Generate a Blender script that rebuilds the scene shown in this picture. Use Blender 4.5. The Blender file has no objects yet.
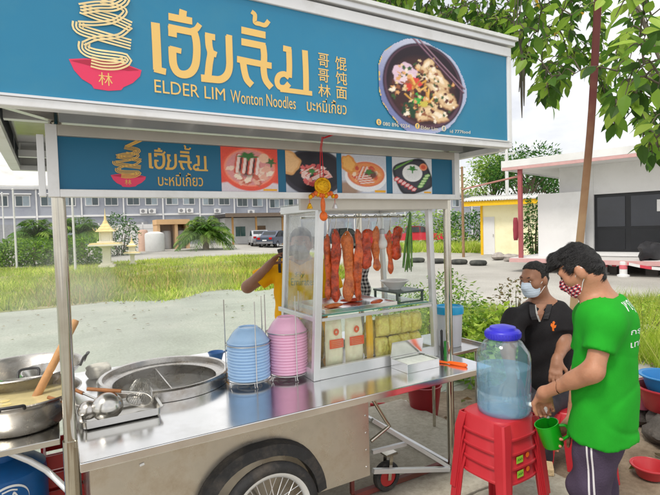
import bpy, math, random
import numpy as np
from mathutils import Vector, Matrix

random.seed(11)
RNG = np.random.default_rng(11)
scene = bpy.context.scene
COL = scene.collection
rad = math.radians

# ------------------------------------------------------------------ camera
W0, H0, FPX = 660.0, 495.0, 484.2175
YAW, PITCH, ROLL, CAMH = 1.04811809, 0.0394256689, -0.0288833907, 1.62
_f = Vector((math.cos(YAW) * math.cos(PITCH), math.sin(YAW) * math.cos(PITCH), -math.sin(PITCH)))
_r = _f.cross(Vector((0, 0, 1))).normalized()
_u = _r.cross(_f)
CR = _r * math.cos(ROLL) + _u * math.sin(ROLL)
CU = -_r * math.sin(ROLL) + _u * math.cos(ROLL)
CF = _f
CAM = Vector((0, 0, CAMH))
cam_data = bpy.data.cameras.new('camera')
cam = bpy.data.objects.new('camera', cam_data)
COL.objects.link(cam)
M = Matrix((CR, CU, -CF)).transposed().to_4x4()
M.translation = CAM
cam.matrix_world = M
cam_data.sensor_width = 36
cam_data.lens = 36 * FPX / W0
cam_data.clip_start = 0.05
cam_data.clip_end = 2000
scene.camera = cam
scene.render.resolution_x = 1024
scene.render.resolution_y = 768

# ------------------------------------------------------------------ sky, sun, exposure
SUN_EL, SUN_AZ = rad(58), rad(205)      # azimuth: direction the light comes FROM, ccw from +X
world = bpy.data.worlds.new('World')
scene.world = world
world.use_nodes = True
nt = world.node_tree
nt.nodes.clear()
out = nt.nodes.new('ShaderNodeOutputWorld')
bg = nt.nodes.new('ShaderNodeBackground')
sky = nt.nodes.new('ShaderNodeTexSky')
sky.sky_type = 'NISHITA'
sky.sun_disc = False
sky.sun_elevation = SUN_EL
sky.sun_rotation = math.pi / 2 - SUN_AZ
sky.air_density = 1.0
sky.dust_density = 2.0
tc = nt.nodes.new('ShaderNodeTexCoord')
mp = nt.nodes.new('ShaderNodeMapping')
mp.inputs['Scale'].default_value = (1.0, 1.0, 2.6)
nz = nt.nodes.new('ShaderNodeTexNoise')
nz.inputs['Scale'].default_value = 2.2
nz.inputs['Detail'].default_value = 7
nz.inputs['Roughness'].default_value = 0.58
rp = nt.nodes.new('ShaderNodeValToRGB')
rp.color_ramp.elements[0].position = 0.36
rp.color_ramp.elements[0].color = (5.6, 5.65, 5.95, 1)
rp.color_ramp.elements[1].position = 0.66
rp.color_ramp.elements[1].color = (9.9, 9.7, 9.2, 1)
mx = nt.nodes.new('ShaderNodeMix')
mx.data_type = 'RGBA'
mx.inputs[0].default_value = 0.88          # cloud cover
nt.links.new(tc.outputs['Generated'], mp.inputs['Vector'])
nt.links.new(mp.outputs['Vector'], nz.inputs['Vector'])
nt.links.new(nz.outputs['Fac'], rp.inputs['Fac'])
nt.links.new(sky.outputs[0], mx.inputs[6])
nt.links.new(rp.outputs[0], mx.inputs[7])
nt.links.new(mx.outputs[2], bg.inputs['Color'])
bg.inputs['Strength'].default_value = 0.10
nt.links.new(bg.outputs[0], out.inputs['Surface'])

sun_d = bpy.data.lights.new('sun', 'SUN')
sun_d.energy = 1.5
sun_d.angle = rad(14)
sun_d.color = (1.0, 0.94, 0.84)
sun = bpy.data.objects.new('sun', sun_d)
COL.objects.link(sun)
_sd = Vector((math.cos(SUN_AZ) * math.cos(SUN_EL), math.sin(SUN_AZ) * math.cos(SUN_EL), math.sin(SUN_EL)))
sun.rotation_euler = _sd.to_track_quat('Z', 'Y').to_euler()
sun.location = _sd * 40

scene.view_settings.view_transform = 'Standard'
scene.view_settings.look = 'None'
scene.view_settings.gamma = 1
scene.view_settings.exposure = 0.68
scene.view_settings.use_curve_mapping = False
scene.cycles.volume_bounces = 3


# ------------------------------------------------------------------ pixel helpers (a pixel gives a direction only)
def RAY(px, py):
    return CF + CR * ((px - W0 / 2) / FPX) - CU * ((py - H0 / 2) / FPX)


def OZ(px, py, h):
    d = RAY(px, py)
    return CAM + d * ((h - CAMH) / d.z)


def OY(px, py, Y):
    d = RAY(px, py)
    return CAM + d * (Y / d.y)


def OD(px, py, dist):
    return CAM + RAY(px, py) * dist


FH = Vector((math.cos(YAW), math.sin(YAW), 0))
RH = Vector((math.sin(YAW), -math.cos(YAW), 0))


def ground_h(x, y):
    """gentle rise of the ground towards the far left"""
    d = x * FH.x + y * FH.y
    if d < 20:
        return 0.0
    s = (x * RH.x + y * RH.y) / d
    k = min(1.0, max(0.0, (-0.02 - s) / 0.25))
    k = k * k * (3 - 2 * k)
    return k * 0.016 * min(d - 20, 45)


def BG(px, d):
    """ground point in image column px (taken at the horizon) at forward distance d"""
    s = (px - W0 / 2) / FPX
    p = FH * d + RH * (d * s)
    return Vector((p.x, p.y, ground_h(p.x, p.y)))


# ------------------------------------------------------------------ materials
MATS = {}


def srgb(r, g, b):
    def c(v):
        v /= 255.0
        return v / 12.92 if v <= 0.04045 else ((v + 0.055) / 1.055) ** 2.4
    return (c(r), c(g), c(b))


def mat(name, col, rough=0.5, metal=0.0, var=0.10, scale=6.0, bump=0.0, bscale=60.0, rvar=0.0, spec=0.5,
        trans=0.0, ior=1.45, coat=0.0, sub=0.0, emit=None, estr=0.0, dirt=None, dirt_amt=0.0, dscale=3.0, translucent=0.0):
    if name in MATS:
        return MATS[name]
    m = bpy.data.materials.new(name)
    m.use_nodes = True
    n = m.node_tree.nodes
    l = m.node_tree.links
    b = n['Principled BSDF']
    b.inputs['Roughness'].default_value = rough
    b.inputs['Metallic'].default_value = metal
    b.inputs['Specular IOR Level'].default_value = spec
    b.inputs['IOR'].default_value = ior
    b.inputs['Transmission Weight'].default_value = trans
    b.inputs['Coat Weight'].default_value = coat
    if sub:
        b.inputs['Subsurface Weight'].default_value = sub
        b.inputs['Subsurface Radius'].default_value = (0.01, 0.004, 0.002)
    if emit:
        b.inputs['Emission Color'].default_value = (*emit, 1)
        b.inputs['Emission Strength'].default_value = estr
    t = n.new('ShaderNodeTexCoord')
    no = n.new('ShaderNodeTexNoise')
    no.inputs['Scale'].default_value = scale
    no.inputs['Detail'].default_value = 5
    no.inputs['Roughness'].default_value = 0.6
    l.new(t.outputs['Object'], no.inputs['Vector'])
    r = n.new('ShaderNodeValToRGB')
    r.color_ramp.elements[0].position = 0.3
    r.color_ramp.elements[1].position = 0.7
    lo = [max(0, c * (1 - var)) for c in col]
    hi = [min(1, c * (1 + var)) for c in col]
    r.color_ramp.elements[0].color = (*lo, 1)
    r.color_ramp.elements[1].color = (*hi, 1)
    l.new(no.outputs['Fac'], r.inputs['Fac'])
    colout = r.outputs[0]
    if dirt:
        n2 = n.new('ShaderNodeTexNoise')
        n2.inputs['Scale'].default_value = dscale
        n2.inputs['Detail'].default_value = 8
        n2.inputs['Roughness'].default_value = 0.7
        l.new(t.outputs['Object'], n2.inputs['Vector'])
        rr = n.new('ShaderNodeValToRGB')
        rr.color_ramp.elements[0].position = 0.48
        rr.color_ramp.elements[1].position = 0.68
        rr.color_ramp.elements[0].color = (0, 0, 0, 1)
        rr.color_ramp.elements[1].color = (dirt_amt,) * 3 + (1,)
        l.new(n2.outputs['Fac'], rr.inputs['Fac'])
        mm = n.new('ShaderNodeMix')
        mm.data_type = 'RGBA'
        l.new(rr.outputs[0], mm.inputs[0])
        l.new(colout, mm.inputs[6])
        mm.inputs[7].default_value = (*dirt, 1)
        colout = mm.outputs[2]
    l.new(colout, b.inputs['Base Color'])
    if rvar:
        mr = n.new('ShaderNodeMapRange')
        mr.inputs['To Min'].default_value = max(0.02, rough - rvar)
        mr.inputs['To Max'].default_value = min(1, rough + rvar)
        n3 = n.new('ShaderNodeTexNoise')
        n3.inputs['Scale'].default_value = scale * 2.3
        n3.inputs['Detail'].default_value = 6
        l.new(t.outputs['Object'], n3.inputs['Vector'])
        l.new(n3.outputs['Fac'], mr.inputs['Value'])
        l.new(mr.outputs[0], b.inputs['Roughness'])
    if bump:
        nb = n.new('ShaderNodeTexNoise')
        nb.inputs['Scale'].default_value = bscale
        nb.inputs['Detail'].default_value = 5
        l.new(t.outputs['Object'], nb.inputs['Vector'])
        bp = n.new('ShaderNodeBump')
        bp.inputs['Strength'].default_value = bump
        bp.inputs['Distance'].default_value = 0.02
        l.new(nb.outputs['Fac'], bp.inputs['Height'])
        l.new(bp.outputs[0], b.inputs['Normal'])
    if translucent:
        tr = n.new('ShaderNodeBsdfTranslucent')
        l.new(colout, tr.inputs['Color'])
        ms = n.new('ShaderNodeMixShader')
        ms.inputs[0].default_value = translucent
        l.new(b.outputs[0], ms.inputs[1])
        l.new(tr.outputs[0], ms.inputs[2])
        l.new(ms.outputs[0], n['Material Output'].inputs['Surface'])
    MATS[name] = m
    return m


def glass_mat(name, tint=(0.96, 0.98, 0.97), refl=1.0, haze=0.0):
    """thin pane: clear with a fresnel reflection and a little dust"""
    if name in MATS:
        return MATS[name]
    m = bpy.data.materials.new(name)
    m.use_nodes = True
    n = m.node_tree.nodes
    l = m.node_tree.links
    n.remove(n['Principled BSDF'])
    tr = n.new('ShaderNodeBsdfTransparent')
    tr.inputs['Color'].default_value = (*tint, 1)
    gl = n.new('ShaderNodeBsdfGlossy')
    gl.inputs['Roughness'].default_value = 0.03
    fr = n.new('ShaderNodeLayerWeight')
    pw = n.new('ShaderNodeMath')
    pw.operation = 'POWER'
    pw.inputs[1].default_value = 4.5
    l.new(fr.outputs['Facing'], pw.inputs[0])
    mu = n.new('ShaderNodeMath')
    mu.operation = 'MULTIPLY_ADD'
    mu.inputs[1].default_value = 0.55 * refl
    mu.inputs[2].default_value = 0.025 * refl
    l.new(pw.outputs[0], mu.inputs[0])
    mi = n.new('ShaderNodeMixShader')
    l.new(mu.outputs[0], mi.inputs[0])
    l.new(tr.outputs[0], mi.inputs[1])
    l.new(gl.outputs[0], mi.inputs[2])
    last = mi.outputs[0]
    if haze:
        df = n.new('ShaderNodeBsdfDiffuse')
        df.inputs['Color'].default_value = (0.8, 0.8, 0.78, 1)
        t = n.new('ShaderNodeTexCoord')
        no = n.new('ShaderNodeTexNoise')
        no.inputs['Scale'].default_value = 9
        no.inputs['Detail'].default_value = 6
        l.new(t.outputs['Object'], no.inputs['Vector'])
        mr = n.new('ShaderNodeMapRange')
        mr.inputs['From Min'].default_value = 0.35
        mr.inputs['From Max'].default_value = 0.75
        mr.inputs['To Max'].default_value = haze
        l.new(no.outputs['Fac'], mr.inputs['Value'])
        m2 = n.new('ShaderNodeMixShader')
        l.new(mr.outputs[0], m2.inputs[0])
        l.new(last, m2.inputs[1])
        l.new(df.outputs[0], m2.inputs[2])
        last = m2.outputs[0]
    l.new(last, n['Material Output'].inputs['Surface'])
    MATS[name] = m
    return m


def vcol_mat(name, rough=0.45, spec=0.4, translucent=0.0):
    if name in MATS:
        return MATS[name]
    m = bpy.data.materials.new(name)
    m.use_nodes = True
    n = m.node_tree.nodes
    l = m.node_tree.links
    b = n['Principled BSDF']
    b.inputs['Roughness'].default_value = rough
    b.inputs['Specular IOR Level'].default_value = spec
    a = n.new('ShaderNodeAttribute')
    a.attribute_name = 'Col'
    l.new(a.outputs['Color'], b.inputs['Base Color'])
    if translucent:
        tr = n.new('ShaderNodeBsdfTranslucent')
        l.new(a.outputs['Color'], tr.inputs['Color'])
        ms = n.new('ShaderNodeMixShader')
        ms.inputs[0].default_value = translucent
        l.new(b.outputs[0], ms.inputs[1])
        l.new(tr.outputs[0], ms.inputs[2])
        l.new(ms.outputs[0], n['Material Output'].inputs['Surface'])
    MATS[name] = m
    return m


STEEL = mat('stainless', (0.62, 0.61, 0.58), rough=0.22, metal=1.0, var=0.08, scale=3, rvar=0.10, dirt=(0.35, 0.30, 0.22), dirt_amt=0.25, dscale=5)
STEEL_TOP = mat('stainless_counter', (0.82, 0.82, 0.82), rough=0.17, metal=1.0, var=0.06, scale=3, rvar=0.07, bump=0.015, bscale=5, dirt=(0.45, 0.42, 0.36), dirt_amt=0.22, dscale=4)
STEEL_POT = mat('stainless_pot', (0.58, 0.56, 0.53), rough=0.25, metal=1.0, var=0.12, scale=9, rvar=0.12, dirt=(0.25, 0.18, 0.11), dirt_amt=0.5, dscale=7)
STEEL_BODY = mat('stainless_worn', (0.57, 0.53, 0.47), rough=0.31, metal=0.9, var=0.14, scale=5, rvar=0.14, bump=0.03, bscale=4, dirt=(0.30, 0.21, 0.12), dirt_amt=0.5, dscale=5)
TUBE = mat('steel_tube', (0.54, 0.51, 0.44), rough=0.12, metal=1.0, var=0.05, scale=12, rvar=0.05, dirt=(0.34, 0.26, 0.16), dirt_amt=0.15, dscale=9)
ALU = mat('aluminium', (0.72, 0.73, 0.74), rough=0.35, metal=0.55, var=0.05, scale=6, rvar=0.08)
WHITE_FRAME = mat('white_frame', (0.78, 0.79, 0.80), rough=0.35, var=0.04, scale=4, dirt=(0.5, 0.48, 0.43), dirt_amt=0.35, dscale=6)
RUBBER = mat('rubber', (0.025, 0.025, 0.026), rough=0.75, var=0.25, scale=14, bump=0.2, bscale=90, dirt=(0.16, 0.13, 0.10), dirt_amt=0.4, dscale=8)
BLACKP = mat('black_plastic', (0.02, 0.02, 0.022), rough=0.4, var=0.15)
GOLD = mat('print_gold', srgb(234, 194, 114), rough=0.45, var=0.03)
GOLD2 = mat('print_ochre', srgb(222, 176, 88), rough=0.45, var=0.03)
TEAL = mat('print_teal', srgb(38, 126, 164), rough=0.33, var=0.08, scale=1.2, spec=0.5, rvar=.08, bump=.10, bscale=2.2, dirt=srgb(66, 136, 160), dirt_amt=.35, dscale=2.5)
TEAL2 = mat('print_teal_small', srgb(26, 104, 140), rough=0.40, var=0.04, scale=1.5, spec=0.4)
PINKP = mat('print_pink', srgb(226, 58, 98), rough=0.45, var=0.03)
PINKD = mat('print_crimson', srgb(176, 36, 66), rough=0.45, var=0.03)
GLASS = glass_mat('cabinet_glass', haze=0.05)
GLASS_SIDE = glass_mat('side_glass', refl=1.5, haze=0.42)  # dust, plus heavy diffuse haze painted in place of reflected clutter
VCOL = vcol_mat('printed_photo')


# ------------------------------------------------------------------ mesh builder
WM = {}      # world matrices of roots


class MB:
    def __init__(s):
        s.v = []
        s.f = []
        s.c = None

    def add(s, vs, fs):
        o = len(s.v)
        s.v += [tuple(v) for v in vs]
        s.f += [tuple(i + o for i in f) for f in fs]
        return s

    def box(s, x0, x1, y0, y1, z0, z1):
        vs = [(x, y, z) for z in (z0, z1) for y in (y0, y1) for x in (x0, x1)]
        return s.add(vs, [(0, 2, 3, 1), (4, 5, 7, 6), (0, 1, 5, 4), (2, 6, 7, 3), (0, 4, 6, 2), (1, 3, 7, 5)])

    def obox(s, c, size, m=None):
        m = m or Matrix.Identity(3)
        c = Vector(c)
        hx, hy, hz = [k / 2 for k in size]
        vs = [c + m @ Vector((x, y, z)) for z in (-hz, hz) for y in (-hy, hy) for x in (-hx, hx)]
        return s.add(vs, [(0, 2, 3, 1), (4, 5, 7, 6), (0, 1, 5, 4), (2, 6, 7, 3), (0, 4, 6, 2), (1, 3, 7, 5)])

    def beam(s, p, q, w, h=None, up=(0, 0, 1)):
        p, q = Vector(p), Vector(q)
        h = h or w
        d = (q - p).normalized()
        up = Vector(up)
        if abs(d.dot(up)) > 0.99:
            up = Vector((0, 1, 0))
        a = d.cross(up).normalized()
        b = a.cross(d)
        m = Matrix((a, d, b)).transposed()
        return s.obox((p + q) / 2, (w, (q - p).length, h), m)

    def tube(s, pts, r, n=8, closed=False, cap=True):
        pts = [Vector(p) for p in pts]
        k = len(pts)
        rs = r if isinstance(r, (list, tuple)) else [r] * k
        rings = []
        t0 = (pts[1] - pts[0]).normalized()
        a = t0.orthogonal().normalized()
        for i in range(k):
            if closed:
                t = (pts[(i + 1) % k] - pts[i - 1]).normalized()
            elif i == 0:
                t = t0
            elif i == k - 1:
                t = (pts[-1] - pts[-2]).normalized()
            else:
                t = ((pts[i + 1] - pts[i]).normalized() + (pts[i] - pts[i - 1]).normalized())
                t = t.normalized() if t.length > 1e-6 else (pts[i + 1] - pts[i]).normalized()
            a = (a - t * a.dot(t))
            a = a.normalized() if a.length > 1e-6 else t.orthogonal().normalized()
            b = t.cross(a)
            rings.append([pts[i] + (a * math.cos(2 * math.pi * j / n) + b * math.sin(2 * math.pi * j / n)) * rs[i] for j in range(n)])
        vs = [v for rg in rings for v in rg]
        fs = []
        for i in range(k if closed else k - 1):
            i2 = (i + 1) % k
            for j in range(n):
                j2 = (j + 1) % n
                fs.append((i * n + j, i * n + j2, i2 * n + j2, i2 * n + j))
        if cap and not closed:
            fs.append(tuple(reversed(range(n))))
            fs.append(tuple((k - 1) * n + j for j in range(n)))
        return s.add(vs, fs)

    def lathe(s, prof, c=(0, 0, 0), n=32, m=None):
        c = Vector(c)
        m = m or Matrix.Identity(3)
        vs, fs = [], []
        idx = []
        for r, z in prof:
            if r < 1e-6:
                idx.append([len(vs)] * n)
                vs.append(c + m @ Vector((0, 0, z)))
            else:
                idx.append(list(range(len(vs), len(vs) + n)))
                vs += [c + m @ Vector((r * math.cos(2 * math.pi * j / n), r * math.sin(2 * math.pi * j / n), z)) for j in range(n)]
        for i in range(len(prof) - 1):
            for j in range(n):
                j2 = (j + 1) % n
                f = [idx[i][j], idx[i][j2], idx[i + 1][j2], idx[i + 1][j]]
                g = []
                for q in f:
                    if q not in g:
                        g.append(q)
                if len(g) > 2:
                    fs.append(tuple(g))
        return s.add(vs, fs)

    def ell(s, c, r, n=16, k=10, m=None):
        m = m or Matrix.Identity(3)
        prof = [(math.sin(math.pi * i / k), -math.cos(math.pi * i / k)) for i in range(k + 1)]
        prof[0] = (0, -1)
        prof[-1] = (0, 1)
        return s.lathe(prof, c, n, m @ Matrix.Diagonal(Vector(r)))

    def prism(s, poly, off):
        off = Vector(off)
        poly = [Vector(p) for p in poly]
        k = len(poly)
        fs = [tuple(range(k)), tuple(reversed(range(k, 2 * k)))]
        for i in range(k):
            j = (i + 1) % k
            fs.append((j, i, k + i, k + j))
        return s.add(poly + [p + off for p in poly], fs)

    def stroke(s, pts, w, fn):
        """flat ribbon of width w along 2D points, mapped to 3D by fn(u, v)"""
        pts = [Vector(p) for p in pts]
        ws = w if isinstance(w, (list, tuple)) else [w] * len(pts)
        L, R_ = [], []
        for i, p in enumerate(pts):
            if i == 0:
                t = (pts[1] - p).normalized()
                k = 1
            elif i == len(pts) - 1:
                t = (p - pts[-2]).normalized()
                k = 1
            else:
                a = (pts[i + 1] - p).normalized()
                b = (p - pts[i - 1]).normalized()
                t = (a + b).normalized() if (a + b).length > 1e-5 else a
                k = 1 / max(0.5, math.sqrt(max(0.0, (1 + a.dot(b)) / 2)))
            nn = Vector((-t.y, t.x)) * (ws[i] / 2 * k)
            L.append(p + nn)
            R_.append(p - nn)
        vs = [fn(*q) for q in L] + [fn(*q) for q in R_]
        n = len(pts)
        return s.add(vs, [(i, i + 1, n + i + 1, n + i) for i in range(n - 1)])

    def mesh(s, name, smooth=None):
        me = bpy.data.meshes.new(name)
        me.from_pydata(s.v, [], s.f)
        me.validate()
        if smooth is not None:
            me.polygons.foreach_set('use_smooth', [True] * len(me.polygons))
            if smooth < 180:
                me.set_sharp_from_angle(angle=rad(smooth))
        if s.c is not None:
            ca = me.color_attributes.new('Col', 'FLOAT_COLOR', 'POINT')
            ca.data.foreach_set('color', np.asarray(s.c, dtype=np.float32).ravel())
        me.update()
        return me

    def build(s, name, m, parent=None, smooth=None, bevel=0, local=False, label=None, cat=None, group=None, kind=None, sub=0):
        me = s.mesh(name, smooth)
        return obj(name, me, m, parent, bevel, local, label, cat, group, kind, sub)


def obj(name, me, m, parent=None, bevel=0, local=False, label=None, cat=None, group=None, kind=None, sub=0):
    if m is not None and not me.materials:
        me.materials.append(m)
    o = bpy.data.objects.new(name, me)
    COL.objects.link(o)
    if parent is not None:
        o.parent = parent
        if not local and parent.name in WM:
            o.matrix_parent_inverse = WM[parent.name].inverted()
    if bevel:
        bv = o.modifiers.new('Bevel', 'BEVEL')
        bv.width = bevel
        bv.segments = 2
        bv.limit_method = 'ANGLE'
        bv.angle_limit = rad(40)
    if sub:
        sb = o.modifiers.new('Subdivision', 'SUBSURF')
        sb.levels = sb.render_levels = sub
    tag(o, label, cat, group, kind)
    return o


def tag(o, label=None, cat=None, group=None, kind=None):
    if label:
        o['label'] = label
    if cat:
        o['category'] = cat
    if group:
        o['group'] = group
    if kind:
        o['kind'] = kind
    return o


def root(name, loc, label, cat, group=None, rotz=0.0):
    o = bpy.data.objects.new(name, None)
    COL.objects.link(o)
    o.empty_display_size = 0.1
    o.location = loc
    o.rotation_euler = (0, 0, rotz)
    WM[o.name] = Matrix.Translation(Vector(loc)) @ Matrix.Rotation(rotz, 4, 'Z')
    return tag(o, label, cat, group)


def dup(o, parent=None):
    c = o.copy()
    COL.objects.link(c)
    if parent is not None:
        c.parent = parent
    for ch in [x for x in bpy.data.objects if x.parent == o]:
        dup(ch, c)
    return c


def arc(c, r, a0, a1, n, plane='xz'):
    pts = []
    for i in range(n + 1):
        a = a0 + (a1 - a0) * i / n
        x, y = r * math.cos(a), r * math.sin(a)
        pts.append(Vector(c) + (Vector((x, 0, y)) if plane == 'xz' else Vector((x, y, 0)) if plane == 'xy' else Vector((0, x, y))))
    return pts


_TXT = {}


def text2d(s, bold=0.0):
    """vertices and faces of a line of text in its own plane, plus bounds"""
    key = (s, bold)
    if key in _TXT:
        return _TXT[key]
    cu = bpy.data.curves.new('txt', 'FONT')
    cu.body = s
    cu.offset = bold
    cu.resolution_u = 3
    o = bpy.data.objects.new('txt', cu)
    COL.objects.link(o)
    dg = bpy.context.evaluated_depsgraph_get()
    me = o.evaluated_get(dg).to_mesh()
    vs = [(v.co.x, v.co.y) for v in me.vertices]
    fs = [tuple(p.vertices) for p in me.polygons]
    o.evaluated_get(dg).to_mesh_clear()
    bpy.data.objects.remove(o)
    bpy.data.curves.remove(cu)
    if not vs:
        vs = [(0, 0), (1, 0), (1, 1)]
        fs = []
    xs = [v[0] for v in vs]
    ys = [v[1] for v in vs]
    _TXT[key] = (vs, fs, min(xs), max(xs), min(ys), max(ys))
    return _TXT[key]


def put_text(mb, s, u0, v0, u1, v1, fn, bold=0.0, shear=0.0):
    """fit the text into the rectangle (u0,v0)-(u1,v1) of a plane given by fn(u, v)"""
    vs, fs, xa, xb, ya, yb = text2d(s, bold)
    P = []
    for x, y in vs:
        a = (x - xa) / (xb - xa)
        b = (y - ya) / max(1e-6, (yb - ya))
        P.append(fn(u0 + (u1 - u0) * a, v0 + (v1 - v0) * b + shear * a))
    return mb.add(P, fs)


# ---- flat printed pictures: a fine sheet of coloured points
def paint_grid(nu, nv, corner_fn, painter, name, parent, m=None):
    """corner_fn(u, v) -> 3D point, u,v in 0..1; painter(U, V) -> rgb (N,3) linear, mask (N)"""
    U, V = np.meshgrid(np.linspace(0, 1, nu), np.linspace(0, 1, nv))
    rgb, mask = painter(U.ravel(), V.ravel())
    vs = [corner_fn(u, v) for u, v in zip(U.ravel(), V.ravel())]
    fs = []
    for j in range(nv - 1):
        for i in range(nu - 1):
            a = j * nu + i
            if mask is None or (mask[a] and mask[a + 1] and mask[a + nu] and mask[a + nu + 1]):
                fs.append((a, a + 1, a + nu + 1, a + nu))
    mb = MB()
    mb.v = [tuple(v) for v in vs]
    mb.f = fs
    mb.c = np.concatenate([rgb, np.ones((len(rgb), 1))], 1)
    me = bpy.data.meshes.new(name)
    me.from_pydata(mb.v, [], mb.f)
    ca = me.color_attributes.new('Col', 'FLOAT_COLOR', 'POINT')
    ca.data.foreach_set('color', mb.c.astype(np.float32).ravel())
    return obj(name, me, m or VCOL, parent)


class Canvas:
    def __init__(s, U, V, base):
        s.U, s.V = U, V
        s.c = np.tile(np.array(srgb(*base)), (len(U), 1))

    def _mix(s, a, col):
        a = np.clip(a, 0, 1)[:, None]
        s.c = s.c * (1 - a) + np.array(srgb(*col)) * a

    def ell(s, cx, cy, rx, ry, col, rot=0, soft=0.06, wob=0.0, ph=0.0):
        x, y = s.U - cx, s.V - cy
        c, n = math.cos(rot), math.sin(rot)
        X, Y = (x * c + y * n) / rx, (-x * n + y * c) / ry
        d = np.sqrt(X * X + Y * Y)
        if wob:
            d = d * (1 + wob * np.sin(5 * np.arctan2(Y, X) + ph) + wob * 0.6 * np.sin(9 * np.arctan2(Y, X) + 2 * ph))
        s._mix((1 - d) / soft + 0.5, col)
        return s

    def seg(s, x0, y0, x1, y1, w, col, soft=0.008):
        dx, dy = x1 - x0, y1 - y0
        t = np.clip(((s.U - x0) * dx + (s.V - y0) * dy) / (dx * dx + dy * dy), 0, 1)
        d = np.hypot(s.U - x0 - t * dx, s.V - y0 - t * dy)
        s._mix((w / 2 - d) / soft + 0.5, col)
        return s

    def rect(s, x0, y0, x1, y1, col):
        m = (s.U > x0) & (s.U < x1) & (s.V > y0) & (s.V < y1)
        s._mix(m.astype(float), col)
        return s

    def grain(s, a, rng):
        k = 1 + a * (rng.random(len(s.U)) - 0.5)
        s.c = np.clip(s.c * k[:, None], 0, 1)
        return s
# ================================================================== GROUND
def ground_material(name, c1, c2, c3, s1=0.35, s2=3.0, bump=0.25, rough=0.9, crack=0.0):
    m = bpy.data.materials.new(name)
    m.use_nodes = True
    n = m.node_tree.nodes
    l = m.node_tree.links
    b = n['Principled BSDF']
    b.inputs['Roughness'].default_value = rough
    b.inputs['Specular IOR Level'].default_value = 0.3
    t = n.new('ShaderNodeTexCoord')
    a = n.new('ShaderNodeTexNoise')
    a.inputs['Scale'].default_value = s1
    a.inputs['Detail'].default_value = 9
    a.inputs['Roughness'].default_value = 0.68
    l.new(t.outputs['Object'], a.inputs['Vector'])
    r = n.new('ShaderNodeValToRGB')
    e = r.color_ramp.elements
    e[0].position, e[0].color = 0.34, (*c1, 1)
    e[1].position, e[1].color = 0.66, (*c3, 1)
    k = e.new(0.5)
    k.color = (*c2, 1)
    l.new(a.outputs['Fac'], r.inputs['Fac'])
    q = n.new('ShaderNodeTexNoise')
    q.inputs['Scale'].default_value = s2 * 9
    q.inputs['Detail'].default_value = 6
    q.inputs['Roughness'].default_value = 0.75
    l.new(t.outputs['Object'], q.inputs['Vector'])
    rr = n.new('ShaderNodeValToRGB')
    rr.color_ramp.elements[0].position, rr.color_ramp.elements[0].color = 0.3, (0.62, 0.60, 0.56, 1)
    rr.color_ramp.elements[1].position, rr.color_ramp.elements[1].color = 0.62, (1.06, 1.06, 1.06, 1)
    l.new(q.outputs['Fac'], rr.inputs['Fac'])
    mm = n.new('ShaderNodeMix')
    mm.data_type = 'RGBA'
    mm.blend_type = 'MULTIPLY'
    mm.inputs[0].default_value = 0.75
    l.new(r.outputs[0], mm.inputs[6])
    l.new(rr.outputs[0], mm.inputs[7])
    l.new(mm.outputs[2], b.inputs['Base Color'])
    bp = n.new('ShaderNodeBump')
    bp.inputs['Strength'].default_value = bump
    bp.inputs['Distance'].default_value = 0.02
    l.new(q.outputs['Fac'], bp.inputs['Height'])
    l.new(bp.outputs[0], b.inputs['Normal'])
    return m


G_BASE = ground_material('pale_concrete', (0.36, 0.35, 0.32), (0.44, 0.43, 0.40), (0.52, 0.51, 0.47), s1=0.22)
G_YARD = ground_material('greenish_concrete', (0.31, 0.34, 0.29), (0.38, 0.42, 0.36), (0.45, 0.47, 0.41), s1=0.5)
G_DIRT = ground_material('trodden_dirt', (0.15, 0.11, 0.075), (0.27, 0.21, 0.15), (0.40, 0.34, 0.26), s1=1.3, bump=0.5)
G_GRASS = ground_material('grassy_soil', (0.16, 0.20, 0.06), (0.26, 0.28, 0.10), (0.42, 0.38, 0.24), s1=0.6)
G_SLAB = ground_material('slab_concrete', (0.36, 0.33, 0.27), (0.45, 0.42, 0.35), (0.53, 0.50, 0.43), s1=1.6, bump=0.35)


def gsheet(name, c, nu, nv, dz, m, kind='structure', ragged=0.0):
    c = [Vector((p[0], p[1])) for p in c]
    vs, fs = [], []
    for j in range(nv + 1):
        for i in range(nu + 1):
            u, v = i / nu, j / nv
            p = (c[0] * (1 - u) + c[1] * u) * (1 - v) + (c[3] * (1 - u) + c[2] * u) * v
            if ragged and (i in (0, nu) or j in (0, nv)):
                p = p + Vector((random.uniform(-1, 1), random.uniform(-1, 1))) * ragged
            vs.append((p.x, p.y, ground_h(p.x, p.y) + dz))
    for j in range(nv):
        for i in range(nu):
            a = j * (nu + 1) + i
            fs.append((a, a + 1, a + nu + 2, a + nu + 1))
    return MB().add(vs, fs).build(name, m, kind=kind)


def ground_base():
    ds = [-12, -6, 0, 5, 10, 15, 20, 22, 25, 28, 32, 36, 40, 45, 50, 55, 60, 65, 70, 90, 130, 200, 320, 500]
    ss = [-1.6, -1.2, -.9, -.7, -.6, -.5, -.42, -.36, -.3, -.26, -.22, -.18, -.14, -.1, -.06, -.02, .1, .3, .6, .9, 1.2, 1.6]
    vs, fs = [], []
    for d in ds:
        for s in ss:
            w = max(abs(d), 25)
            p = FH * d + RH * (w * s)
            vs.append((p.x, p.y, ground_h(p.x, p.y)))
    k = len(ss)
    for j in range(len(ds) - 1):
        for i in range(k - 1):
            a = j * k + i
            fs.append((a, a + 1, a + k + 1, a + k))
    MB().add(vs, fs).build('ground', G_BASE, kind='structure')


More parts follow.
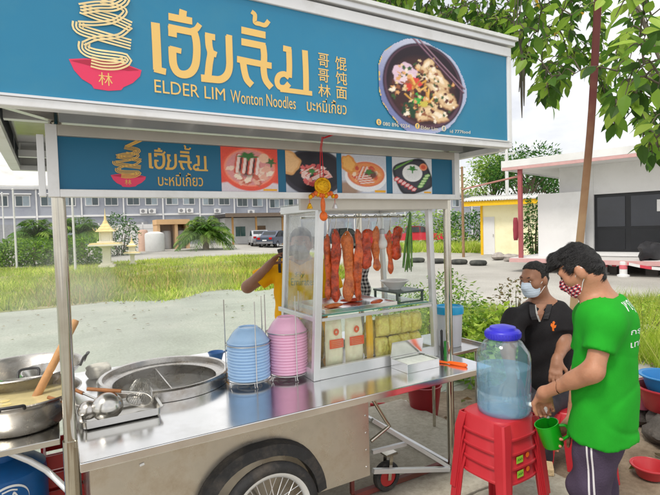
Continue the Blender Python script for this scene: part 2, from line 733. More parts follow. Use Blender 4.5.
ground_base()
FIELD = [(-6.5, 12.2), (8.6, 13.2), (15.5, 28.5), (-10, 29.5)]
gsheet('yard_pavement', [(-9, 3.0), (7.5, 3.6), (7.5, 13.2), (-9, 12.6)], 24, 16, 0.004, G_YARD, ragged=0.12)
gsheet('grass_field', FIELD, 24, 40, 0.008, G_GRASS, ragged=0.2)
gsheet('dirt_yard', [(-3.0, 0.2), (5.2, -2.6), (7.0, 1.6), (2.2, 4.0)], 30, 20, 0.010, G_DIRT, ragged=0.08)


AP = 0.097            # top of the slabs under the cart


def ground_slabs():
    # thick cast concrete slabs the cart stands on, with open joints
    for pts in ([(-1.3, 1.95), (2.60, 1.95), (2.62, 3.36), (-1.3, 3.36)], [(-.9, .50), (1.27, .50), (1.27, 1.93), (-.9, 1.93)], [(1.29, .44), (2.58, .46), (2.60, 1.93), (1.29, 1.93)]):
        poly = []
        for i in range(4):
            a, b = Vector(pts[i]), Vector(pts[(i + 1) % 4])
            for k in range(7):
                p = a + (b - a) * (k / 7)
                poly.append((p.x + random.uniform(-.012, .012), p.y + random.uniform(-.012, .012), AP))
        MB().prism(list(reversed(poly)), (0, 0, -0.11)).build('concrete_slab', G_SLAB, kind='structure', bevel=0.004)


ground_slabs()

# ================================================================== CART
CART = root('food_cart', (1.08, 2.6, 0), 'long stainless steel noodle cart with a teal sign roof and spoked wheel', 'food cart')
TZ = 0.805            # counter top height
X0, X1, Y0, Y1 = 0.055, 2.16, 1.93, 3.24
POTC, POTR = Vector((0.512, 2.730, TZ)), 0.328


def counter():
    mb = MB()
    angs = sorted(set([2 * math.pi * i / 72 for i in range(72)] +
                      [math.atan2(y - POTC.y, x - POTC.x) % (2 * math.pi) for x in (X0, X1) for y in (Y0, Y1)]))
    inn, outp = [], []
    for a in angs:
        c, s = math.cos(a), math.sin(a)
        inn.append((POTC.x + (POTR - 0.02) * c, POTC.y + (POTR - 0.02) * s, TZ))
        ts = []
        if c > 1e-9: ts.append((X1 - POTC.x) / c)
        if c < -1e-9: ts.append((X0 - POTC.x) / c)
        if s > 1e-9: ts.append((Y1 - POTC.y) / s)
        if s < -1e-9: ts.append((Y0 - POTC.y) / s)
        t = min(ts)
        outp.append((POTC.x + t * c, POTC.y + t * s, TZ))
    k = len(angs)
    low = [(x, y, TZ - 0.036) for x, y, z in outp]
    lowi = [(x, y, TZ - 0.036) for x, y, z in inn]
    vs = inn + outp + low + lowi
    fs = []
    for i in range(k):
        j = (i + 1) % k
        fs.append((i, k + i, k + j, j))
        fs.append((k + i, 2 * k + i, 2 * k + j, k + j))
        fs.append((3 * k + i, 3 * k + j, 2 * k + j, 2 * k + i))
        fs.append((i, j, 3 * k + j, 3 * k + i))
    mb.add(vs, fs)
    mb.build('counter_top', STEEL_TOP, CART, bevel=0.004)
    # noodle boiling pot sunk into the counter
    P = POTR
    pot = MB().lathe([(P - .015, -.002), (P + .012, .002), (P + .014, .052), (P + .004, .060), (P - .012, .058), (P - .016, .03), (P - .055, .022),
                      (P - .060, .018), (P - .060, -.04), (P - .066, -.26), (0, -.27)], POTC, 72).build('boiling_pot', STEEL_POT, CART, smooth=40)
    WATER = mat('cloudy_water', (0.10, 0.095, 0.075), rough=0.08, var=0.3, scale=5, spec=0.6, bump=0.05, bscale=12)
    MB().lathe([(0, -.034), (P - .0605, -.034)], POTC, 48).build('noodle_water', WATER, pot)
    a, b = OZ(157, 368, TZ + .03), OZ(175.5, 390, TZ + .03)
    m_, d_ = (a + b) / 2, (b - a).normalized()
    a = POTC + Vector((0.02, 0.02, .012)); d2 = Vector((d_.x, d_.y, 0)).normalized()
    hl = (P - .062)
    off = (m_ - POTC); off = off - d2 * off.dot(d2); off.z = 0
    hl = math.sqrt(max(0.01, hl * hl - off.length ** 2)) - .004
    c_ = POTC + off + Vector((0, 0, -.075))
    MB().beam(c_ - d2 * hl, c_ + d2 * hl, 0.006, 0.18).build('divider', STEEL_POT, pot)


counter()


def cart_body():
    bx0, bx1, by0, by1, bz0, bz1 = 0.09, 1.385, 2.055, 3.10, 0.33, TZ - 0.037
    # front panel is a sheet with the wheel arch cut out
    ax, az, ar = 0.785, 0.337, 0.300
    poly = [(bx0, bz1), (bx0, bz0), (ax - math.sqrt(ar * ar - (bz0 - az) ** 2), bz0)]
    a0 = math.acos(-math.sqrt(1 - ((bz0 - az) / ar) ** 2)); a1 = math.asin((bz0 - az) / ar)
    for i in range(1, 24):
        a = a0 + (a1 - a0) * i / 24
        poly.append((ax + ar * math.cos(a), az + ar * math.sin(a)))
    poly += [(ax + math.sqrt(ar * ar - (bz0 - az) ** 2), bz0), (bx1, bz0), (bx1, bz1)]
    MB().prism([(x, by0, z) for x, z in poly], (0, 0.012, 0)).build('front_panel', STEEL_BODY, CART)
    MB().box(bx0, bx0 + .01, by0 + .0125, by1, bz0, bz1).build('side_panel', STEEL_BODY, CART)
    MB().box(bx1 - .01, bx1, by0 + .0125, by1, bz0, bz1).build('side_panel', STEEL_BODY, CART)
    MB().box(bx0 + .0105, bx1 - .0105, by1 - .012, by1, bz0, bz1).build('back_panel', STEEL_BODY, CART)
    MB().box(bx0 + .0105, bx1 - .0105, by0 + .25, by1 - .0125, bz0 + .001, bz0 + .012).build('floor_panel', STEEL_BODY, CART)
    # inner wheel housing
    MB().lathe([(ar, 0), (ar, -.22), (0, -.22)], (ax, by0 + .012, az), 40, Matrix.Rotation(rad(90), 3, 'X')).build('wheel_housing', STEEL_BODY, CART, smooth=40)
    # rubber mudguard lip round the arch
    fpts = []
    for i in range(25):
        a = rad(6) + (rad(174) - rad(6)) * i / 24
        sq = 1.0 + 0.035 * abs(math.sin(2 * a))
        fpts.append((a, ar * sq))
    vs, fs = [], []
    for a, r_ in fpts:
        for rr, yy in ((r_ + .022, by0 - .003), (r_ + .014, by0 - .05), (r_ - .036, by0 - .058), (r_ - .042, by0 - .003)):
            vs.append((ax + rr * math.cos(a), yy, az + rr * math.sin(a)))
    for i in range(24):
        for k in range(4):
            fs.append((i * 4 + k, i * 4 + (k + 1) % 4, i * 4 + 4 + (k + 1) % 4, i * 4 + 4 + k))
    fs += [(3, 2, 1, 0), (96, 97, 98, 99)]
    MB().add(vs, fs).build('mudguard', RUBBER, CART, smooth=50)
    for i in range(9):
        MB().lathe([(.006, 0), (.005, .002), (0, .003)], (bx0 + .06 + i * .148, by0, bz1 - .035), 8, Matrix.Rotation(rad(90), 3, 'X')).build('rivet', STEEL, CART, smooth=60)
    for i in range(4):
        MB().lathe([(.006, 0), (.005, .002), (0, .003)], (bx1 - .02, by0, bz0 + .05 + i * .09), 8, Matrix.Rotation(rad(90), 3, 'X')).build('rivet', STEEL, CART, smooth=60)
    MB().obox(OY(142, 464.5, by0 - .003), (.018, .004, .009), Matrix.Rotation(rad(-12), 3, 'Y')).build('sticker', WHITE_FRAME, CART)

    def wheel(cy):
        wr = bpy.data.objects.new('wheel', None)
        COL.objects.link(wr)
        wr.parent = CART
        wr.matrix_parent_inverse = WM[CART.name].inverted()
        c = Vector((ax + .02, cy, 0.3372))
        rx = Matrix.Rotation(rad(90), 3, 'X')
        ty = [(0.212 + .028 * math.cos(2 * math.pi * i / 14), .028 * math.sin(2 * math.pi * i / 14)) for i in range(15)]
        MB().lathe([(r, z) for r, z in ty], c, 56, rx).build('tyre', RUBBER, wr, smooth=60)
        rim = [(r_ - .042, z_) for r_, z_ in ((.228, -.022), (.236, -.022), (.226, -.012), (.222, 0), (.226, .012), (.236, .022), (.228, .022), (.214, .012), (.210, 0), (.214, -.012), (.228, -.022))]
        MB().lathe(rim, c, 56, rx).build('rim', ALU, wr, smooth=60)
        MB().lathe([(0, -.05), (.012, -.05), (.012, -.035), (.045, -.032), (.045, -.026), (.025, -.02), (.025, .02), (.045, .026), (.045, .032), (.012, .035), (.012, .05), (0, .05)], c, 24, rx).build('hub', TUBE, wr, smooth=40)
        sm = None
        for k in range(32):
            a = 2 * math.pi * k / 32
            sgn = 1 if k % 2 else -1
            b = a + (0.42 if (k // 2) % 2 else -0.42)
            p = c + Vector((.040 * math.cos(b), sgn * .029, .040 * math.sin(b)))
            q = c + Vector((.169 * math.cos(a), 0, .169 * math.sin(a)))
            MB().tube([p, q], 0.0018, 5).build('spoke', ALU, wr)
    wheel(2.000)
    wheel(2.99)
    MB().tube([(ax + .02, 1.94, .3372), (ax + .02, 3.05, .3372)], 0.011, 10).build('axle', TUBE, CART)


cart_body()


def cart_frame():
    ZT = 2.03
    # left front post: a slim tube in a thicker lower sleeve
    lp = (0.035, 2.195)
    rp_ = (2.108, 2.215)
    MB().tube([(lp[0], lp[1], .73), (lp[0], lp[1], ZT + .09)], .0245, 20).build('post', TUBE, CART, smooth=40)
    MB().tube([(lp[0], lp[1], AP), (lp[0], lp[1], .80)], .031, 20).build('post_sleeve', TUBE, CART, smooth=40)
    MB().tube([(rp_[0], rp_[1], AP), (rp_[0], rp_[1], ZT + .09)], .0225, 20).build('post', TUBE, CART, smooth=40)
    MB().tube([(lp[0], 3.19, AP), (lp[0], 3.19, ZT + .09)], .0225, 16).build('post', TUBE, CART, smooth=40)
    MB().tube([(rp_[0], 3.19, AP), (rp_[0], 3.19, ZT + .09)], .0225, 16).build('post', TUBE, CART, smooth=40)
    # cross bars under the counter, right hand bay
    for p, q, w in ((OY(373, 471, 2.19), OY(449, 469, 2.19), .026), (OY(372, 420, 2.205), OY(449, 467, 2.205), .022),
                    (OY(406, 443.5, 2.225), OY(372, 452, 2.225), .022)):
        MB().beam(p, q, w).build('brace', ALU, CART, bevel=.002)
    a, b, c = OY(373, 400, 2.12), OY(389, 426, 2.12), OY(371, 443, 2.12)
    pts = [a, a + (b - a) * .8, b + Vector((.004, 0, 0)), b + (c - b) * .15, c + Vector((0, 0, .01))]
    MB().tube(pts, .010, 10).build('folding_leg', TUBE, CART, smooth=50)
    # underframe joining the posts to the body
    MB().beam((1.386, 2.19, .45), (1.386, 3.1, .45), .02).build('brace', ALU, CART)
    MB().beam((1.40, 3.19, .30), (2.10, 3.19, .30), .024).build('brace', ALU, CART)
    MB().beam((2.108, 2.24, .12), (2.108, 3.17, .12), .024).build('brace', ALU, CART)
    MB().beam((0.06, 2.195, .40), (0.089, 2.195, .40), .02).build('brace', TUBE, CART)
    # low rusty toe rail
    RUST = mat('rusty_paint', (0.20, 0.05, 0.04), rough=0.6, var=0.3, scale=12, dirt=(0.10, 0.05, 0.03), dirt_amt=0.7)
    MB().beam((1.40, 2.26, .116), (2.085, 2.26, .116), .035, .03).build('toe_rail', RUST, CART, bevel=.003)
    MB().beam((1.40, 2.26, .132), (1.40, 2.26, .33), .02).build('toe_rail_post', RUST, CART)
    # castor under the right bay
    cs = bpy.data.objects.new('castor', None)
    COL.objects.link(cs); cs.parent = CART; cs.matrix_parent_inverse = WM[CART.name].inverted()
    cc = Vector((1.62, 2.235, AP + .0855))
    rx = Matrix.Rotation(rad(90), 3, 'X') @ Matrix.Rotation(rad(0), 3, 'Y')
    MB().lathe([(.055, -.02), (.08, -.02), (.085, -.012), (.085, .012), (.08, .02), (.055, .02)], cc, 28, rx).build('tyre', RUBBER, cs, smooth=50)
    MB().lathe([(0, -.022), (.018, -.022), (.05, -.012), (.0549, -.014), (.0549, .014), (.05, .012), (.018, .022), (0, .022)], cc, 24, rx).build('rim', mat('castor_red', (0.45, 0.03, 0.03), rough=.4), cs, smooth=40)
    for s_ in (-1, 1):
        MB().beam(cc + Vector((0, s_ * .029, -.015)), cc + Vector((.02, s_ * .029, .13)), .022, .004, up=(0, 1, 0)).build('fork', TUBE, cs)
    MB().box(1.60, 1.68, 2.20, 2.27, .308, .318).build('mount_plate', TUBE, cs)

    # ---- left side shelf for the soup pots
    MB().box(-.66, -.002, 2.365, 3.22, .725, .752).build('side_shelf', STEEL, CART, bevel=.003)
    MB().tube([OY(8, 452, 2.40), OY(30, 461, 2.40), OY(46, 470, 2.40), OY(55, 478, 2.39), (lp[0] - .005, 2.25, .55)], .013, 10).build('shelf_brace', ALU, CART, smooth=60)
    MB().beam((-.64, 3.19, .735), (lp[0], 3.19, .735), .02).build('shelf_rail', TUBE, CART)
    MB().tube([(-.6, 2.42, AP), (-.6, 2.42, .726)], .014, 10).build('shelf_leg', TUBE, CART)
    MB().tube([(-.6, 3.15, AP), (-.6, 3.15, .726)], .014, 10).build('shelf_leg', TUBE, CART)
    # small back shelf beyond the counter end, right of the cabinet
    MB().box(2.161, 2.50, 2.285, 2.80, .775, .797).build('end_shelf', STEEL, CART, bevel=.003)
    MB().box(2.5005, 2.512, 2.285, 2.80, .770, .815).build('shelf_lip', STEEL, CART, bevel=.002)
    MB().tube([(2.46, 2.33, AP), (2.46, 2.33, .776)], .012, 10).build('shelf_leg', TUBE, CART)
    MB().tube([(2.46, 2.76, AP), (2.46, 2.76, .776)], .012, 10).build('shelf_leg', TUBE, CART)


cart_frame()

# ---- roof
SGY = 1.86                                   # face of the big sign
RX0, RX1, RYB = -0.185, 2.265, 3.55
SZ0, SZ1 = 2.040, 2.592                      # big sign frame
LSY = 2.165                                  # face of the small sign
LX0, LX1, LZ0, LZ1 = 0.000, 2.150, 1.772, 2.050


def sign_pt(dy):
    return lambda u, v: (u, SGY - dy, v)


def sign_uv(px, py):
    p = OY(px, py, SGY)
    return (p.x, p.z)


GREY_SHEET = mat('grey_sheet', (0.42, 0.43, 0.43), rough=0.35, metal=0.2, var=0.08, scale=5, dirt=(0.25, 0.23, 0.2), dirt_amt=.4)
CEIL = mat('ceiling_sheet', (0.36, 0.36, 0.36), rough=0.12, metal=0.85, var=0.1, scale=4, rvar=.05)
ROOF_WHITE = mat('roof_sheet', (0.72, 0.74, 0.73), rough=0.4, var=.06, scale=3, dirt=(.35, .36, .3), dirt_amt=.5, dscale=4)


def cart_roof():
    zc = 2.125
    # ceiling sheet with cross ribs
    MB().box(RX0 + .05, RX1 - .05, SGY + .045, RYB - .055, zc, zc + .015).build('ceiling', CEIL, CART)
    for i, x in enumerate((0.30, .56, .84, 1.10, 1.38, 1.66, 1.92)):
        MB().box(x, x + .022, SGY + .05, RYB - .06, zc - .022, zc - .0005).build('ceiling_rib', ALU, CART)
    for y in (2.195, 3.19):
        MB().box(RX0 + .052, RX1 - .052, y - .02, y + .02, zc - .060, zc - .023).build('roof_beam', ALU, CART)
    # fascia sheets: left end, right end, back (inside faces seen from below)
    MB().box(RX0, RX0 + .02, SGY + .041, RYB - .041, 2.06, 2.56).build('end_fascia', GREY_SHEET, CART)
    MB().box(RX0 - .004, RX0 + .045, SGY + .041, RYB - .041, 2.030, 2.0595).build('fascia_trim', WHITE_FRAME, CART)
    MB().box(RX1 - .02, RX1, SGY + .041, RYB - .041, 2.06, 2.56).build('end_fascia', GREY_SHEET, CART)
    MB().box(RX1 - .045, RX1 + .004, SGY + .041, RYB - .041, 2.030, 2.0595).build('fascia_trim', WHITE_FRAME, CART)
    MB().box(RX0, RX1, RYB - .02, RYB, 2.06, 2.56).build('back_fascia', GREY_SHEET, CART)
    MB().box(RX0, RX1, RYB - .04, RYB + .004, 2.030, 2.0595).build('fascia_trim', ALU, CART)
    for x in (RX0 + .021, .02):
        MB().box(x, x + .03, RYB - .045, RYB - .0205, 2.06, 2.5).build('fascia_post', STEEL, CART)
    # roof sheet on top
    vs = [(RX0 - .03, SGY - .035, 2.628), (RX1 + .03, SGY - .035, 2.628), (RX1 + .03, RYB + .03, 2.60), (RX0 - .03, RYB + .03, 2.60)]
    MB().prism(vs, (0, 0, .018)).build('roof_sheet', ROOF_WHITE, CART)
    MB().box(RX0 - .02, RX1 + .02, SGY - .022, SGY + .03, 2.600, 2.6275).build('roof_edge_trim', ALU, CART, bevel=.003)
    # diagonal brace inside the left corner
    MB().beam((RX0 + .04, 1.99, 2.09), (0.02, 2.16, 2.085), .03, .04).build('corner_brace', STEEL, CART)


cart_roof()
# ================================================================== SIGNS
BIGSIGN = root_sign = None


def zA(x, y):     # traced on the sign, left half
    return sign_uv(60 + x / 4.125, y / 4.125)


def zB(x, y):     # traced on the sign, middle
    return sign_uv(200 + x / 4.125, y / 4.125)


SW = 0.0325       # stroke width of the large letters (metres)


def word_strokes():
    """the large word as strokes in sign metres: list of (points, width)"""
    S = []
    A = lambda *p: [zA(*q) for q in p]
    B = lambda *p: [zB(*q) for q in p]
    S.append((A((393, 94), (398, 190), (402, 290)), SW * .95))                      # first vowel
    S.append((A((388, 284), (410, 290), (437, 297)), SW * .72))
    S.append((A((447, 113), (500, 124), (550, 134)), SW * .80))                      # letter with flag
    S.append((A((462, 108), (464, 130), (464, 152)), SW * .95))
    S.append((A((543, 128), (562, 120), (576, 100)), SW * .62))
    S.append((A((550, 126), (561, 165), (564, 215), (558, 268), (540, 298), (512, 308), (484, 298), (468, 268), (464, 230), (463, 195)), SW * .88))
    S.append((A((452, 200), (478, 206), (500, 212)), SW * .62))
    S.append((A((447, 68), (495, 78), (545, 88)), SW * .80))
    S.append((A((508, 42), (506, 60), (506, 78)), SW * .85))
    S.append((B((20, 146), (42, 151), (62, 155)), SW * .72))                         # wide letter
    S.append((B((34, 146), (37, 190), (44, 222), (38, 262), (32, 322)), SW * .85))
    S.append((B((40, 216), (55, 221), (68, 227)), SW * .70))
    S.append((B((4, 322), (50, 327), (85, 328), (110, 310), (121, 275), (120, 210), (118, 150)), SW * .85))
    S.append((B((108, 150), (120, 153), (132, 156)), SW * .5))
    S.append((B((170, 124), (220, 135), (270, 146)), SW * .85))                      # upper vowel
    S.append((B((212, 48), (226, 62), (226, 92), (246, 99), (268, 104), (283, 86)), SW * .55))
    S.append((B((170, 172), (220, 182), (270, 192)), SW * .85))                      # slanted letter
    S.append((B((259, 186), (264, 230), (262, 285), (270, 330), (294, 362)), SW * .85))
    S.append((B((152, 244), (220, 258), (295, 272)), SW * .78))
    S.append((B((176, 252), (184, 300), (194, 330), (214, 352)), SW * .85))
    S.append((B((342, 199), (358, 203), (376, 207)), SW * .75))                      # last letter
    S.append((B((366, 202), (368, 270), (367, 320)), SW * .80))
    S.append((B((367, 320), (348, 306), (326, 312), (317, 335), (326, 358), (350, 362), (367, 345)), SW * .72))
    S.append((B((330, 369), (400, 378), (462, 386)), SW * .62))
    S.append((B((432, 208), (436, 300), (437, 380)), SW * .85))
    return S


def smooth_path(pts, n=5):
    if len(pts) < 3:
        return pts
    P = [Vector(p) for p in pts]
    P = [P[0] * 2 - P[1]] + P + [P[-1] * 2 - P[-2]]
    o = []
    for i in range(1, len(P) - 2):
        for k in range(n):
            t = k / n
            a, b, c, d = P[i - 1], P[i], P[i + 1], P[i + 2]
            o.append(0.5 * ((2 * b) + (c - a) * t + (2 * a - 5 * b + 4 * c - d) * t * t + (3 * b - a - 3 * c + d) * t ** 3))
    o.append(P[-2])
    return [tuple(q) for q in o]


WORD = [(smooth_path(p, 4), w) for p, w in word_strokes()]
BOWL = [zA(*p) for p in ((36, 244), (100, 241), (180, 246), (262, 262), (336, 290), (330, 315), (300, 343), (262, 360), (252, 372), (200, 375), (140, 366), (130, 350), (90, 326), (58, 290))]
BOWLRIM = [zA(*p) for p in ((44, 250), (105, 247), (185, 253), (262, 268), (326, 290), (280, 292), (200, 282), (120, 270))]
NOODLE = []
for pts in (((100, 176), (102, 205), (150, 225), (270, 243), (240, 266), (180, 268), (128, 256)),
            ((75, 92), (80, 120), (150, 145), (292, 185)),
            ((292, 112), (240, 150), (150, 160), (95, 182)),
            ((85, 36), (150, 62), (230, 85), (292, 112)),
            ((165, 6), (230, 26), (268, 50), (225, 88), (150, 100), (75, 98)),
            ((150, -60), (262, -10), (225, 26), (150, 30), (85, 40))):
    NOODLE.append(smooth_path([zA(*p) for p in pts], 5))
STICK = [[zA(150, -62), zA(330, -190)], [zA(165, -55), zA(345, -178)]]


def draw_word(fn, k, parent, m):
    mb = MB()
    for i, (pts, w) in enumerate(WORD):
        o = 0.00004 * (i % 7)
        mb.stroke(pts, w, lambda u, v, o=o: fn(u, v, o))
    return mb.build('lettering', m, parent)


def draw_logo(fn, parent, noodle, char_col):
    MB().add([fn(u, v, 0) for u, v in BOWL], [tuple(range(len(BOWL)))]).build('bowl_emblem', PINKP, parent)
    MB().add([fn(u, v, .0006) for u, v in BOWLRIM], [tuple(range(len(BOWLRIM)))]).build('bowl_rim', PINKD, parent)
    mb, md = MB(), MB()
    for i, pts in enumerate(NOODLE):
        P = [Vector(p) for p in pts]
        n = len(P)
        for k in (range(1, 3) if i in (2, 4) else range(4)):
            off = (k - 1.5) * 0.0105
            sh = []
            for j in range(n):
                t = (P[min(j + 1, n - 1)] - P[max(j - 1, 0)]).normalized()
                sh.append(P[j] + Vector((-t.y, t.x)) * off)
            o = .0012 + .0002 * (i * 4 + k)
            st = [o]

            def g(u, v, st=st):
                st[0] += 1.5e-5
                return fn(u, v, st[0])
            mb.stroke([tuple(q) for q in sh], .0062, g)
    mb.build('noodle_emblem', noodle, parent)
    mc = MB()
    u0, v0 = zA(160, 350)
    u1, v1 = zA(215, 304)
    put_text(mc, '\u6797', u0, v0, u1, v1, lambda u, v: fn(u, v, .0006))
    mc.build('bowl_character', char_col, parent)


def big_sign():
    s = bpy.data.objects.new('roof_sign', None)
    COL.objects.link(s); s.parent = CART; s.matrix_parent_inverse = WM[CART.name].inverted()
    fr = .030
    MB().box(RX0 + fr, RX1 - .030, SGY, SGY + .04, SZ0 + fr, SZ1 - .05).build('printed_face', TEAL, s)
    for nm, b in (('frame_rail', (RX0, RX1, SZ0, SZ0 + fr - .0005)), ('frame_rail', (RX0, RX1, SZ1 - .0495, SZ1)),
                  ('frame_stile', (RX0, RX0 + fr - .0005, SZ0 + fr, SZ1 - .05)), ('frame_stile', (RX1 - .0295, RX1, SZ0 + fr, SZ1 - .05))):
        MB().box(b[0], b[1], SGY - .010, SGY + .04, b[2], b[3]).build(nm, WHITE_FRAME, s, bevel=.003)
    # inner lip of the frame
    MB().box(RX0 + fr, RX1 - .03, SGY - .014, SGY - .0005, SZ0 + fr, SZ0 + fr + .008).build('frame_lip', ALU, s)
    fn = lambda u, v, o: (u, SGY - .0015 - o, v)
    draw_word(fn, 1, s, GOLD)
    NOOD = mat('print_noodle', srgb(240, 216, 160), rough=.45, var=.12, scale=14)
    draw_logo(fn, s, NOOD, GOLD)
    f2 = lambda u, v: (u, SGY - .0032, v)

    def line(txt, pa, pb, h, bold=0.0, nm='lettering'):
        mb = MB()
        u0, v0 = sign_uv(*pa)
        u1, v1 = sign_uv(*pb)
        put_text(mb, txt, u0, v0, u1, v0 + h, f2, bold, shear=v1 - v0)
        return mb.build(nm, GOLD, s)
    line('ELDER LIM', (60 + 390 / 4.125, 381 / 4.125), (200 + 103 / 4.125, 416 / 4.125), .046, .0)
    line('Wonton Noodles', (200 + 126 / 4.125, 424 / 4.125), (200 + 394 / 4.125, 452 / 4.125), .050, .0)
    line('\u0e1a\u0e30\u0e2b\u0e21\u0e35\u0e48\u0e40\u0e01\u0e35\u0e49\u0e22\u0e27', (200 + 440 / 4.125, 458 / 4.125), (200 + 603 / 4.125, 474 / 4.125), .060, .004)
    for ch, (x0, y0, x1, y1) in zip('\u54e5\u54e5\u6797\u9984\u9968\u9762', ((487, 274, 531, 218), (487, 337, 531, 282), (487, 398, 538, 346), (557, 288, 603, 232), (559, 347, 605, 294), (561, 406, 605, 356))):
        mb = MB()
        u0, v0 = zB(x0, y0); u1, _ = zB(x1, y0); _, v1 = zB(x0, y1)
        put_text(mb, ch, u0, v0, u1, v1, f2, .006)
        mb.build('character', GOLD, s)
    c3 = lambda x, y: (360 + x / 4.125, 20 + y / 4.125)
    GW = mat('print_pale', srgb(225, 215, 190), rough=.45)
    for txt, a, b, h in (('080 896 9234', (92, 436), (202, 447), .017), ('Elder Lim', (248, 452), (318, 458), .018), ('id 777food', (368, 466), (452, 470), .016)):
        u0, v0 = sign_uv(*c3(*a)); u1, v1 = sign_uv(*c3(*b))
        mb = MB()
        put_text(mb, txt, u0, v0, u1, v0 + h, lambda u, v: (u, SGY - .0055, v), .003, shear=v1 - v0)
        mb.build('contact_line', GW, s)
    for k, q in enumerate(((75, 422), (234, 438), (343, 448))):
        u, v = sign_uv(*c3(*q))
        MB().lathe([(0, 0), (.0145, 0)], (u, SGY - .0052, v), 20, Matrix.Rotation(rad(90), 3, 'X')).build('contact_icon', GOLD if k < 2 else GW, s)
        mi = MB()
        put_text(mi, ('t', 'f', 'e')[k], u - .005, v - .009, u + .005, v + .009, lambda u, v: (u, SGY - .0062, v), .01)
        mi.build('icon_mark', TEAL, s)

    # the printed bowl of noodles
    ux0, vz1 = sign_uv(*c3(55, 60)); ux1, _ = sign_uv(*c3(435, 150)); _, vz0 = sign_uv(*c3(55, 440))
    _, vz0b = sign_uv(*c3(435, 480))
    vz0 = vz0b - .005
    vz1 = min(vz1 + .03, SZ1 - .056)

    def paint(U, V):
        rg = np.random.default_rng(3)
        px = ux0 + (ux1 - ux0) * U
        c = Canvas(U, V, (178, 186, 214))
        c.ell(.25, .75, .5, .4, (200, 205, 226), soft=.8)
        c.ell(.2, .3, .4, .45, (120, 128, 176), soft=1.0)
        c.ell(.515, .50, .440, .455, (44, 24, 44), soft=.03)
        c.ell(.515, .50, .425, .44, (92, 62, 80), soft=.03)
        c.ell(.515, .515, .405, .415, (34, 18, 32), soft=.04)
        c.ell(.50, .45, .36, .36, (62, 34, 36), soft=.15)
        c.ell(.30, .60, .13, .11, (226, 196, 214), rot=.5, wob=.08)
        c.ell(.33, .56, .08, .06, (236, 214, 222), rot=.3)
        c.ell(.42, .53, .06, .05, (226, 70, 62), wob=.1)
        c.ell(.36, .50, .07, .05, (214, 66, 50), rot=1, wob=.1)
        for i in range(22):
            x, y = .36 + .22 * rg.random(), .26 + .30 * rg.random()
            a = rg.random() * 3.1
            c.seg(x, y, x + .10 * math.cos(a), y + .10 * math.sin(a), .018, [(222, 164, 72), (236, 190, 100), (190, 120, 50)][i % 3])
        c.ell(.36, .24, .10, .08, (28, 66, 42), rot=.3, wob=.1)
        c.ell(.43, .36, .06, .055, (60, 170, 70), rot=.6, wob=.1)
        c.ell(.50, .30, .05, .05, (206, 190, 80), wob=.15)
        for x, y, r1, r2, a in ((.55, .72, .10, .05, .9), (.63, .66, .09, .05, -.6), (.70, .58, .11, .055, -.8), (.66, .48, .12, .06, -.5), (.74, .40, .12, .075, -.3), (.80, .34, .08, .05, .3),
                                (.56, .22, .12, .07, .2), (.66, .20, .10, .06, -.2), (.48, .18, .07, .05, .4), (.60, .60, .06, .05, 0)):
            c.ell(x, y, r1 * 1.1, r2 * 1.15, (168, 122, 84), rot=a, soft=.25, wob=.08, ph=x * 9)
            c.ell(x, y + .008, r1, r2, (226, 194, 150), rot=a, soft=.3, wob=.10, ph=x * 9)
            c.ell(x - .01, y + .02, r1 * .5, r2 * .4, (248, 232, 204), rot=a, soft=.6)
        for i in range(150):
            a = rg.random() * 6.28; q = rg.random() ** .5 * .36
            c.ell(.51 + q * math.cos(a), .45 + q * .95 * math.sin(a), .012 + .02 * rg.random(), .008 + .012 * rg.random(), [(236, 206, 160), (150, 90, 60), (90, 44, 40), (226, 170, 110), (60, 90, 50), (250, 236, 214)][i % 6], rot=rg.random() * 3, soft=.5, wob=.15)
        c.seg(.40, .99, .96, .50, .022, (70, 34, 58)); c.seg(.40, .995, .96, .505, .006, (190, 150, 170))
        c.seg(.46, .99, .97, .545, .020, (84, 44, 66)); c.seg(.46, .995, .97, .55, .006, (200, 165, 180))
        c.grain(.10, rg)
        ang = np.arctan2(V - .5, U - .5)
        r = np.hypot((U - .5) / .5, (V - .49) / .52)
        edge = .975 + .03 * np.sin(3 * ang + 1) + .015 * np.sin(7 * ang + 2) + .004 * np.sin(23 * ang)
        mask = r < edge
        gl = (r > edge - .03) & (U < .22) & (np.sin(19 * ang) > -.2)
        c._mix(gl.astype(float), (222, 190, 110))
        return c.c, mask
    paint_grid(110, 120, lambda u, v: (ux0 + (ux1 - ux0) * u, SGY - .0045, vz0 + (vz1 - vz0) * v), paint, 'noodle_photo', s)


big_sign()


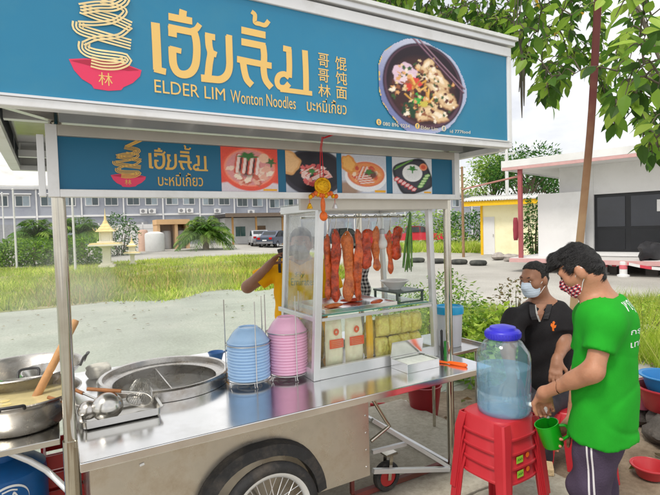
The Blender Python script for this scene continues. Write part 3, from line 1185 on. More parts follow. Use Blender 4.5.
def small_sign():
    s = bpy.data.objects.new('front_sign', None)
    COL.objects.link(s); s.parent = CART; s.matrix_parent_inverse = WM[CART.name].inverted()
    y = LSY
    fl, fb, ft = .040, .030, .042
    MB().box(LX0 + fl, LX1 - fl, y, y + .028, LZ0 + fb, LZ1 - ft).build('printed_face', TEAL2, s)
    BEIGE = mat('beige_rail', (0.52, 0.49, 0.43), rough=.35, metal=.3, var=.06)
    MB().box(LX0 + fl, LX1 - fl, y - .022, y + .028, LZ1 - ft + .0005, LZ1).build('frame_rail', BEIGE, s, bevel=.002)
    MB().box(LX0 + fl, LX1 - fl, y - .022, y + .028, LZ0, LZ0 + fb - .0005).build('frame_rail', WHITE_FRAME, s, bevel=.002)
    MB().box(LX0, LX0 + fl - .0005, y - .022, y + .028, LZ0, LZ1).build('frame_stile', WHITE_FRAME, s, bevel=.002)
    MB().box(LX1 - fl + .0005, LX1, y - .022, y + .028, LZ0, LZ1).build('frame_stile', WHITE_FRAME, s, bevel=.002)
    MB().box(LX0 - .030, LX0 - .006, y - .01, y + .04, LZ0 + .002, LZ1 - .04).build('frame_stile', WHITE_FRAME, s, bevel=.002)
    # beige header board under the sign, above the cabinet
    MB().box(1.10, LX1 - .03, y + .03, y + .05, LZ0 - .055, LZ0 + .02).build('header_board', BEIGE, CART)

    def luv(px, py):
        p = OY(px, py, y)
        return p.x, p.z
    z4 = lambda a, b: luv(100 + a / 4.125, 120 + b / 4.125)
    # word: map the large word's bounds to the small one
    us = [q[0] for p, w in WORD for q in p]; vs = [q[1] for p, w in WORD for q in p]
    U0, U1, V0, V1 = min(us), max(us), min(vs), max(vs)
    a0 = z4(204, 210); a1 = z4(441, 104)
    kx = (a1[0] - a0[0]) / (U1 - U0); kz = (z4(320, 104)[1] - z4(320, 204)[1]) / (V1 - V0)
    zb = z4(320, 204)[1]
    fn = lambda u, v, o: (a0[0] + (u - U0) * kx, y - .0015 - o, zb + (v - V0) * kz)
    draw_word(fn, 1, s, GOLD2)
    b0 = z4(46, 277); b1 = z4(189, 225); t1 = z4(120, 130)
    bu = [p[0] for p in BOWL]; bv = [p[1] for p in BOWL]
    k = (b1[0] - b0[0]) / (max(bu) - min(bu))
    kzz = (z4(120, 222)[1] - z4(120, 277)[1]) / (max(bv) - min(bv))
    kn = (z4(120, 105)[1] - z4(120, 222)[1]) / (zA(180, 0)[1] - max(bv)) * .76
    zb2 = z4(120, 277)[1]
    mv = max(bv)

    def fn2(u, v, o):
        zz = zb2 + (min(v, mv) - min(bv)) * kzz
        if v > mv:
            zz += (v - mv) * kn
        return (b0[0] + (u - min(bu)) * k, y - .0015 - o, zz)
    draw_logo(fn2, s, GOLD2, GOLD2)
    mst = MB()
    for q0, q1 in ((z4(105, 108), z4(188, 70)), (z4(112, 112), z4(190, 78))):
        mst.stroke([q0, q1], .006, lambda u, v: (u, y - .003, v))
    mst.build('chopsticks_emblem', GOLD2, s)
    mb = MB()
    u0, v0 = z4(240, 272); u1, v1 = z4(425, 274)
    put_text(mb, '\u0e1a\u0e30\u0e2b\u0e21\u0e35\u0e48\u0e40\u0e01\u0e35\u0e49\u0e22\u0e27', u0, v0, u1, v0 + .058, lambda u, v: (u, y - .002, v), .006, shear=v1 - v0)
    mb.build('lettering', GOLD2, s)

    # four menu photographs
    def pork(c, cx, cy, n, L, w, a, rg, skin=(214, 90, 70), flesh=(244, 222, 214), dx=.1, dy=0):
        for i in range(n):
            x, yy = cx + (i - n / 2 + .5) * dx, cy + (i - n / 2 + .5) * dy
            c.seg(x - L / 2 * math.cos(a), yy - L / 2 * math.sin(a), x + L / 2 * math.cos(a), yy + L / 2 * math.sin(a), w, skin)
            c.seg(x - L / 2 * math.cos(a) + .012, yy - L / 2 * math.sin(a), x + L / 2 * math.cos(a) + .012, yy + L / 2 * math.sin(a), w * .6, flesh)

    def ph1(U, V):
        rg = np.random.default_rng(5)
        c = Canvas(U, V, (232, 84, 66))
        c.ell(.5, -.1, .9, .35, (226, 214, 222), soft=.1)
        c.ell(.5, .52, .50, .50, (240, 92, 70), soft=.03); c.ell(.5, .55, .45, .43, (252, 150, 120), soft=.05); c.ell(.5, .55, .42, .40, (226, 150, 150), soft=.1)
        for i in range(26):
            c.ell(.15 + .7 * rg.random(), .2 + .35 * rg.random(), .08, .05, [(246, 214, 196), (238, 180, 160), (206, 110, 90), (250, 230, 210)][i % 4], rot=rg.random() * 3, wob=.1)
        c.ell(.45, .6, .2, .25, (70, 40, 44), soft=.4)
        pork(c, .45, .62, 4, .38, .085, 1.45, rg, dx=.115, dy=-.01)
        c.ell(.47, .82, .13, .07, (60, 120, 60), wob=.25, soft=.3); c.ell(.75, .78, .09, .11, (246, 200, 170), soft=.1); c.ell(.88, .7, .06, .07, (70, 110, 60), wob=.3, soft=.2)
        c.rect(.72, .02, .97, .07, (246, 180, 40))
        return c.grain(.12, rg).c, None

    def ph2(U, V):
        rg = np.random.default_rng(6)
        c = Canvas(U, V, (196, 200, 212))
        c.ell(.55, .50, .62, .58, (54, 52, 64), soft=.04); c.ell(.55, .52, .55, .50, (36, 34, 44), soft=.05)
        c.ell(.0, .72, .28, .30, (226, 170, 110), rot=.4, wob=.05); c.ell(.02, .72, .22, .24, (240, 194, 140), rot=.4, wob=.06)
        for i in range(34):
            a = rg.random() * 6.28; r = rg.random() ** .5
            c.ell(.54 + .30 * r * math.cos(a), .42 + .24 * r * math.sin(a), .07, .045, [(250, 224, 220), (226, 110, 110), (240, 160, 150), (200, 80, 84), (246, 210, 200)][i % 5], rot=rg.random() * 3, wob=.1)
        pork(c, .55, .46, 4, .26, .05, .6, rg, dx=.10, dy=-.06)
        c.ell(.50, .52, .07, .05, (70, 140, 70), wob=.3, soft=.2)
        return c.grain(.12, rg).c, None

    def ph3(U, V):
        rg = np.random.default_rng(7)
        c = Canvas(U, V, (206, 212, 226))
        c.ell(.1, .1, .3, .2, (170, 140, 120), soft=.5)
        c.ell(.54, .44, .47, .40, (246, 246, 250), soft=.03); c.ell(.54, .50, .42, .33, (226, 120, 80), soft=.06); c.ell(.54, .50, .38, .29, (236, 150, 90), soft=.1)
        c.ell(.16, .74, .17, .24, (228, 150, 70), rot=.3, wob=.06); c.ell(.15, .76, .12, .18, (244, 184, 100), rot=.3, wob=.08)
        for i in range(22):
            a = rg.random() * 6.28; r = rg.random() ** .5
            c.ell(.55 + .30 * r * math.cos(a), .50 + .22 * r * math.sin(a), .06, .04, [(250, 220, 190), (220, 96, 70), (244, 180, 130), (206, 80, 60)][i % 4], rot=rg.random() * 3, wob=.1)
        c.ell(.62, .5, .16, .12, (110, 70, 60), soft=.4)
        pork(c, .5, .36, 4, .3, .05, .15, rg, dx=.03, dy=-.055); pork(c, .45, .55, 2, .3, .05, 1.2, rg, dx=.08)
        c.ell(.60, .56, .07, .06, (70, 130, 60), wob=.3, soft=.2)
        c.rect(.72, .02, .98, .09, (246, 180, 40))
        return c.grain(.12, rg).c, None

    def ph4(U, V):
        rg = np.random.default_rng(8)
        c = Canvas(U, V, (222, 226, 234))
        x, yy = U - .52, V - .48
        d = np.maximum(np.abs(x * .94 + yy * .34), np.abs(-x * .34 + yy * .94))
        d2 = (np.abs(x * .94 + yy * .34) ** 4 + np.abs(-x * .34 + yy * .94) ** 4) ** .25
        c._mix((.47 - d2) / .02, (44, 44, 54)); c._mix((.41 - d2) / .03, (62, 62, 74))
        c.ell(.50, .58, .25, .24, (250, 250, 250), soft=.06); c.ell(.50, .58, .20, .19, (238, 240, 242), soft=.6)
        c.ell(.50, .70, .08, .07, (60, 140, 60), wob=.3, soft=.2)
        c.ell(.78, .76, .10, .10, (240, 150, 110), soft=.06); c.ell(.78, .76, .06, .06, (226, 90, 60), soft=.2)
        for i in range(6):
            c.ell(.10 + i * .085, .40 - i * .055, .075, .055, (206, 70, 76), rot=.6, wob=.1); c.ell(.11 + i * .085, .40 - i * .055, .055, .035, (250, 206, 206), rot=.6, wob=.1)
        for i in range(5):
            c.ell(.70 + i * .045, .22 + i * .075, .085, .05, (70, 150, 60), rot=.3); c.ell(.70 + i * .045, .22 + i * .075, .065, .034, (206, 232, 170), rot=.3)
        c.seg(.1, .72, .5, .94, .035, (90, 150, 70)); c.seg(.06, .66, .42, .90, .025, (120, 170, 80))
        c.rect(.78, .02, .97, .07, (246, 180, 40))
        return c.grain(.12, rg).c, None
    for f, x0, x1 in ((ph1, 221, 277.6), (ph2, 285.5, 336.5), (ph3, 341.5, 386), (ph4, 392, 431.5)):
        u0, _ = luv(x0, 170); u1, _ = luv(x1, 170)
        va, vb = LZ0 + fb + .001, LZ1 - ft - .001
        paint_grid(64, 64, lambda u, v: (u0 + (u1 - u0) * u, y - .0015, va + (vb - va) * v), f, 'menu_photo', s)


small_sign()
# ================================================================== BOWLS AND RACKS
BLUEB = mat('melamine_blue', srgb(168, 204, 240), rough=0.28, var=.03, coat=.2, sub=.0)
PINKB = mat('melamine_pink', srgb(246, 190, 218), rough=0.28, var=.03, coat=.2)
WIRE = mat('rack_wire', (0.55, 0.54, 0.52), rough=.3, metal=1.0, var=.1)


def bowl_mesh(name, R=.112, H=.082, F=.056):
    # upside-down bowl: rim at the bottom, foot ring on top
    prof = [(R - .007, .004), (R, 0), (R + .003, .004), (R + .001, .010), (R - .004, .013), (R * .89, H * .34), (R * .74, H * .64), (R * .60, H * .84), (F, H * .92), (F - .003, H), (F - .009, H),
            (F - .011, H * .93), (0, H * .92), (0, H * .86), (R * .54, H * .78), (R * .69, H * .58), (R * .84, H * .30), (R - .010, .014), (R - .007, .004)]
    return MB().lathe(prof, (0, 0, 0), 40).mesh(name, smooth=50)


ORD = ['topmost'] + [w + ' from the top' for w in 'second third fourth fifth sixth seventh eighth ninth tenth eleventh twelfth thirteenth fourteenth'.split()] + ['lowest']


def bowl_stack(c, n, m, colname, word, R):
    me = bowl_mesh(colname + '_bowl', R)
    me.materials.append(m)
    for k in range(n):
        o = bpy.data.objects.new('bowl', me)
        COL.objects.link(o)
        o.location = (c[0] + random.uniform(-.0012, .0012), c[1] + random.uniform(-.0012, .0012), c[2] + k * .0158)
        top = k == n - 1
        tag(o, f'{word} plastic bowl, {ORD[n - 1 - k]} of its upside-down stack on the counter',
            'bowl', f'{word} bowls stacked on the counter')


RCK1, RCK2 = Vector((.895, 2.465, TZ)), Vector((1.118, 2.445, TZ))
bowl_stack((RCK1.x, RCK1.y, TZ + .030), 13, BLUEB, 'blue', 'light blue', .112)
bowl_stack((RCK2.x, RCK2.y, TZ + .030), 15, PINKB, 'pink', 'pale pink', .108)


def rack(c, R, h, label, zr):
    r = root('bowl_rack', c, label, 'rack')
    for z, nm in ((.026, 'base_ring'), (zr, 'upper_ring')):
        MB().tube([c + Vector((R * math.cos(a), R * math.sin(a), z)) for a in [2 * math.pi * i / 40 for i in range(40)]], .0028, 6, closed=True).build(nm, WIRE, r, smooth=60)
    MB().tube([c + Vector((R * .55 * math.cos(a), R * .55 * math.sin(a), .0262)) for a in [2 * math.pi * i / 24 for i in range(24)]], .0024, 6, closed=True).build('base_ring', WIRE, r, smooth=60)
    for k, a in enumerate((rad(150), rad(268), rad(30))):
        p = c + Vector(((R + .0045) * math.cos(a), (R + .0045) * math.sin(a), 0))
        MB().tube([p + Vector((.012 * math.cos(a), .012 * math.sin(a), .003)), p + Vector((0, 0, .012)), p + Vector((0, 0, h))], .0028, 6).build('upright', WIRE, r, smooth=60)
        MB().tube([c + Vector((R * math.cos(a), R * math.sin(a), .0262)), c + Vector((-R * .5 * math.cos(a), -R * .5 * math.sin(a), .0262))], .0024, 6).build('base_bar', WIRE, r)
    for k in range(6):
        a = 2 * math.pi * k / 6 + .4
        p = c + Vector((R * math.cos(a), R * math.sin(a), 0))
        MB().tube([p + Vector((0, 0, .026)), p + Vector((.01 * math.cos(a), .01 * math.sin(a), .003))], .0026, 6).build('foot', WIRE, r)


rack(RCK1, .119, .45, 'wire rack holding the light blue bowls', .215)
rack(RCK2, .116, .46, 'wire rack holding the pale pink bowls', .255)
# dipper standing behind the blue bowls
dp = OZ(216, 352, .86)
lad = root('blue_dipper', (dp.x, dp.y, TZ), 'small blue plastic dipper lying behind the blue bowl stack', 'dipper')
BLUED = mat('dipper_blue', srgb(84, 140, 205), rough=.3, var=.05)
MB().lathe([(0, 0), (.035, .004), (.048, .05), (.052, .055), (.049, .057), (.044, .05), (.032, .008), (0, .005)], (dp.x, dp.y, TZ), 24).build('cup', BLUED, lad, smooth=50)
MB().tube([(dp.x + .045, dp.y, TZ + .045), (dp.x + .09, dp.y + .02, TZ + .055), (dp.x + .15, dp.y + .05, TZ + .04)], .007, 8).build('handle', BLUED, lad, smooth=60)

# ================================================================== DISPLAY CABINET
CX0, CX1, CY0, CY1, CZ0, CZ1 = 1.180, 2.068, 2.262, 2.80, TZ, 1.760
CAB = root('display_cabinet', ((CX0 + CX1) / 2, (CY0 + CY1) / 2, TZ), 'glass and aluminium food display cabinet standing on the counter', 'display cabinet')
SHZ = 1.150


def lx(z, left):
    t = (z - CZ0) / (CZ1 - CZ0)
    return CX0 + .060 * t if left else CX1 - .034 * t


def cabinet():
    for left, y, w in ((1, CY0, .040), (0, CY0, .034), (1, CY1, .030), (0, CY1, .030)):
        s = 1 if left else -1
        y2 = y + (.034 if y == CY0 else -.034)
        ya, yb = min(y, y2), max(y, y2)
        z0, z1 = CZ0 + .001, CZ1
        bs = .045 if (left and y == CY1) else 0
        a0, b0 = lx(z0, left) + bs, lx(z0, left) + s * w + bs
        a1, b1 = lx(z1, left) + bs, lx(z1, left) + s * w + bs
        vs = [(a0, ya, z0), (b0, ya, z0), (b0, yb, z0), (a0, yb, z0), (a1, ya, z1), (b1, ya, z1), (b1, yb, z1), (a1, yb, z1)]
        fs = [(0, 1, 5, 4), (1, 2, 6, 5), (2, 3, 7, 6), (3, 0, 4, 7), (4, 5, 6, 7), (3, 2, 1, 0)]
        if not left:
            fs = [tuple(reversed(f)) for f in fs]
        MB().add(vs, fs).build('post', ALU, CAB, bevel=.003)
    # base plinth rails and floor
    MB().box(CX0 + .041, CX1 - .035, CY0 + .003, CY0 + .031, CZ0 + .001, CZ0 + .062).build('base_rail', ALU, CAB, bevel=.002)
    MB().box(CX0 + .041, CX1 - .035, CY1 - .031, CY1 - .003, CZ0 + .001, CZ0 + .062).build('base_rail', ALU, CAB, bevel=.002)
    for x in (CX0 + .004, CX1 - .030):
        MB().box(x, x + .026, CY0 + .036, CY1 - .036, CZ0 + .001, CZ0 + .062).build('base_rail', ALU, CAB, bevel=.002)
    MB().box(CX0 + .032, CX1 - .032, CY0 + .032, CY1 - .032, CZ0 + .020, CZ0 + .030).build('floor_panel', STEEL, CAB)
    # top rails and lid
    ta, tb = lx(CZ1, 1), lx(CZ1, 0)
    MB().box(ta + .041, tb - .035, CY0 + .003, CY0 + .031, CZ1 - .045, CZ1 - .001).build('top_rail', ALU, CAB, bevel=.002)
    MB().box(ta + .031, tb - .031, CY1 - .031, CY1 - .003, CZ1 - .045, CZ1 - .001).build('top_rail', ALU, CAB, bevel=.002)
    for x in (ta + .004, tb - .028):
        MB().box(x, x + .024, CY0 + .036, CY1 - .036, CZ1 - .045, CZ1 - .001).build('top_rail', ALU, CAB, bevel=.002)
    MB().box(ta, tb, CY0, CY1, CZ1 + .0005, CZ1 + .008).build('top_panel', glass_mat('top_glass', haze=.2), CAB)
    # middle shelf: glass with green edge on rails
    GEDGE = mat('green_glass_edge', srgb(96, 150, 130), rough=.15, var=.05)
    a, b = lx(SHZ, 1), lx(SHZ, 0)
    sh = MB().box(a + .045, b - .04, CY0 + .035, CY1 - .035, SHZ - .006, SHZ).build('shelf', glass_mat('shelf_glass', tint=(.93, .98, .95)), CAB)
    MB().box(a + .045, b - .04, CY0 + .0305, CY0 + .0345, SHZ - .007, SHZ + .001).build('shelf_edge', GEDGE, sh)
    MB().box(a + .041, b - .036, CY0 + .004, CY0 + .020, SHZ - .030, SHZ - .014).build('shelf_rail', ALU, CAB, bevel=.002)
    for x in (a + .006, b - .026):
        MB().box(x, x + .020, CY0 + .036, CY1 - .036, SHZ - .032, SHZ - .0065).build('shelf_rail', ALU, CAB, bevel=.002)
    # glass panes
    z0, z1 = CZ0 + .064, CZ1 - .046

    def side(left):
        s = 1 if left else -1
        bs = .045 if left else 0
        v = [(lx(z0, left) + s * .012, CY0 + .035, z0), (lx(z0, left) + s * .012 + bs, CY1 - .035, z0), (lx(z1, left) + s * .012 + bs, CY1 - .035, z1), (lx(z1, left) + s * .012, CY0 + .035, z1)]
        MB().prism(v, (s * .004, 0, 0)).build('pane', GLASS_SIDE if left else GLASS, CAB)
    side(1); side(0)
    MB().prism([(lx(z0, 1) + .042, CY0 + .024, z0), (lx(z0, 0) - .036, CY0 + .024, z0), (lx(SHZ - .03, 0) - .036, CY0 + .024, SHZ - .032), (lx(SHZ, 1) + .042, CY0 + .024, SHZ - .032)], (0, .004, 0)).build('pane', GLASS, CAB)
    # hanging rod
    MB().tube([(lx(1.685, 1) + .017, 2.50, 1.685), (lx(1.685, 0) - .017, 2.50, 1.685)], .006, 10).build('hanging_rod', TUBE, CAB, smooth=60)


cabinet()

# ---- roast meat on hooks
MEAT = [mat('roast_pork_a', srgb(226, 100, 44), rough=.32, var=.4, scale=26, bump=.5, bscale=55, dirt=srgb(84, 22, 12), dirt_amt=.9, dscale=16, coat=.3),
        mat('roast_pork_b', srgb(214, 78, 38), rough=.32, var=.4, scale=30, bump=.5, bscale=55, dirt=srgb(60, 18, 12), dirt_amt=.9, dscale=13, coat=.3),
        mat('roast_pork_c', srgb(236, 122, 58), rough=.34, var=.45, scale=22, bump=.5, bscale=55, dirt=srgb(150, 44, 20), dirt_amt=.7, dscale=25, coat=.3)]
RODZ = 1.685


def meat_strip(px0, py0, px1, py1, w, Y, seed, label):
    rg = random.Random(seed)
    a, b = OY(px0, py0, Y), OY(px1, py1, Y)
    r = root('roast_pork_strip', (a.x, a.y, b.z), label, 'meat', 'roast pork hanging in the cabinet')
    n, k = 18, 14
    vs, fs = [], []
    ph, ph2 = rg.random() * 6, rg.random() * 6
    for i in range(n + 1):
        t = i / n
        c = a.lerp(b, t)
        c.x += .010 * math.sin(4.2 * t + ph) * (t ** .5)
        c.y += .006 * math.sin(5 * t + ph2)
        env = (max(.05, t / .08) ** .45 if t < .08 else 1) * (max(.05, (1 - t) / .07) ** .45 if t > .93 else 1)
        ww = 1.22 * w * env * (1 + .16 * math.sin(9 * t + ph2) + .10 * math.sin(19 * t + ph))
        for j in range(k):
            th = 2 * math.pi * j / k
            lump = 1 + .16 * math.sin(3 * th + 7 * t + ph) + .12 * rg.uniform(-1, 1)
            vs.append((c.x + ww * lump * math.cos(th), c.y + ww * .55 * lump * math.sin(th), c.z))
    for i in range(n):
        for j in range(k):
            fs.append((i * k + j, i * k + (j + 1) % k, (i + 1) * k + (j + 1) % k, (i + 1) * k + j))
    fs.append(tuple(range(k))); fs.append(tuple(reversed(range(n * k, n * k + k))))
    fs = [tuple(reversed(f)) for f in fs]
    MB().add(vs, fs).build('meat', MEAT[seed % 3], r, smooth=180, sub=1)
    # S-hook from the rod through the top of the strip
    top = Vector((a.x, 2.50, RODZ))
    hk = [top + Vector((-.012, -.002, -.012)), top + Vector((-.0135, 0, .004)), top + Vector((-.004, 0, .0105)), top + Vector((.009, 0, .006)), top + Vector((.013, 0, -.02)),
          Vector((a.x + .004, a.y, a.z + .010)), Vector((a.x - .004, a.y, a.z - .025)), Vector((a.x - .016, a.y - .01, a.z - .03)), Vector((a.x - .022, a.y - .022, a.z - .012))]
    MB().tube([Vector(q) for q in smooth_path([tuple(h) for h in hk], 4)], .0024, 6).build('hook', TUBE, r, smooth=60)


for i, (x0, y0, x1, y1, w, Y, lab) in enumerate((
        (327, 234, 328, 300, .018, 2.52, 'leftmost long strip of roast pork hanging on a hook beside the cabinet post'),
        (334.5, 229, 337, 302, .024, 2.50, 'long orange roast pork strip, second from the cabinet left post'),
        (347, 231, 349, 301, .030, 2.50, 'widest and longest roast pork slab hanging in the cabinet, third from the left'),
        (357, 229, 360, 301, .024, 2.49, 'long roast pork strip hanging right beside the widest slab'),
        (367.5, 229, 366, 269, .034, 2.50, 'short broad roast pork piece with a small red tag beside it'),
        (376, 226, 376, 271, .023, 2.50, 'short roast pork strip hanging just left of the white bulb'),
        (389, 230, 390, 274, .017, 2.50, 'narrow roast pork strip hanging just right of the white bulb'),
        (398, 226, 396, 260, .030, 2.51, 'dark short roast pork piece hanging next to the green long beans'))):
    meat_strip(x0, y0, x1, y1, w, Y, i, lab)
tg = OY(371.5, 240, 2.455)
MB().obox(tg, (.010, .004, .035)).build('price_tag', mat('tag_red', srgb(230, 36, 60), rough=.4), label='small red tag stuck to the short broad pork piece', cat='tag', bevel=.001)

# bulb
bp_ = OY(382, 236, 2.5)
bl = root('light_bulb', (bp_.x, bp_.y, bp_.z - .09), 'unlit white bulb hanging among the roast pork', 'light bulb')
BW = mat('bulb_white', (.78, .78, .76), rough=.35, var=.02)
MB().lathe([(0, -.085), (.018, -.082), (.030, -.068), (.034, -.050), (.030, -.030), (.020, -.012), (.016, .004), (.016, .012)], bp_, 24).build('bulb', BW, bl, smooth=60)
MB().lathe([(.016, .012), (.0175, .013), (.0175, .040), (.012, .046), (0, .047)], bp_, 20).build('socket', mat('socket_grey', (.5, .52, .55), rough=.4), bl, smooth=40)
MB().tube([(bp_.x, bp_.y, bp_.z + .045), (bp_.x + .002, bp_.y, (bp_.z + RODZ) / 2), (bp_.x, bp_.y - .002, RODZ + .004)], .003, 6).build('cord', mat('cord_white', (.7, .7, .7), rough=.5), bl)

# long beans
bn = root('long_bean_bunch', OY(408, 271, 2.46), 'bunch of green long beans hanging at the right of the cabinet', 'beans')
BEAN = [mat('bean_green_%d' % i, c, rough=.4, var=.25, scale=30) for i, c in enumerate((srgb(92, 140, 58), srgb(70, 116, 48), srgb(120, 162, 76)))]
for i in range(9):
    t = OY(410.5 + random.uniform(-.8, .8), 213, 2.46)
    b = OY(402.5 + i * 1.25, random.uniform(266, 272), 2.46 + random.uniform(-.012, .012))
    mid = t.lerp(b, .5) + Vector((random.uniform(-.012, .012), random.uniform(-.008, .008), 0))
    MB().tube([Vector(q) for q in smooth_path([tuple(t), tuple(mid), tuple(b)], 5)], [.0035, .004, .0045, .005, .005, .0055, .0055, .005, .005, .0045, .003], 7).build('bean', BEAN[i % 3], bn, smooth=60)
t = OY(410.5, 213, 2.46)
MB().tube([t + Vector((0, 0, -.02)), t + Vector((.002, .01, .01)), (t.x, 2.50, RODZ + .008), (t.x + .004, 2.512, RODZ - .01)], .003, 6).build('tie', mat('tie_green', (.1, .2, .06), rough=.6), bn)

# stand, bowl and tray on the shelf
DARKG = mat('dark_green_metal', (.07, .10, .085), rough=.3, var=.15)
sA, sB = 1.80, 2.015
st = root('serving_stand', ((sA + sB) / 2, 2.44, SHZ), 'low dark green stand under the white bowl in the cabinet', 'stand')
MB().box(sA, sB, 2.33, 2.58, SHZ + .060, SHZ + .072).build('top', DARKG, st, bevel=.002)
for x in (sA + .004, sB - .016):
    for y in (2.334, 2.564):
        MB().box(x, x + .012, y, y + .012, SHZ, SHZ + .0595).build('leg', DARKG, st)
MB().box(sA + .017, sB - .017, 2.335, 2.343, SHZ, SHZ + .010).build('rail', DARKG, st)
wb = Vector((1.885, 2.46, SHZ + .0725))
wbr = root('white_bowl', wb, 'white bowl of chopped food on the dark stand in the cabinet', 'bowl')
MB().lathe([(0, .006), (.038, 0), (.04, .006), (.075, .04), (.092, .054), (.090, .057), (.072, .044), (.036, .012), (0, .010)], wb, 36).build('bowl', mat('porcelain', (.78, .78, .76), rough=.2, var=.02), wbr, smooth=50)
for i in range(9):
    a = random.random() * 6.28; q = random.random() * .035
    MB().ell(wb + Vector((q * math.cos(a), q * math.sin(a), .022 + random.random() * .014)), (.020, .009, .008), 8, 6, Matrix.Rotation(random.random() * 3, 3, 'Z')).build('food_piece', MEAT[i % 3] if i % 2 else mat('food_tan', srgb(200, 160, 90), rough=.6, var=.2), wbr, smooth=180)
tr = root('steel_tray', (1.50, 2.50, SHZ), 'flat stainless tray under the hanging roast pork', 'tray')
MB().prism([(1.29, 2.31, SHZ + .001), (1.775, 2.31, SHZ + .001), (1.775, 2.70, SHZ + .001), (1.29, 2.70, SHZ + .001)], (0, 0, .004)).build('base', STEEL_TOP, tr)
for b in ((1.284, 1.7815, 2.304, 2.3095), (1.284, 1.7815, 2.7005, 2.706), (1.284, 1.2895, 2.31, 2.70), (1.7755, 1.7815, 2.31, 2.70)):
    MB().box(b[0], b[1], b[2], b[3], SHZ + .001, SHZ + .024).build('rim', STEEL_TOP, tr, bevel=.001)
for i, (x, y, a) in enumerate(((1.70, 2.40, .5), (1.62, 2.56, -.3), (1.42, 2.44, .2))):
    m_ = Matrix.Rotation(a, 3, 'Z')
    MB().ell((x, y, SHZ + .0175), (.075, .024, .0125), 14, 8, m_).build('pork_piece', MEAT[i], smooth=180, label=('cut of roast pork lying on the tray near the white bowl', 'cut of roast pork lying at the back of the steel tray', 'cut of roast pork lying at the left of the steel tray')[i], cat='meat')


# checked cloth behind the pork
def checked_mat(name, c1, c2, c3, scale):
    m = bpy.data.materials.new(name)
    m.use_nodes = True
    n, l = m.node_tree.nodes, m.node_tree.links
    b = n['Principled BSDF']; b.inputs['Roughness'].default_value = .9
    t = n.new('ShaderNodeTexCoord')
    sx = n.new('ShaderNodeSeparateXYZ')
    l.new(t.outputs['UV'], sx.inputs[0])
    outs = []
    for ax in (0, 1):
        mu = n.new('ShaderNodeMath'); mu.operation = 'MULTIPLY'; mu.inputs[1].default_value = scale
        l.new(sx.outputs[ax], mu.inputs[0])
        fr = n.new('ShaderNodeMath'); fr.operation = 'FRACT'
        l.new(mu.outputs[0], fr.inputs[0])
        gt = n.new('ShaderNodeMath'); gt.operation = 'GREATER_THAN'; gt.inputs[1].default_value = .5
        l.new(fr.outputs[0], gt.inputs[0])
        outs.append(gt)
    ad = n.new('ShaderNodeMath'); ad.operation = 'ADD'
    l.new(outs[0].outputs[0], ad.inputs[0]); l.new(outs[1].outputs[0], ad.inputs[1])
    dv = n.new('ShaderNodeMath'); dv.operation = 'MULTIPLY'; dv.inputs[1].default_value = .5
    l.new(ad.outputs[0], dv.inputs[0])
    r = n.new('ShaderNodeValToRGB'); r.color_ramp.interpolation = 'CONSTANT'
    e = r.color_ramp.elements
    e[0].position, e[0].color = 0, (*c1, 1)
    e[1].position, e[1].color = .75, (*c3, 1)
    k = e.new(.25); k.color = (*c2, 1)
    l.new(dv.outputs[0], r.inputs['Fac']); l.new(r.outputs[0], b.inputs['Base Color'])
    MATS[name] = m
    return m


CHK = checked_mat('black_white_check', (.02, .02, .025), (.30, .30, .31), (.75, .75, .75), 7)


def cloth():
    vs, fs, uv = [], [], []
    n = 16
    for j in range(n + 1):
        for i in range(n + 1):
            u, v = i / n, j / n
            x = 1.735 + .15 * u + .012 * math.sin(7 * v)
            y = 2.752 + .010 * math.sin(11 * u + 2 * v) - .01 * v
            z = SHZ + .001 + .19 * v + .006 * math.sin(6 * u)
            vs.append((x, y, z)); uv.append((u, v))
    for j in range(n):
        for i in range(n):
            a = j * (n + 1) + i
            fs.append((a, a + 1, a + n + 2, a + n + 1))
    me = MB().add(vs, fs).mesh('checked_cloth', smooth=180)
    ul = me.uv_layers.new(name='UVMap')
    for lp in me.loops:
        ul.data[lp.index].uv = uv[lp.vertex_index]
    o = obj('checked_cloth', me, CHK, label='black and white checked cloth propped behind the hanging pork', cat='cloth')
    sd = o.modifiers.new('Solidify', 'SOLIDIFY'); sd.thickness = .004


cloth()


# ---- bags in the lower compartment
def pillow(c, w, d, h, seed, rotz=0, lean=0):
    """an upright soft bag: w wide (x), d thick (y), h high, base at c"""
    rg = random.Random(seed)
    n, k = 10, 12
    vs, fs = [], []
    m_ = Matrix.Rotation(rotz, 3, 'Z') @ Matrix.Rotation(lean, 3, 'X')
    for side in (-1, 1):
        for j in range(k + 1):
            for i in range(n + 1):
                u, v = 2 * i / n - 1, 2 * j / k - 1
                th = max(0, (1 - u ** 4)) ** .5 * max(0.0, (1 - abs(v) ** 5)) ** .5
                wr = .10 * math.sin(9 * u + seed) * math.sin(7 * v + seed * 2) + .06 * rg.uniform(-1, 1)
                pinch = 1 - .10 * max(0, v) ** 2
                vs.append(Vector(c) + m_ @ Vector((u * w / 2 * pinch, side * d / 2 * th * (1 + wr), (v + 1) * h / 2)))
    q = (n + 1) * (k + 1)
    for s in (0, 1):
        for j in range(k):
            for i in range(n):
                a = s * q + j * (n + 1) + i
                f = (a, a + 1, a + n + 2, a + n + 1)
                fs.append(f if s == 0 else tuple(reversed(f)))
    return MB().add(vs, fs)


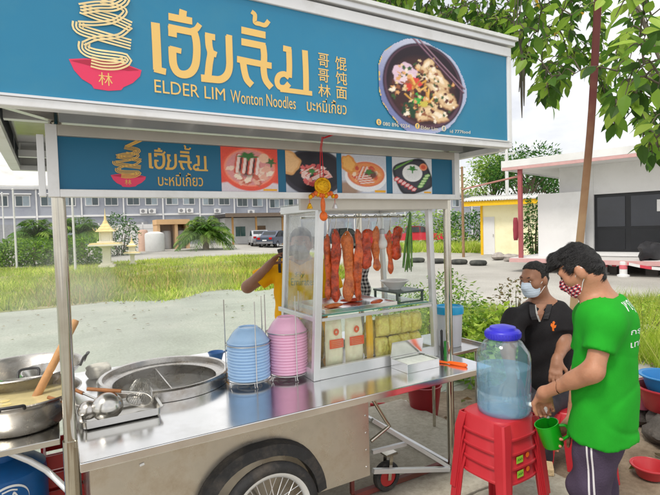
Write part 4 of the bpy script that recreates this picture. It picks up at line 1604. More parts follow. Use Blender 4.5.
PK = mat('pack_cream', srgb(255, 238, 206), rough=.25, var=.12, scale=24, bump=.15, bscale=25, coat=.5)
PKO = mat('pack_orange', srgb(240, 100, 60), rough=.3, var=.06)
PKR = mat('pack_redprint', srgb(232, 150, 110), rough=.3, var=.2, scale=40)
NOODY = mat('egg_noodle_bag', srgb(255, 226, 120), rough=.22, var=.22, scale=45, bump=.6, bscale=70, coat=.6)
STICKY = mat('pack_yellow', srgb(246, 190, 40), rough=.25, var=.08, coat=.5)
FZ = CZ0 + .031
for i, (x, w) in enumerate(((1.357, .112), (1.492, .120))):
    c = Vector((x, 2.345, FZ))
    r = root('noodle_pack', c, ('cream noodle pack with an orange label, left one at the cabinet corner', 'cream noodle pack with an orange label, right one beside the yellow sleeve')[i], 'pack', 'printed noodle packs in the cabinet')
    b = pillow(c, w, .055, .275, i + 3).build('bag', PK, r, smooth=180)
    yy = 2.345 - .0300
    MB().box(x - w * .40, x + w * .40, yy - .0035, yy - .0025, FZ + .115, FZ + .165).build('orange_label', PKO, b)
    mk = MB()
    for k in range(3):
        mk.stroke([(x + .016 * math.cos(t) * (1 - .25 * k), FZ + .205 + .018 * math.sin(t) * (1 - .25 * k)) for t in [2 * math.pi * q / 14 for q in range(15)]], .0035, lambda u, v: (u, yy - .0030, v))
    mk.build('red_mark', PKO, b)
    mk = MB()
    for k in range(4):
        mk.stroke([(x - w * .30, FZ + .124 + k * .010), (x + w * (.30 - .06 * (k % 2)), FZ + .124 + k * .010)], .0035, lambda u, v: (u, yy - .0042, v))
    mk.build('label_print', PKR, b)
c = Vector((1.605, 2.35, FZ))
r = root('yellow_sleeve', c, 'tall narrow yellow packet leaning between the noodle packs and bags', 'packet')
pillow(c, .045, .035, .27, 9, lean=0).build('sleeve', STICKY, r, smooth=180)
k = 0
for row, (y, z, xs) in enumerate(((2.350, FZ, (1.69, 1.775, 1.86, 1.945)), (2.430, FZ, (1.66, 1.75, 1.84, 1.93)), (2.350, FZ + .128, (1.70, 1.785, 1.87, 1.95)))):
    for x in xs:
        pillow((x, y, z), .088, .075, .125 if row != 1 else .22, 20 + k, rotz=random.uniform(-.3, .3), lean=random.uniform(-.08, .08)).build('noodle_bag', NOODY, smooth=180,
            label='clear bag of yellow egg noodles, ' + ('leftmost', 'second from left', 'third from left', 'rightmost')[k % 4] + (' in the front bottom row', ' in the tall back row', ' piled on the front row')[row], cat='bag', group='egg noodle bags in the cabinet')
        k += 1
# a few more bags by the left pane
for i, (x, y) in enumerate(((1.30, 2.50), (1.31, 2.62))):
    pillow((x, y, FZ), .16, .10, .24, 50 + i, rotz=.2).build('snack_bag', mat('bag_tan', srgb(206, 176, 120), rough=.25, var=.35, scale=30, bump=.4, bscale=40, coat=.5), smooth=180,
        label=('crinkled tan bag behind the left noodle pack', 'crinkled tan bag at the back left of the lower cabinet')[i], cat='bag')


# ---- steel box with mirror lid on the counter, knife, cups
bx = root('steel_condiment_box', (1.79, 2.17, TZ), 'open stainless box with its shiny lid raised, in front of the cabinet', 'box')
x0, x1, y0, y1 = 1.672, 1.905, 2.085, 2.235
for b, nm in (((x0, x1, y0, y0 + .004, TZ + .0005, TZ + .050), 'front'), ((x0, x1, y1 - .004, y1, TZ + .0005, TZ + .058), 'back'), ((x0, x0 + .004, y0 + .0045, y1 - .0045, TZ + .0005, TZ + .054), 'side'),
              ((x1 - .004, x1, y0 + .0045, y1 - .0045, TZ + .0005, TZ + .054), 'side'), ((x0 + .0045, x1 - .0045, y0 + .0045, y1 - .0045, TZ + .001, TZ + .004), 'base')):
    MB().box(*b).build(nm, STEEL_TOP, bx, bevel=.001)
MB().prism([(x0, y1 + .0005, TZ + .060), (x1, y1 + .0005, TZ + .060), (x1, y1 - .016, TZ + .148), (x0, y1 - .016, TZ + .148)], (0, .004, 0)).build('lid', STEEL_TOP, bx)
MB().box(x0 + .012, x1 - .012, y0 + .012, y1 - .012, TZ + .0045, TZ + .046).build('napkin_block', mat('napkin', (.72, .76, .70), rough=.9, var=.1, scale=30, bump=.3, bscale=80), label='block of pale napkins inside the open stainless box', cat='napkins', bevel=.004)
ka, kb = OZ(435, 360, TZ + .010), OZ(467, 365.5, TZ + .010)
kn = root('orange_peeler', (ka.x, ka.y, TZ), 'orange plastic handled peeler lying on the counter by the post', 'peeler')
ORG = mat('orange_plastic', srgb(240, 98, 18), rough=.35, var=.05)
dk = (kb - ka)
MB().tube([ka + dk * t for t in (.42, .5, .7, .93, 1.0)], [.006, .010, .011, .012, .008], 10).build('handle', ORG, kn, smooth=60)
sd_ = Vector((-dk.y, dk.x, 0)).normalized()
MB().prism([ka + dk * .0 - sd_ * .016 - Vector((0, 0, .006)), ka + dk * .12 - sd_ * .020 - Vector((0, 0, .006)), ka + dk * .45 - sd_ * .008 - Vector((0, 0, .006)), ka + dk * .45 + sd_ * .008 - Vector((0, 0, .006)), ka + dk * .12 + sd_ * .012 - Vector((0, 0, .006)), ka + sd_ * .008 - Vector((0, 0, .006))], (0, 0, .007)).build('head', ORG, kn, bevel=.002)
for i, (px, h, rr, mm, lab) in enumerate(((442, .17, .009, BLACKP, 'tall black handled knife standing by the cabinet right post'), (446, .10, .014, mat('green_tube', srgb(40, 130, 50), rough=.4), 'small green tube standing between the cabinet and the post'), (455.5, .11, .011, BLACKP, 'short black handle standing right of the cart post'))):
    p = OZ(px, 356.5, TZ)
    MB().lathe([(0, 0), (rr, 0), (rr * 1.1, h * .3), (rr * .8, h * .6), (rr * .9, h * .95), (0, h)], (p.x, p.y + (.05 if i == 2 else 0), TZ + .0005), 12).build(('kitchen_knife', 'sauce_tube', 'utensil')[i], mm, smooth=50, label=lab, cat=('knife', 'tube', 'utensil')[i])

# ---- white bucket with a blue lid on the end shelf
bc = Vector((2.335, 2.450, .798))
bk = root('white_bucket', bc, 'white plastic bucket with a bright blue rim behind the cart post', 'bucket')
MB().lathe([(0, 0), (.074, 0), (.078, .006), (.090, .235), (.086, .235), (.072, .012), (0, .010)], bc, 36).build('pail', mat('pail_white', (.72, .73, .80), rough=.4, var=.04, sub=.1), bk, smooth=50)
MB().lathe([(.0905, .222), (.097, .222), (.0985, .255), (.094, .270), (.086, .272), (.080, .262), (0, .256)], bc, 36).build('lid', mat('lid_blue', srgb(40, 170, 226), rough=.35, var=.04), bk, smooth=50)

# ---- lucky charm
oc = OY(322, 186, 2.105)
am = root('lucky_charm', (oc.x, oc.y, OY(322, 228, 2.105).z), 'gold and orange lucky charm hanging on red strings before the sign', 'charm')
RED = mat('charm_red', srgb(206, 34, 44), rough=.6, var=.1)
GOLDM = mat('charm_gold', srgb(236, 176, 28), rough=.28, metal=.6, var=.25, scale=60, bump=.5, bscale=120)
ORG2 = mat('charm_orange', srgb(222, 104, 32), rough=.4, var=.25, scale=50)
for dx in (-.010, .012):
    MB().tube([oc + Vector((dx, 0, .02)), (oc.x + dx * .3, oc.y, 2.019), (oc.x + dx * .3, oc.y - .02, 2.07)], .0022, 6).build('string', RED, am)
MB().beam((oc.x, oc.y - .03, 2.062), (oc.x, SGY + .1, 2.062), .006).build('hanger', RED, am)
MB().ell(oc, (.040, .022, .036), 20, 12).build('lantern', GOLDM, am, smooth=180)
MB().tube([oc + Vector((.041 * math.cos(a), -.006, .037 * math.sin(a))) for a in [2 * math.pi * i / 28 for i in range(28)]], .006, 8, closed=True).build('lantern_ring', GOLDM, am, smooth=60)
for i in range(11):
    t = i / 10 - .5
    MB().ell(oc + Vector((t * .145, -.012 + .006 * (i % 2), -.048 - .006 * math.cos(6.28 * t * 2) + .003 * (i % 3))), (.0105, .012, .0125), 10, 8).build('bead', ORG2 if i % 3 else GOLDM, am, smooth=180)
MB().ell(oc + Vector((0, -.004, -.095)), (.013, .010, .042), 12, 8).build('tassel', ORG2, am, smooth=180)
MB().ell(oc + Vector((.002, -.004, -.150)), (.022, .015, .024), 14, 10).build('drop', ORG2, am, smooth=180)
for s, mm in ((-1, GOLDM), (1, ALU)):
    q = oc + Vector((s * .072, 0, -.100))
    MB().tube([q + Vector((0, 0, .045)), q + Vector((0, 0, .01))], .0012, 5).build('bell_string', RED, am)
    MB().lathe([(0, .016), (.006, .014), (.010, .004), (.016, -.012), (.013, -.012), (0, .0)], q, 14).build('bell', mm, am, smooth=50)

# ================================================================== LEFT SHELF: POTS
SH = .7525
pc = Vector((-.150, 2.640, SH))
pr_ = root('soup_pot', pc, 'wide stainless pot of pale broth on the left side shelf', 'pot')
MB().lathe([(0, .004), (.155, 0), (.17, .008), (.205, .06), (.232, .125), (.246, .150), (.252, .153), (.248, .158), (.238, .152), (.226, .125), (.198, .06), (.16, .014), (0, .012)], pc, 56).build('pan', STEEL_POT, pr_, smooth=50)
BROTH = mat('broth', srgb(214, 200, 150), rough=.12, var=.16, scale=12, coat=.4, bump=.06, bscale=18)
MB().lathe([(0, .118), (.221, .118)], pc, 48).build('broth', BROTH, pr_)


def loop_handle(c, ang, R, z, parent, w=.045, out=.05, up=.03, r=.007):
    d = Vector((math.cos(ang), math.sin(ang), 0)); s = Vector((-d.y, d.x, 0))
    p0 = c + d * R + Vector((0, 0, z))
    pts = [p0 - s * w, p0 - s * w + d * out * .6 + Vector((0, 0, up * .8)), p0 - s * w * .6 + d * out + Vector((0, 0, up)), p0 + s * w * .6 + d * out + Vector((0, 0, up)), p0 + s * w + d * out * .6 + Vector((0, 0, up * .8)), p0 + s * w]
    MB().tube([Vector(q) for q in smooth_path([tuple(x) for x in pts], 4)], r, 8).build('handle', BLACKP, parent, smooth=60)


loop_handle(pc, rad(85), .243, .148, pr_, up=.04)
loop_handle(pc, rad(265), .243, .148, pr_, up=.02, out=.03)
for i in range(6):
    a, q = random.random() * 6.28, random.uniform(.05, .19)
    MB().lathe([(0, .1192), (random.uniform(.008, .022), .1192)], pc + Vector((q * math.cos(a), q * math.sin(a), 0)), 14).build('oil_film', mat('oil', srgb(226, 208, 140), rough=.1, var=.1), pr_)

wc = Vector((-.155, 3.02, SH))
wr = root('wok', wc, 'large stainless wok with greens behind the soup pot', 'wok')
MB().lathe([(0, .004), (.09, 0), (.20, .07), (.262, .150), (.285, .178), (.293, .181), (.288, .186), (.276, .180), (.255, .152), (.19, .075), (.085, .012), (0, .010)], wc, 56).build('pan', STEEL_POT, wr, smooth=50)
MB().lathe([(0, .085), (.200, .085)], wc, 40).build('stock', mat('dark_stock', (.10, .10, .06), rough=.15, var=.4, scale=12), wr)
loop_handle(wc, rad(-14), .282, .172, wr, up=.05, out=.03)
loop_handle(wc, rad(166), .282, .172, wr, up=.05, out=.03)
HERB = mat('herb_green', srgb(60, 120, 50), rough=.5, var=.4, scale=40)
for i in range(14):
    a, q = rad(random.uniform(70, 200)), random.uniform(.06, .18)
    MB().ell(wc + Vector((q * math.cos(a), q * math.sin(a), .090)), (.035, .012, .008), 8, 6, Matrix.Rotation(random.random() * 3, 3, 'Z')).build('greens', HERB, wr, smooth=180)
sb = wc + Vector((.10, -.06, .088))
b_ = root('mixing_bowl', sb, 'small steel bowl floating inside the large wok', 'bowl')
MB().lathe([(0, .002), (.05, 0), (.09, .04), (.105, .075), (.109, .077), (.104, .079), (.086, .042), (.048, .005), (0, .004)], sb, 32, Matrix.Rotation(rad(8), 3, 'X')).build('pan', STEEL, b_, smooth=50)

# wooden paddle standing in the broth
pa, pb = pc + Vector((.03, .02, .060)), OY(76, 320, 2.74)
pd = root('wooden_paddle', pa, 'round wooden stirring stick leaning out of the soup pot', 'paddle')
WOOD = mat('paddle_wood', srgb(196, 146, 96), rough=.6, var=.2, scale=14, bump=.15, bscale=40, dirt=srgb(140, 90, 50), dirt_amt=.5)
dd = pb - pa
MB().tube([pa, pa + dd * .3, pa + dd * .6, pa + dd * .97, pb], [.019, .019, .0185, .018, .015], 16).build('shaft', WOOD, pd, smooth=50)
MB().tube([pa - dd.normalized() * .03, pa + dd * .0], [.021, .0192], 16).build('tip', WOOD, pd, smooth=50)

# crumpled white bag beside the wok
cb = OZ(99, 377, TZ)
pillow((cb.x, cb.y, TZ + .001), .12, .13, .075, 71, rotz=.5).build('white_sack', mat('sack_white', (.70, .68, .60), rough=.7, var=.1, scale=20, bump=.3, bscale=30), smooth=180, label='small crumpled white sack on the counter behind the wok handle', cat='sack')

# ladle tray
tx0, tx1, ty0, ty1 = .070, .405, 2.225, 2.450
tr = root('ladle_tray', ((tx0 + tx1) / 2, (ty0 + ty1) / 2, TZ), 'rectangular stainless tray holding ladles and skimmer at the counter end', 'tray')


def tray(x0, x1, y0, y1, z, h, fl, parent):
    rings = []
    def rr(inset, zz, rad_):
        pts = []
        for cx, cy, a0 in ((x1 - inset - rad_, y1 - inset - rad_, 0), (x0 + inset + rad_, y1 - inset - rad_, 90), (x0 + inset + rad_, y0 + inset + rad_, 180), (x1 - inset - rad_, y0 + inset + rad_, 270)):
            for k in range(6):
                a = rad(a0 + 18 * k)
                pts.append((cx + rad_ * math.cos(a), cy + rad_ * math.sin(a), zz))
        return pts
    lv = [(.022, z + .0008, .02), (.012, z + .008, .022), (.010, z + h - .003, .022), (0, z + h, .026), (0, z + h + .002, .026), (.011, z + h - .001, .021), (.014, z + .010, .02), (.024, z + .003, .018)]
    vs = [p for l_ in lv for p in rr(*l_)]
    n = 24
    fs = []
    for i in range(len(lv) - 1):
        for j in range(n):
            fs.append((i * n + j, i * n + (j + 1) % n, (i + 1) * n + (j + 1) % n, (i + 1) * n + j))
    fs.append(tuple(reversed(range(n)))); fs.append(tuple((len(lv) - 1) * n + j for j in range(n)))
    MB().add(vs, fs).build('pan', STEEL, parent, smooth=50)


tray(tx0, tx1, ty0, ty1, TZ, .040, .01, tr)
WOODH = mat('ladle_wood', srgb(150, 98, 56), rough=.6, var=.2, scale=30)


def ladle(c, R, tilt, ang, hl, label, m=STEEL):
    r = root('ladle', (c.x, c.y, TZ), label, 'ladle')
    mm = (-Vector((-.12, -.62, .78))).to_track_quat('Z', 'Y').to_matrix()
    prof = [(0, -R)] + [(R * math.sin(a), -R * math.cos(a)) for a in [rad(10 * i) for i in range(1, 10)]] + [(R * .97, .002)] + [(R * .95 * math.sin(a), -R * .95 * math.cos(a)) for a in [rad(90 - 10 * i) for i in range(1, 9)]] + [(0, -R * .95)]
    MB().lathe(prof, c, 32, mm).build('cup', m, r, smooth=60)
    d = Vector((math.cos(ang), math.sin(ang), .10)).normalized()
    e = (d - (mm @ Vector((0, 0, 1))) * d.dot(mm @ Vector((0, 0, 1)))).normalized() * R * .98
    MB().tube([c + e - d * .004, c + e + d * .08, c + e + d * hl * .55], .005, 8).build('stem', m, r, smooth=60)
    MB().tube([c + e + d * hl * .54, c + e + d * hl], .008, 8).build('grip', WOODH, r, smooth=60)


ladle(Vector((.185, 2.335, TZ + .052)), .066, rad(-150), rad(118), .20, 'round stainless ladle lying upside down in the tray')
ladle(Vector((.112, 2.360, TZ + .045)), .045, rad(-160), rad(128), .20, 'smaller dark ladle at the left end of the tray', STEEL_POT)
# skimmer basket of wire mesh
sc = Vector((.318, 2.335, TZ + .062))
sk = root('noodle_skimmer', (sc.x, sc.y, TZ), 'wire mesh noodle basket lying on its side in the tray', 'skimmer')
axd = Vector((.25, .62, .52)).normalized()
mm = axd.to_track_quat('Z', 'Y').to_matrix()
RS = .054
MB().tube([sc + mm @ Vector((RS * math.cos(a), RS * math.sin(a), 0)) for a in [2 * math.pi * i / 32 for i in range(32)]], .0032, 8, closed=True).build('hoop', STEEL, sk, smooth=60)
wm = MB()
for i in range(34):
    a = 2 * math.pi * i / 34
    wm.tube([sc + mm @ Vector((RS * k * math.cos(a + tw), RS * k * math.sin(a + tw), z)) for k, z, tw in ((1, 0, 0), (.92, .05, .25), (.70, .085, .5), (.25, .10, .75))], .0012, 4)
    wm.tube([sc + mm @ Vector((RS * k * math.cos(a - tw), RS * k * math.sin(a - tw), z)) for k, z, tw in ((1, 0, 0), (.92, .05, .25), (.70, .085, .5), (.25, .10, .75))], .0012, 4)
wm.build('mesh_basket', STEEL, sk, kind='stuff')
hd = Vector((-.80, .42, .10)).normalized()
hp = sc + mm @ Vector((0, RS, 0))
MB().tube([hp, hp + hd * .07], .004, 8).build('stem', STEEL, sk)
MB().tube([hp + hd * .07, hp + hd * .22], .0085, 8).build('grip', WOODH, sk, smooth=60)

# ---- blue drum and red crate below the shelf
dc = Vector((-.235, 2.62, AP + .001))
dr = root('blue_drum', dc, 'blue drum with a round white emblem under the side shelf', 'drum')
DBLUE = mat('drum_blue', srgb(22, 92, 158), rough=.35, var=.1, scale=5, dirt=srgb(30, 60, 90), dirt_amt=.4)
MB().lathe([(0, .01), (.15, 0), (.172, .02), (.176, .05), (.176, .43), (.170, .48), (.13, .515), (.07, .53), (.07, .56), (0, .56)], dc, 48).build('body', DBLUE, dr, smooth=40)
DW = mat('drum_white', (.75, .77, .78), rough=.4, var=.05)


def on_drum(ang, z, o=.0015):
    return (dc.x + (.176 + o) * math.cos(ang), dc.y + (.176 + o) * math.sin(ang), dc.z + z)


q = OY(24, 474, 2.47)
a0 = math.atan2(-dc.y, -dc.x) + .12
ez = .395
em = MB()
em.stroke([(a0 + .42 * math.cos(t) , ez + .068 * math.sin(t)) for t in [2 * math.pi * i / 40 for i in range(41)]], .010, lambda u, v: on_drum(u, v))
em.build('emblem_ring', DW, dr)
em = MB()
em.stroke(smooth_path([(a0 - .28, ez - .02), (a0 - .12, ez + .03), (a0 - .02, ez - .01), (a0 + .08, ez + .035), (a0 + .20, ez + .0)], 5), .012, lambda u, v: on_drum(u, v))
em.stroke(smooth_path([(a0 - .24, ez - .042), (a0 - .05, ez - .030), (a0 + .10, ez - .045), (a0 + .24, ez - .028)], 5), .010, lambda u, v: on_drum(u, v))
em.stroke(smooth_path([(a0 - .16, ez + .046), (a0 + .02, ez + .052), (a0 + .16, ez + .044)], 5), .007, lambda u, v: on_drum(u, v))
em.build('emblem_script', DW, dr)
rcx, rcy = .02, 2.86
rc = root('red_crate', (rcx, rcy, AP), 'red plastic crate half hidden under the side shelf', 'crate')
REDP = mat('red_plastic', srgb(186, 36, 40), rough=.35, var=.08, scale=8, coat=.1)
for z in (.145, .235, .325, .415, .505):
    for b in ((-.10, .10, -.13, -.12), (-.10, .10, .12, .13), (-.10, -.09, -.1195, .1195), (.09, .10, -.1195, .1195)):
        MB().box(rcx + b[0], rcx + b[1], rcy + b[2], rcy + b[3], z - .035, z + .035).build('slat', REDP, rc)
for sx in (-1, 1):
    for sy in (-1, 1):
        MB().box(rcx + sx * .108 - .008, rcx + sx * .108 + .008, rcy + sy * .138 - .008, rcy + sy * .138 + .008, AP + .001, .545).build('corner_post', REDP, rc)
MB().box(rcx - .088, rcx + .088, rcy - .118, rcy + .118, AP + .002, AP + .011).build('base', REDP, rc)
# ================================================================== SIGNED-DISTANCE BODIES
V3 = lambda p: np.array((p[0], p[1], p[2]), dtype=np.float64)


class Field:
    """smooth union of tapered capsules and ellipsoids, then clips; meshed into one continuous skin"""

    def __init__(s):
        s.p = []
        s.clips = []      # functions P(N..,3) -> signed value, positive = cut away
        s.disp = None

    def cap(s, a, b, ra, rb=None, k=.03, flat=False):
        s.p.append(('c', V3(a), V3(b), ra, ra if rb is None else rb, k, flat))
        return s

    def ell(s, c, r, m=None, k=.03):
        m = np.eye(3) if m is None else np.array(m)
        s.p.append(('e', V3(c), np.array(r, float), m, None, k))
        return s

    def inflate(s, d):
        o = Field()
        for q in s.p:
            if q[0] == 'c':
                o.p.append(('c', q[1], q[2], q[3] + d, q[4] + d, q[5], q[6]))
            else:
                o.p.append(('e', q[1], q[2] + d, q[3], None, q[5]))
        return o

    @staticmethod
    def _one(q, P):
        if q[0] == 'c':
            a, b = q[1], q[2]
            ab = b - a
            L = max(1e-9, ab @ ab)
            h = np.clip(((P - a) @ ab) / L, 0, 1)
            d = np.linalg.norm(P - a - h[..., None] * ab, axis=-1) - (q[3] + (q[4] - q[3]) * h)
            if q[6]:
                d = np.maximum(d, (P - b) @ (ab / math.sqrt(L)))
            return d
        L = (P - q[1]) @ q[3]
        r = q[2]
        k0 = np.linalg.norm(L / r, axis=-1)
        k1 = np.linalg.norm(L / (r * r), axis=-1) + 1e-9
        return k0 * (k0 - 1) / k1

    def bbox(s, pad=.04):
        lo, hi = np.full(3, 1e9), np.full(3, -1e9)
        for q in s.p:
            if q[0] == 'c':
                r = max(q[3], q[4])
                lo = np.minimum(lo, np.minimum(q[1], q[2]) - r); hi = np.maximum(hi, np.maximum(q[1], q[2]) + r)
            else:
                r = q[2].max()
                lo = np.minimum(lo, q[1] - r); hi = np.maximum(hi, q[1] + r)
        return lo - pad, hi + pad

    def eval(s, P):
        D = np.full(P.shape[:-1], 0.5)
        for q in s.p:
            d = s._one(q, P)
            k = q[5]
            h = np.clip(.5 + .5 * (D - d) / k, 0, 1)
            D = D * (1 - h) + d * h - k * h * (1 - h)
        if s.disp is not None:
            D = D + s.disp(P)
        for c in s.clips:
            D = np.maximum(D, c(P))
        return D

    def mesh(s, res, lo=None, hi=None):
        l0, h0 = s.bbox()
        lo = l0 if lo is None else np.maximum(lo, l0)
        hi = h0 if hi is None else np.minimum(hi, h0)
        n = np.maximum(4, np.ceil((hi - lo) / res).astype(int) + 1)
        ax = [lo[i] + res * np.arange(n[i]) for i in range(3)]
        D = np.full(tuple(n), 0.5)
        pad = .07
        for q in s.p:
            if q[0] == 'c':
                r = max(q[3], q[4]); a = np.minimum(q[1], q[2]) - r; b = np.maximum(q[1], q[2]) + r
            else:
                r = q[2].max(); a = q[1] - r; b = q[1] + r
            i0 = np.clip(np.floor((a - pad - lo) / res).astype(int), 0, n)
            i1 = np.clip(np.ceil((b + pad - lo) / res).astype(int) + 1, 0, n)
            if (i1 <= i0).any():
                continue
            sl = tuple(slice(i0[i], i1[i]) for i in range(3))
            P = np.stack(np.meshgrid(*[ax[i][sl[i]] for i in range(3)], indexing='ij'), -1)
            d = s._one(q, P)
            k = q[5]
            Dq = D[sl]
            h = np.clip(.5 + .5 * (Dq - d) / k, 0, 1)
            D[sl] = Dq * (1 - h) + d * h - k * h * (1 - h)
        if s.disp is not None or s.clips:
            P = np.stack(np.meshgrid(*ax, indexing='ij'), -1)
            if s.disp is not None:
                D = D + s.disp(P)
            for c in s.clips:
                D = np.maximum(D, c(P))
        return surface_nets(D, lo, res)


def surface_nets(D, lo, res):
    S = D < 0
    nx, ny, nz = D.shape
    cs = np.zeros((nx - 1, ny - 1, nz - 1), int)
    acc = np.zeros((nx - 1, ny - 1, nz - 1, 3))
    cnt = np.zeros((nx - 1, ny - 1, nz - 1))
    sh = lambda A, o: A[o[0]:nx - 1 + o[0], o[1]:ny - 1 + o[1], o[2]:nz - 1 + o[2]]
    corners = [(i, j, k) for i in (0, 1) for j in (0, 1) for k in (0, 1)]
    for a in corners:
        for ax_ in range(3):
            if a[ax_] == 0:
                b = list(a); b[ax_] = 1; b = tuple(b)
                da, db = sh(D, a), sh(D, b)
                m = (da < 0) != (db < 0)
                t = np.where(m, da / np.where(m, da - db, 1), 0)
                p = np.array(a, float) * np.ones(t.shape + (3,))
                p[..., ax_] += t
                acc += np.where(m[..., None], p, 0)
                cnt += m
    act = cnt > 0
    idx = -np.ones(act.shape, int)
    idx[act] = np.arange(act.sum())
    base = np.argwhere(act)
    verts = (base + acc[act] / cnt[act][:, None]) * res + lo
    faces = []
    for ax_ in range(3):
        u, v = (ax_ + 1) % 3, (ax_ + 2) % 3
        A = np.moveaxis(S, (ax_, u, v), (0, 1, 2)); I = np.moveaxis(idx, (ax_, u, v), (0, 1, 2))
        a0, a1 = A[:-1, 1:-1, 1:-1], A[1:, 1:-1, 1:-1]
        for flip in (0, 1):
            m = (a0 & ~a1) if flip == 0 else (~a0 & a1)
            e = np.argwhere(m)
            if len(e) == 0:
                continue
            i, j, k = e[:, 0], e[:, 1], e[:, 2]
            q = np.stack([I[i, j, k], I[i, j + 1, k], I[i, j + 1, k + 1], I[i, j, k + 1]], 1)
            if flip:
                q = q[:, ::-1]
            faces.append(q[(q >= 0).all(1)])
    F = np.concatenate(faces) if faces else np.zeros((0, 4), int)
    return verts, F


def relax(V, F, it=2):
    for _ in range(it):
        acc = np.zeros_like(V); c = np.zeros(len(V))
        for a, b in ((0, 1), (1, 2), (2, 3), (3, 0)):
            np.add.at(acc, F[:, a], V[F[:, b]]); np.add.at(c, F[:, a], 1)
            np.add.at(acc, F[:, b], V[F[:, a]]); np.add.at(c, F[:, b], 1)
        V = np.where(c[:, None] > 0, V * .5 + .5 * acc / np.maximum(c, 1)[:, None], V)
    return V


def field_obj(name, pieces, m, parent=None, uv=None, smooth_it=1):
    """pieces: list of (V, F) merged into one mesh object"""
    Vs, Fs, o = [], [], 0
    for V, F in pieces:
        V = relax(V, F, smooth_it)
        Vs.append(V); Fs.append(F + o); o += len(V)
    V, F = np.concatenate(Vs), np.concatenate(Fs)
    me = bpy.data.meshes.new(name)
    me.vertices.add(len(V)); me.vertices.foreach_set('co', V.ravel())
    me.loops.add(len(F) * 4); me.loops.foreach_set('vertex_index', F.ravel())
    me.polygons.add(len(F)); me.polygons.foreach_set('loop_start', np.arange(len(F)) * 4)
    me.polygons.foreach_set('loop_total', np.full(len(F), 4))
    me.update(calc_edges=True)
    me.validate()
    me.polygons.foreach_set('use_smooth', [True] * len(me.polygons))
    if uv is not None:
        ul = me.uv_layers.new(name='UVMap')
        co = np.zeros(len(me.vertices) * 3); me.vertices.foreach_get('co', co); co = co.reshape(-1, 3)
        vi = np.zeros(len(me.loops), int); me.loops.foreach_get('vertex_index', vi)
        ul.data.foreach_set('uv', uv(co)[vi].ravel())
    return obj(name, me, m, parent)


def snap(field, p, d, L=.3, off=.001):
    """march from p along d to the surface of field, stop off above it"""
    p = V3(p); d = V3(d) / np.linalg.norm(V3(d))
    t = 0.0
    for _ in range(60):
        e = float(field.eval((p + d * t)[None])[0])
        if e < off:
            break
        t += e * .8
        if t > L:
            break
    return tuple(p + d * t)


def frame(fwd, up):
    y = Vector(fwd).normalized()
    x = y.cross(Vector(up)).normalized()
    z = x.cross(y)
    return Matrix((x, y, z)).transposed()


def rotz_m(v, a):
    return Matrix.Rotation(a, 3, 'Z') @ Vector(v)


SKIN = mat('skin_tan', srgb(178, 128, 100), rough=.5, var=.10, scale=18, bump=.08, bscale=120, sub=.12, dirt=srgb(160, 100, 72), dirt_amt=.4, dscale=14)
SKIN2 = mat('skin_brown', srgb(154, 110, 86), rough=.5, var=.10, scale=18, bump=.08, bscale=120, sub=.12)
HAIRM = mat('hair_black', (.012, .011, .012), rough=.42, var=.4, scale=60, bump=.5, bscale=260)
HAIRG = mat('hair_cropped', (.022, .020, .020), rough=.6, var=.6, scale=80, bump=.7, bscale=200)
EYEW = mat('eye_white', (.7, .68, .65), rough=.2, var=.02)
EYED = mat('eye_dark', (.01, .008, .006), rough=.15)


def add_head(F, c, M3, s=1.0, neck=None, nr=.056):
    W = lambda x, y, z: Vector(c) + M3 @ Vector((x * s, y * s, z * s))
    m = np.array(M3)
    F.ell(W(0, -.008, .030), (.076 * s, .091 * s, .087 * s), m, .02)
    F.ell(W(0, .022, -.030), (.062 * s, .072 * s, .086 * s), m, .03)
    F.ell(W(0, .042, -.083), (.042 * s, .044 * s, .034 * s), m, .03)
    F.cap(W(0, .090, .004), W(0, .108, -.032), .009 * s, .014 * s, .014)
    F.cap(W(-.014, .098, -.036), W(.014, .098, -.036), .009 * s, None, .010)
    F.cap(W(-.042, .080, .026), W(.042, .080, .026), .011 * s, None, .022)
    F.cap(W(-.020, .090, -.066), W(.020, .090, -.066), .008 * s, None, .014)
    for e in (-1, 1):
        F.ell(W(e * .080, -.006, -.008), (.012 * s, .021 * s, .033 * s), m, .010)
        F.ell(W(e * .048, .058, -.022), (.022 * s, .022 * s, .022 * s), m, .03)
    if neck is not None:
        F.cap(W(0, -.022, -.055), neck, nr, nr * 1.12, .04)
    return W


def hair_field(c, M3, s, grow, line, extra=None, seed=0):
    W = lambda x, y, z: Vector(c) + M3 @ Vector((x * s, y * s, z * s))
    m = np.array(M3)
    H = Field()
    H.ell(W(0, -.009, .031), ((.077 + grow) * s, (.091 + grow) * s, (.089 + grow) * s), m, .02)
    H.cap(W(0, -.042, -.02), W(0, -.036, -.055), (.056 + grow * .4) * s, (.048 + grow * .3) * s, .03)
    if extra:
        extra(H, W)
    mi = np.array(M3.inverted())
    c0 = V3(c)

    def clip(P):
        L = ((P - c0) @ mi.T) / s
        x, y, z = L[..., 0], L[..., 1], L[..., 2]
        return (line(x, y) - z) * .7

    def clip_ear(P):
        L = ((P - c0) @ mi.T) / s
        x, y, z = L[..., 0], L[..., 1], L[..., 2]
        return .030 - np.sqrt(((y + .004) / .9) ** 2 + ((z + .012) / 1.1) ** 2) - np.where(np.abs(x) > .05, 0, 1)
    H.clips += [clip, clip_ear]

    def disp(P):
        L = ((P - c0) @ mi.T)
        x, y, z = L[..., 0], L[..., 1], L[..., 2]
        return .0014 * np.sin(150 * x + 60 * y + 5 * np.sin(40 * z)) + .0012 * np.sin(120 * y + 170 * z + seed)
    H.disp = disp
    return H


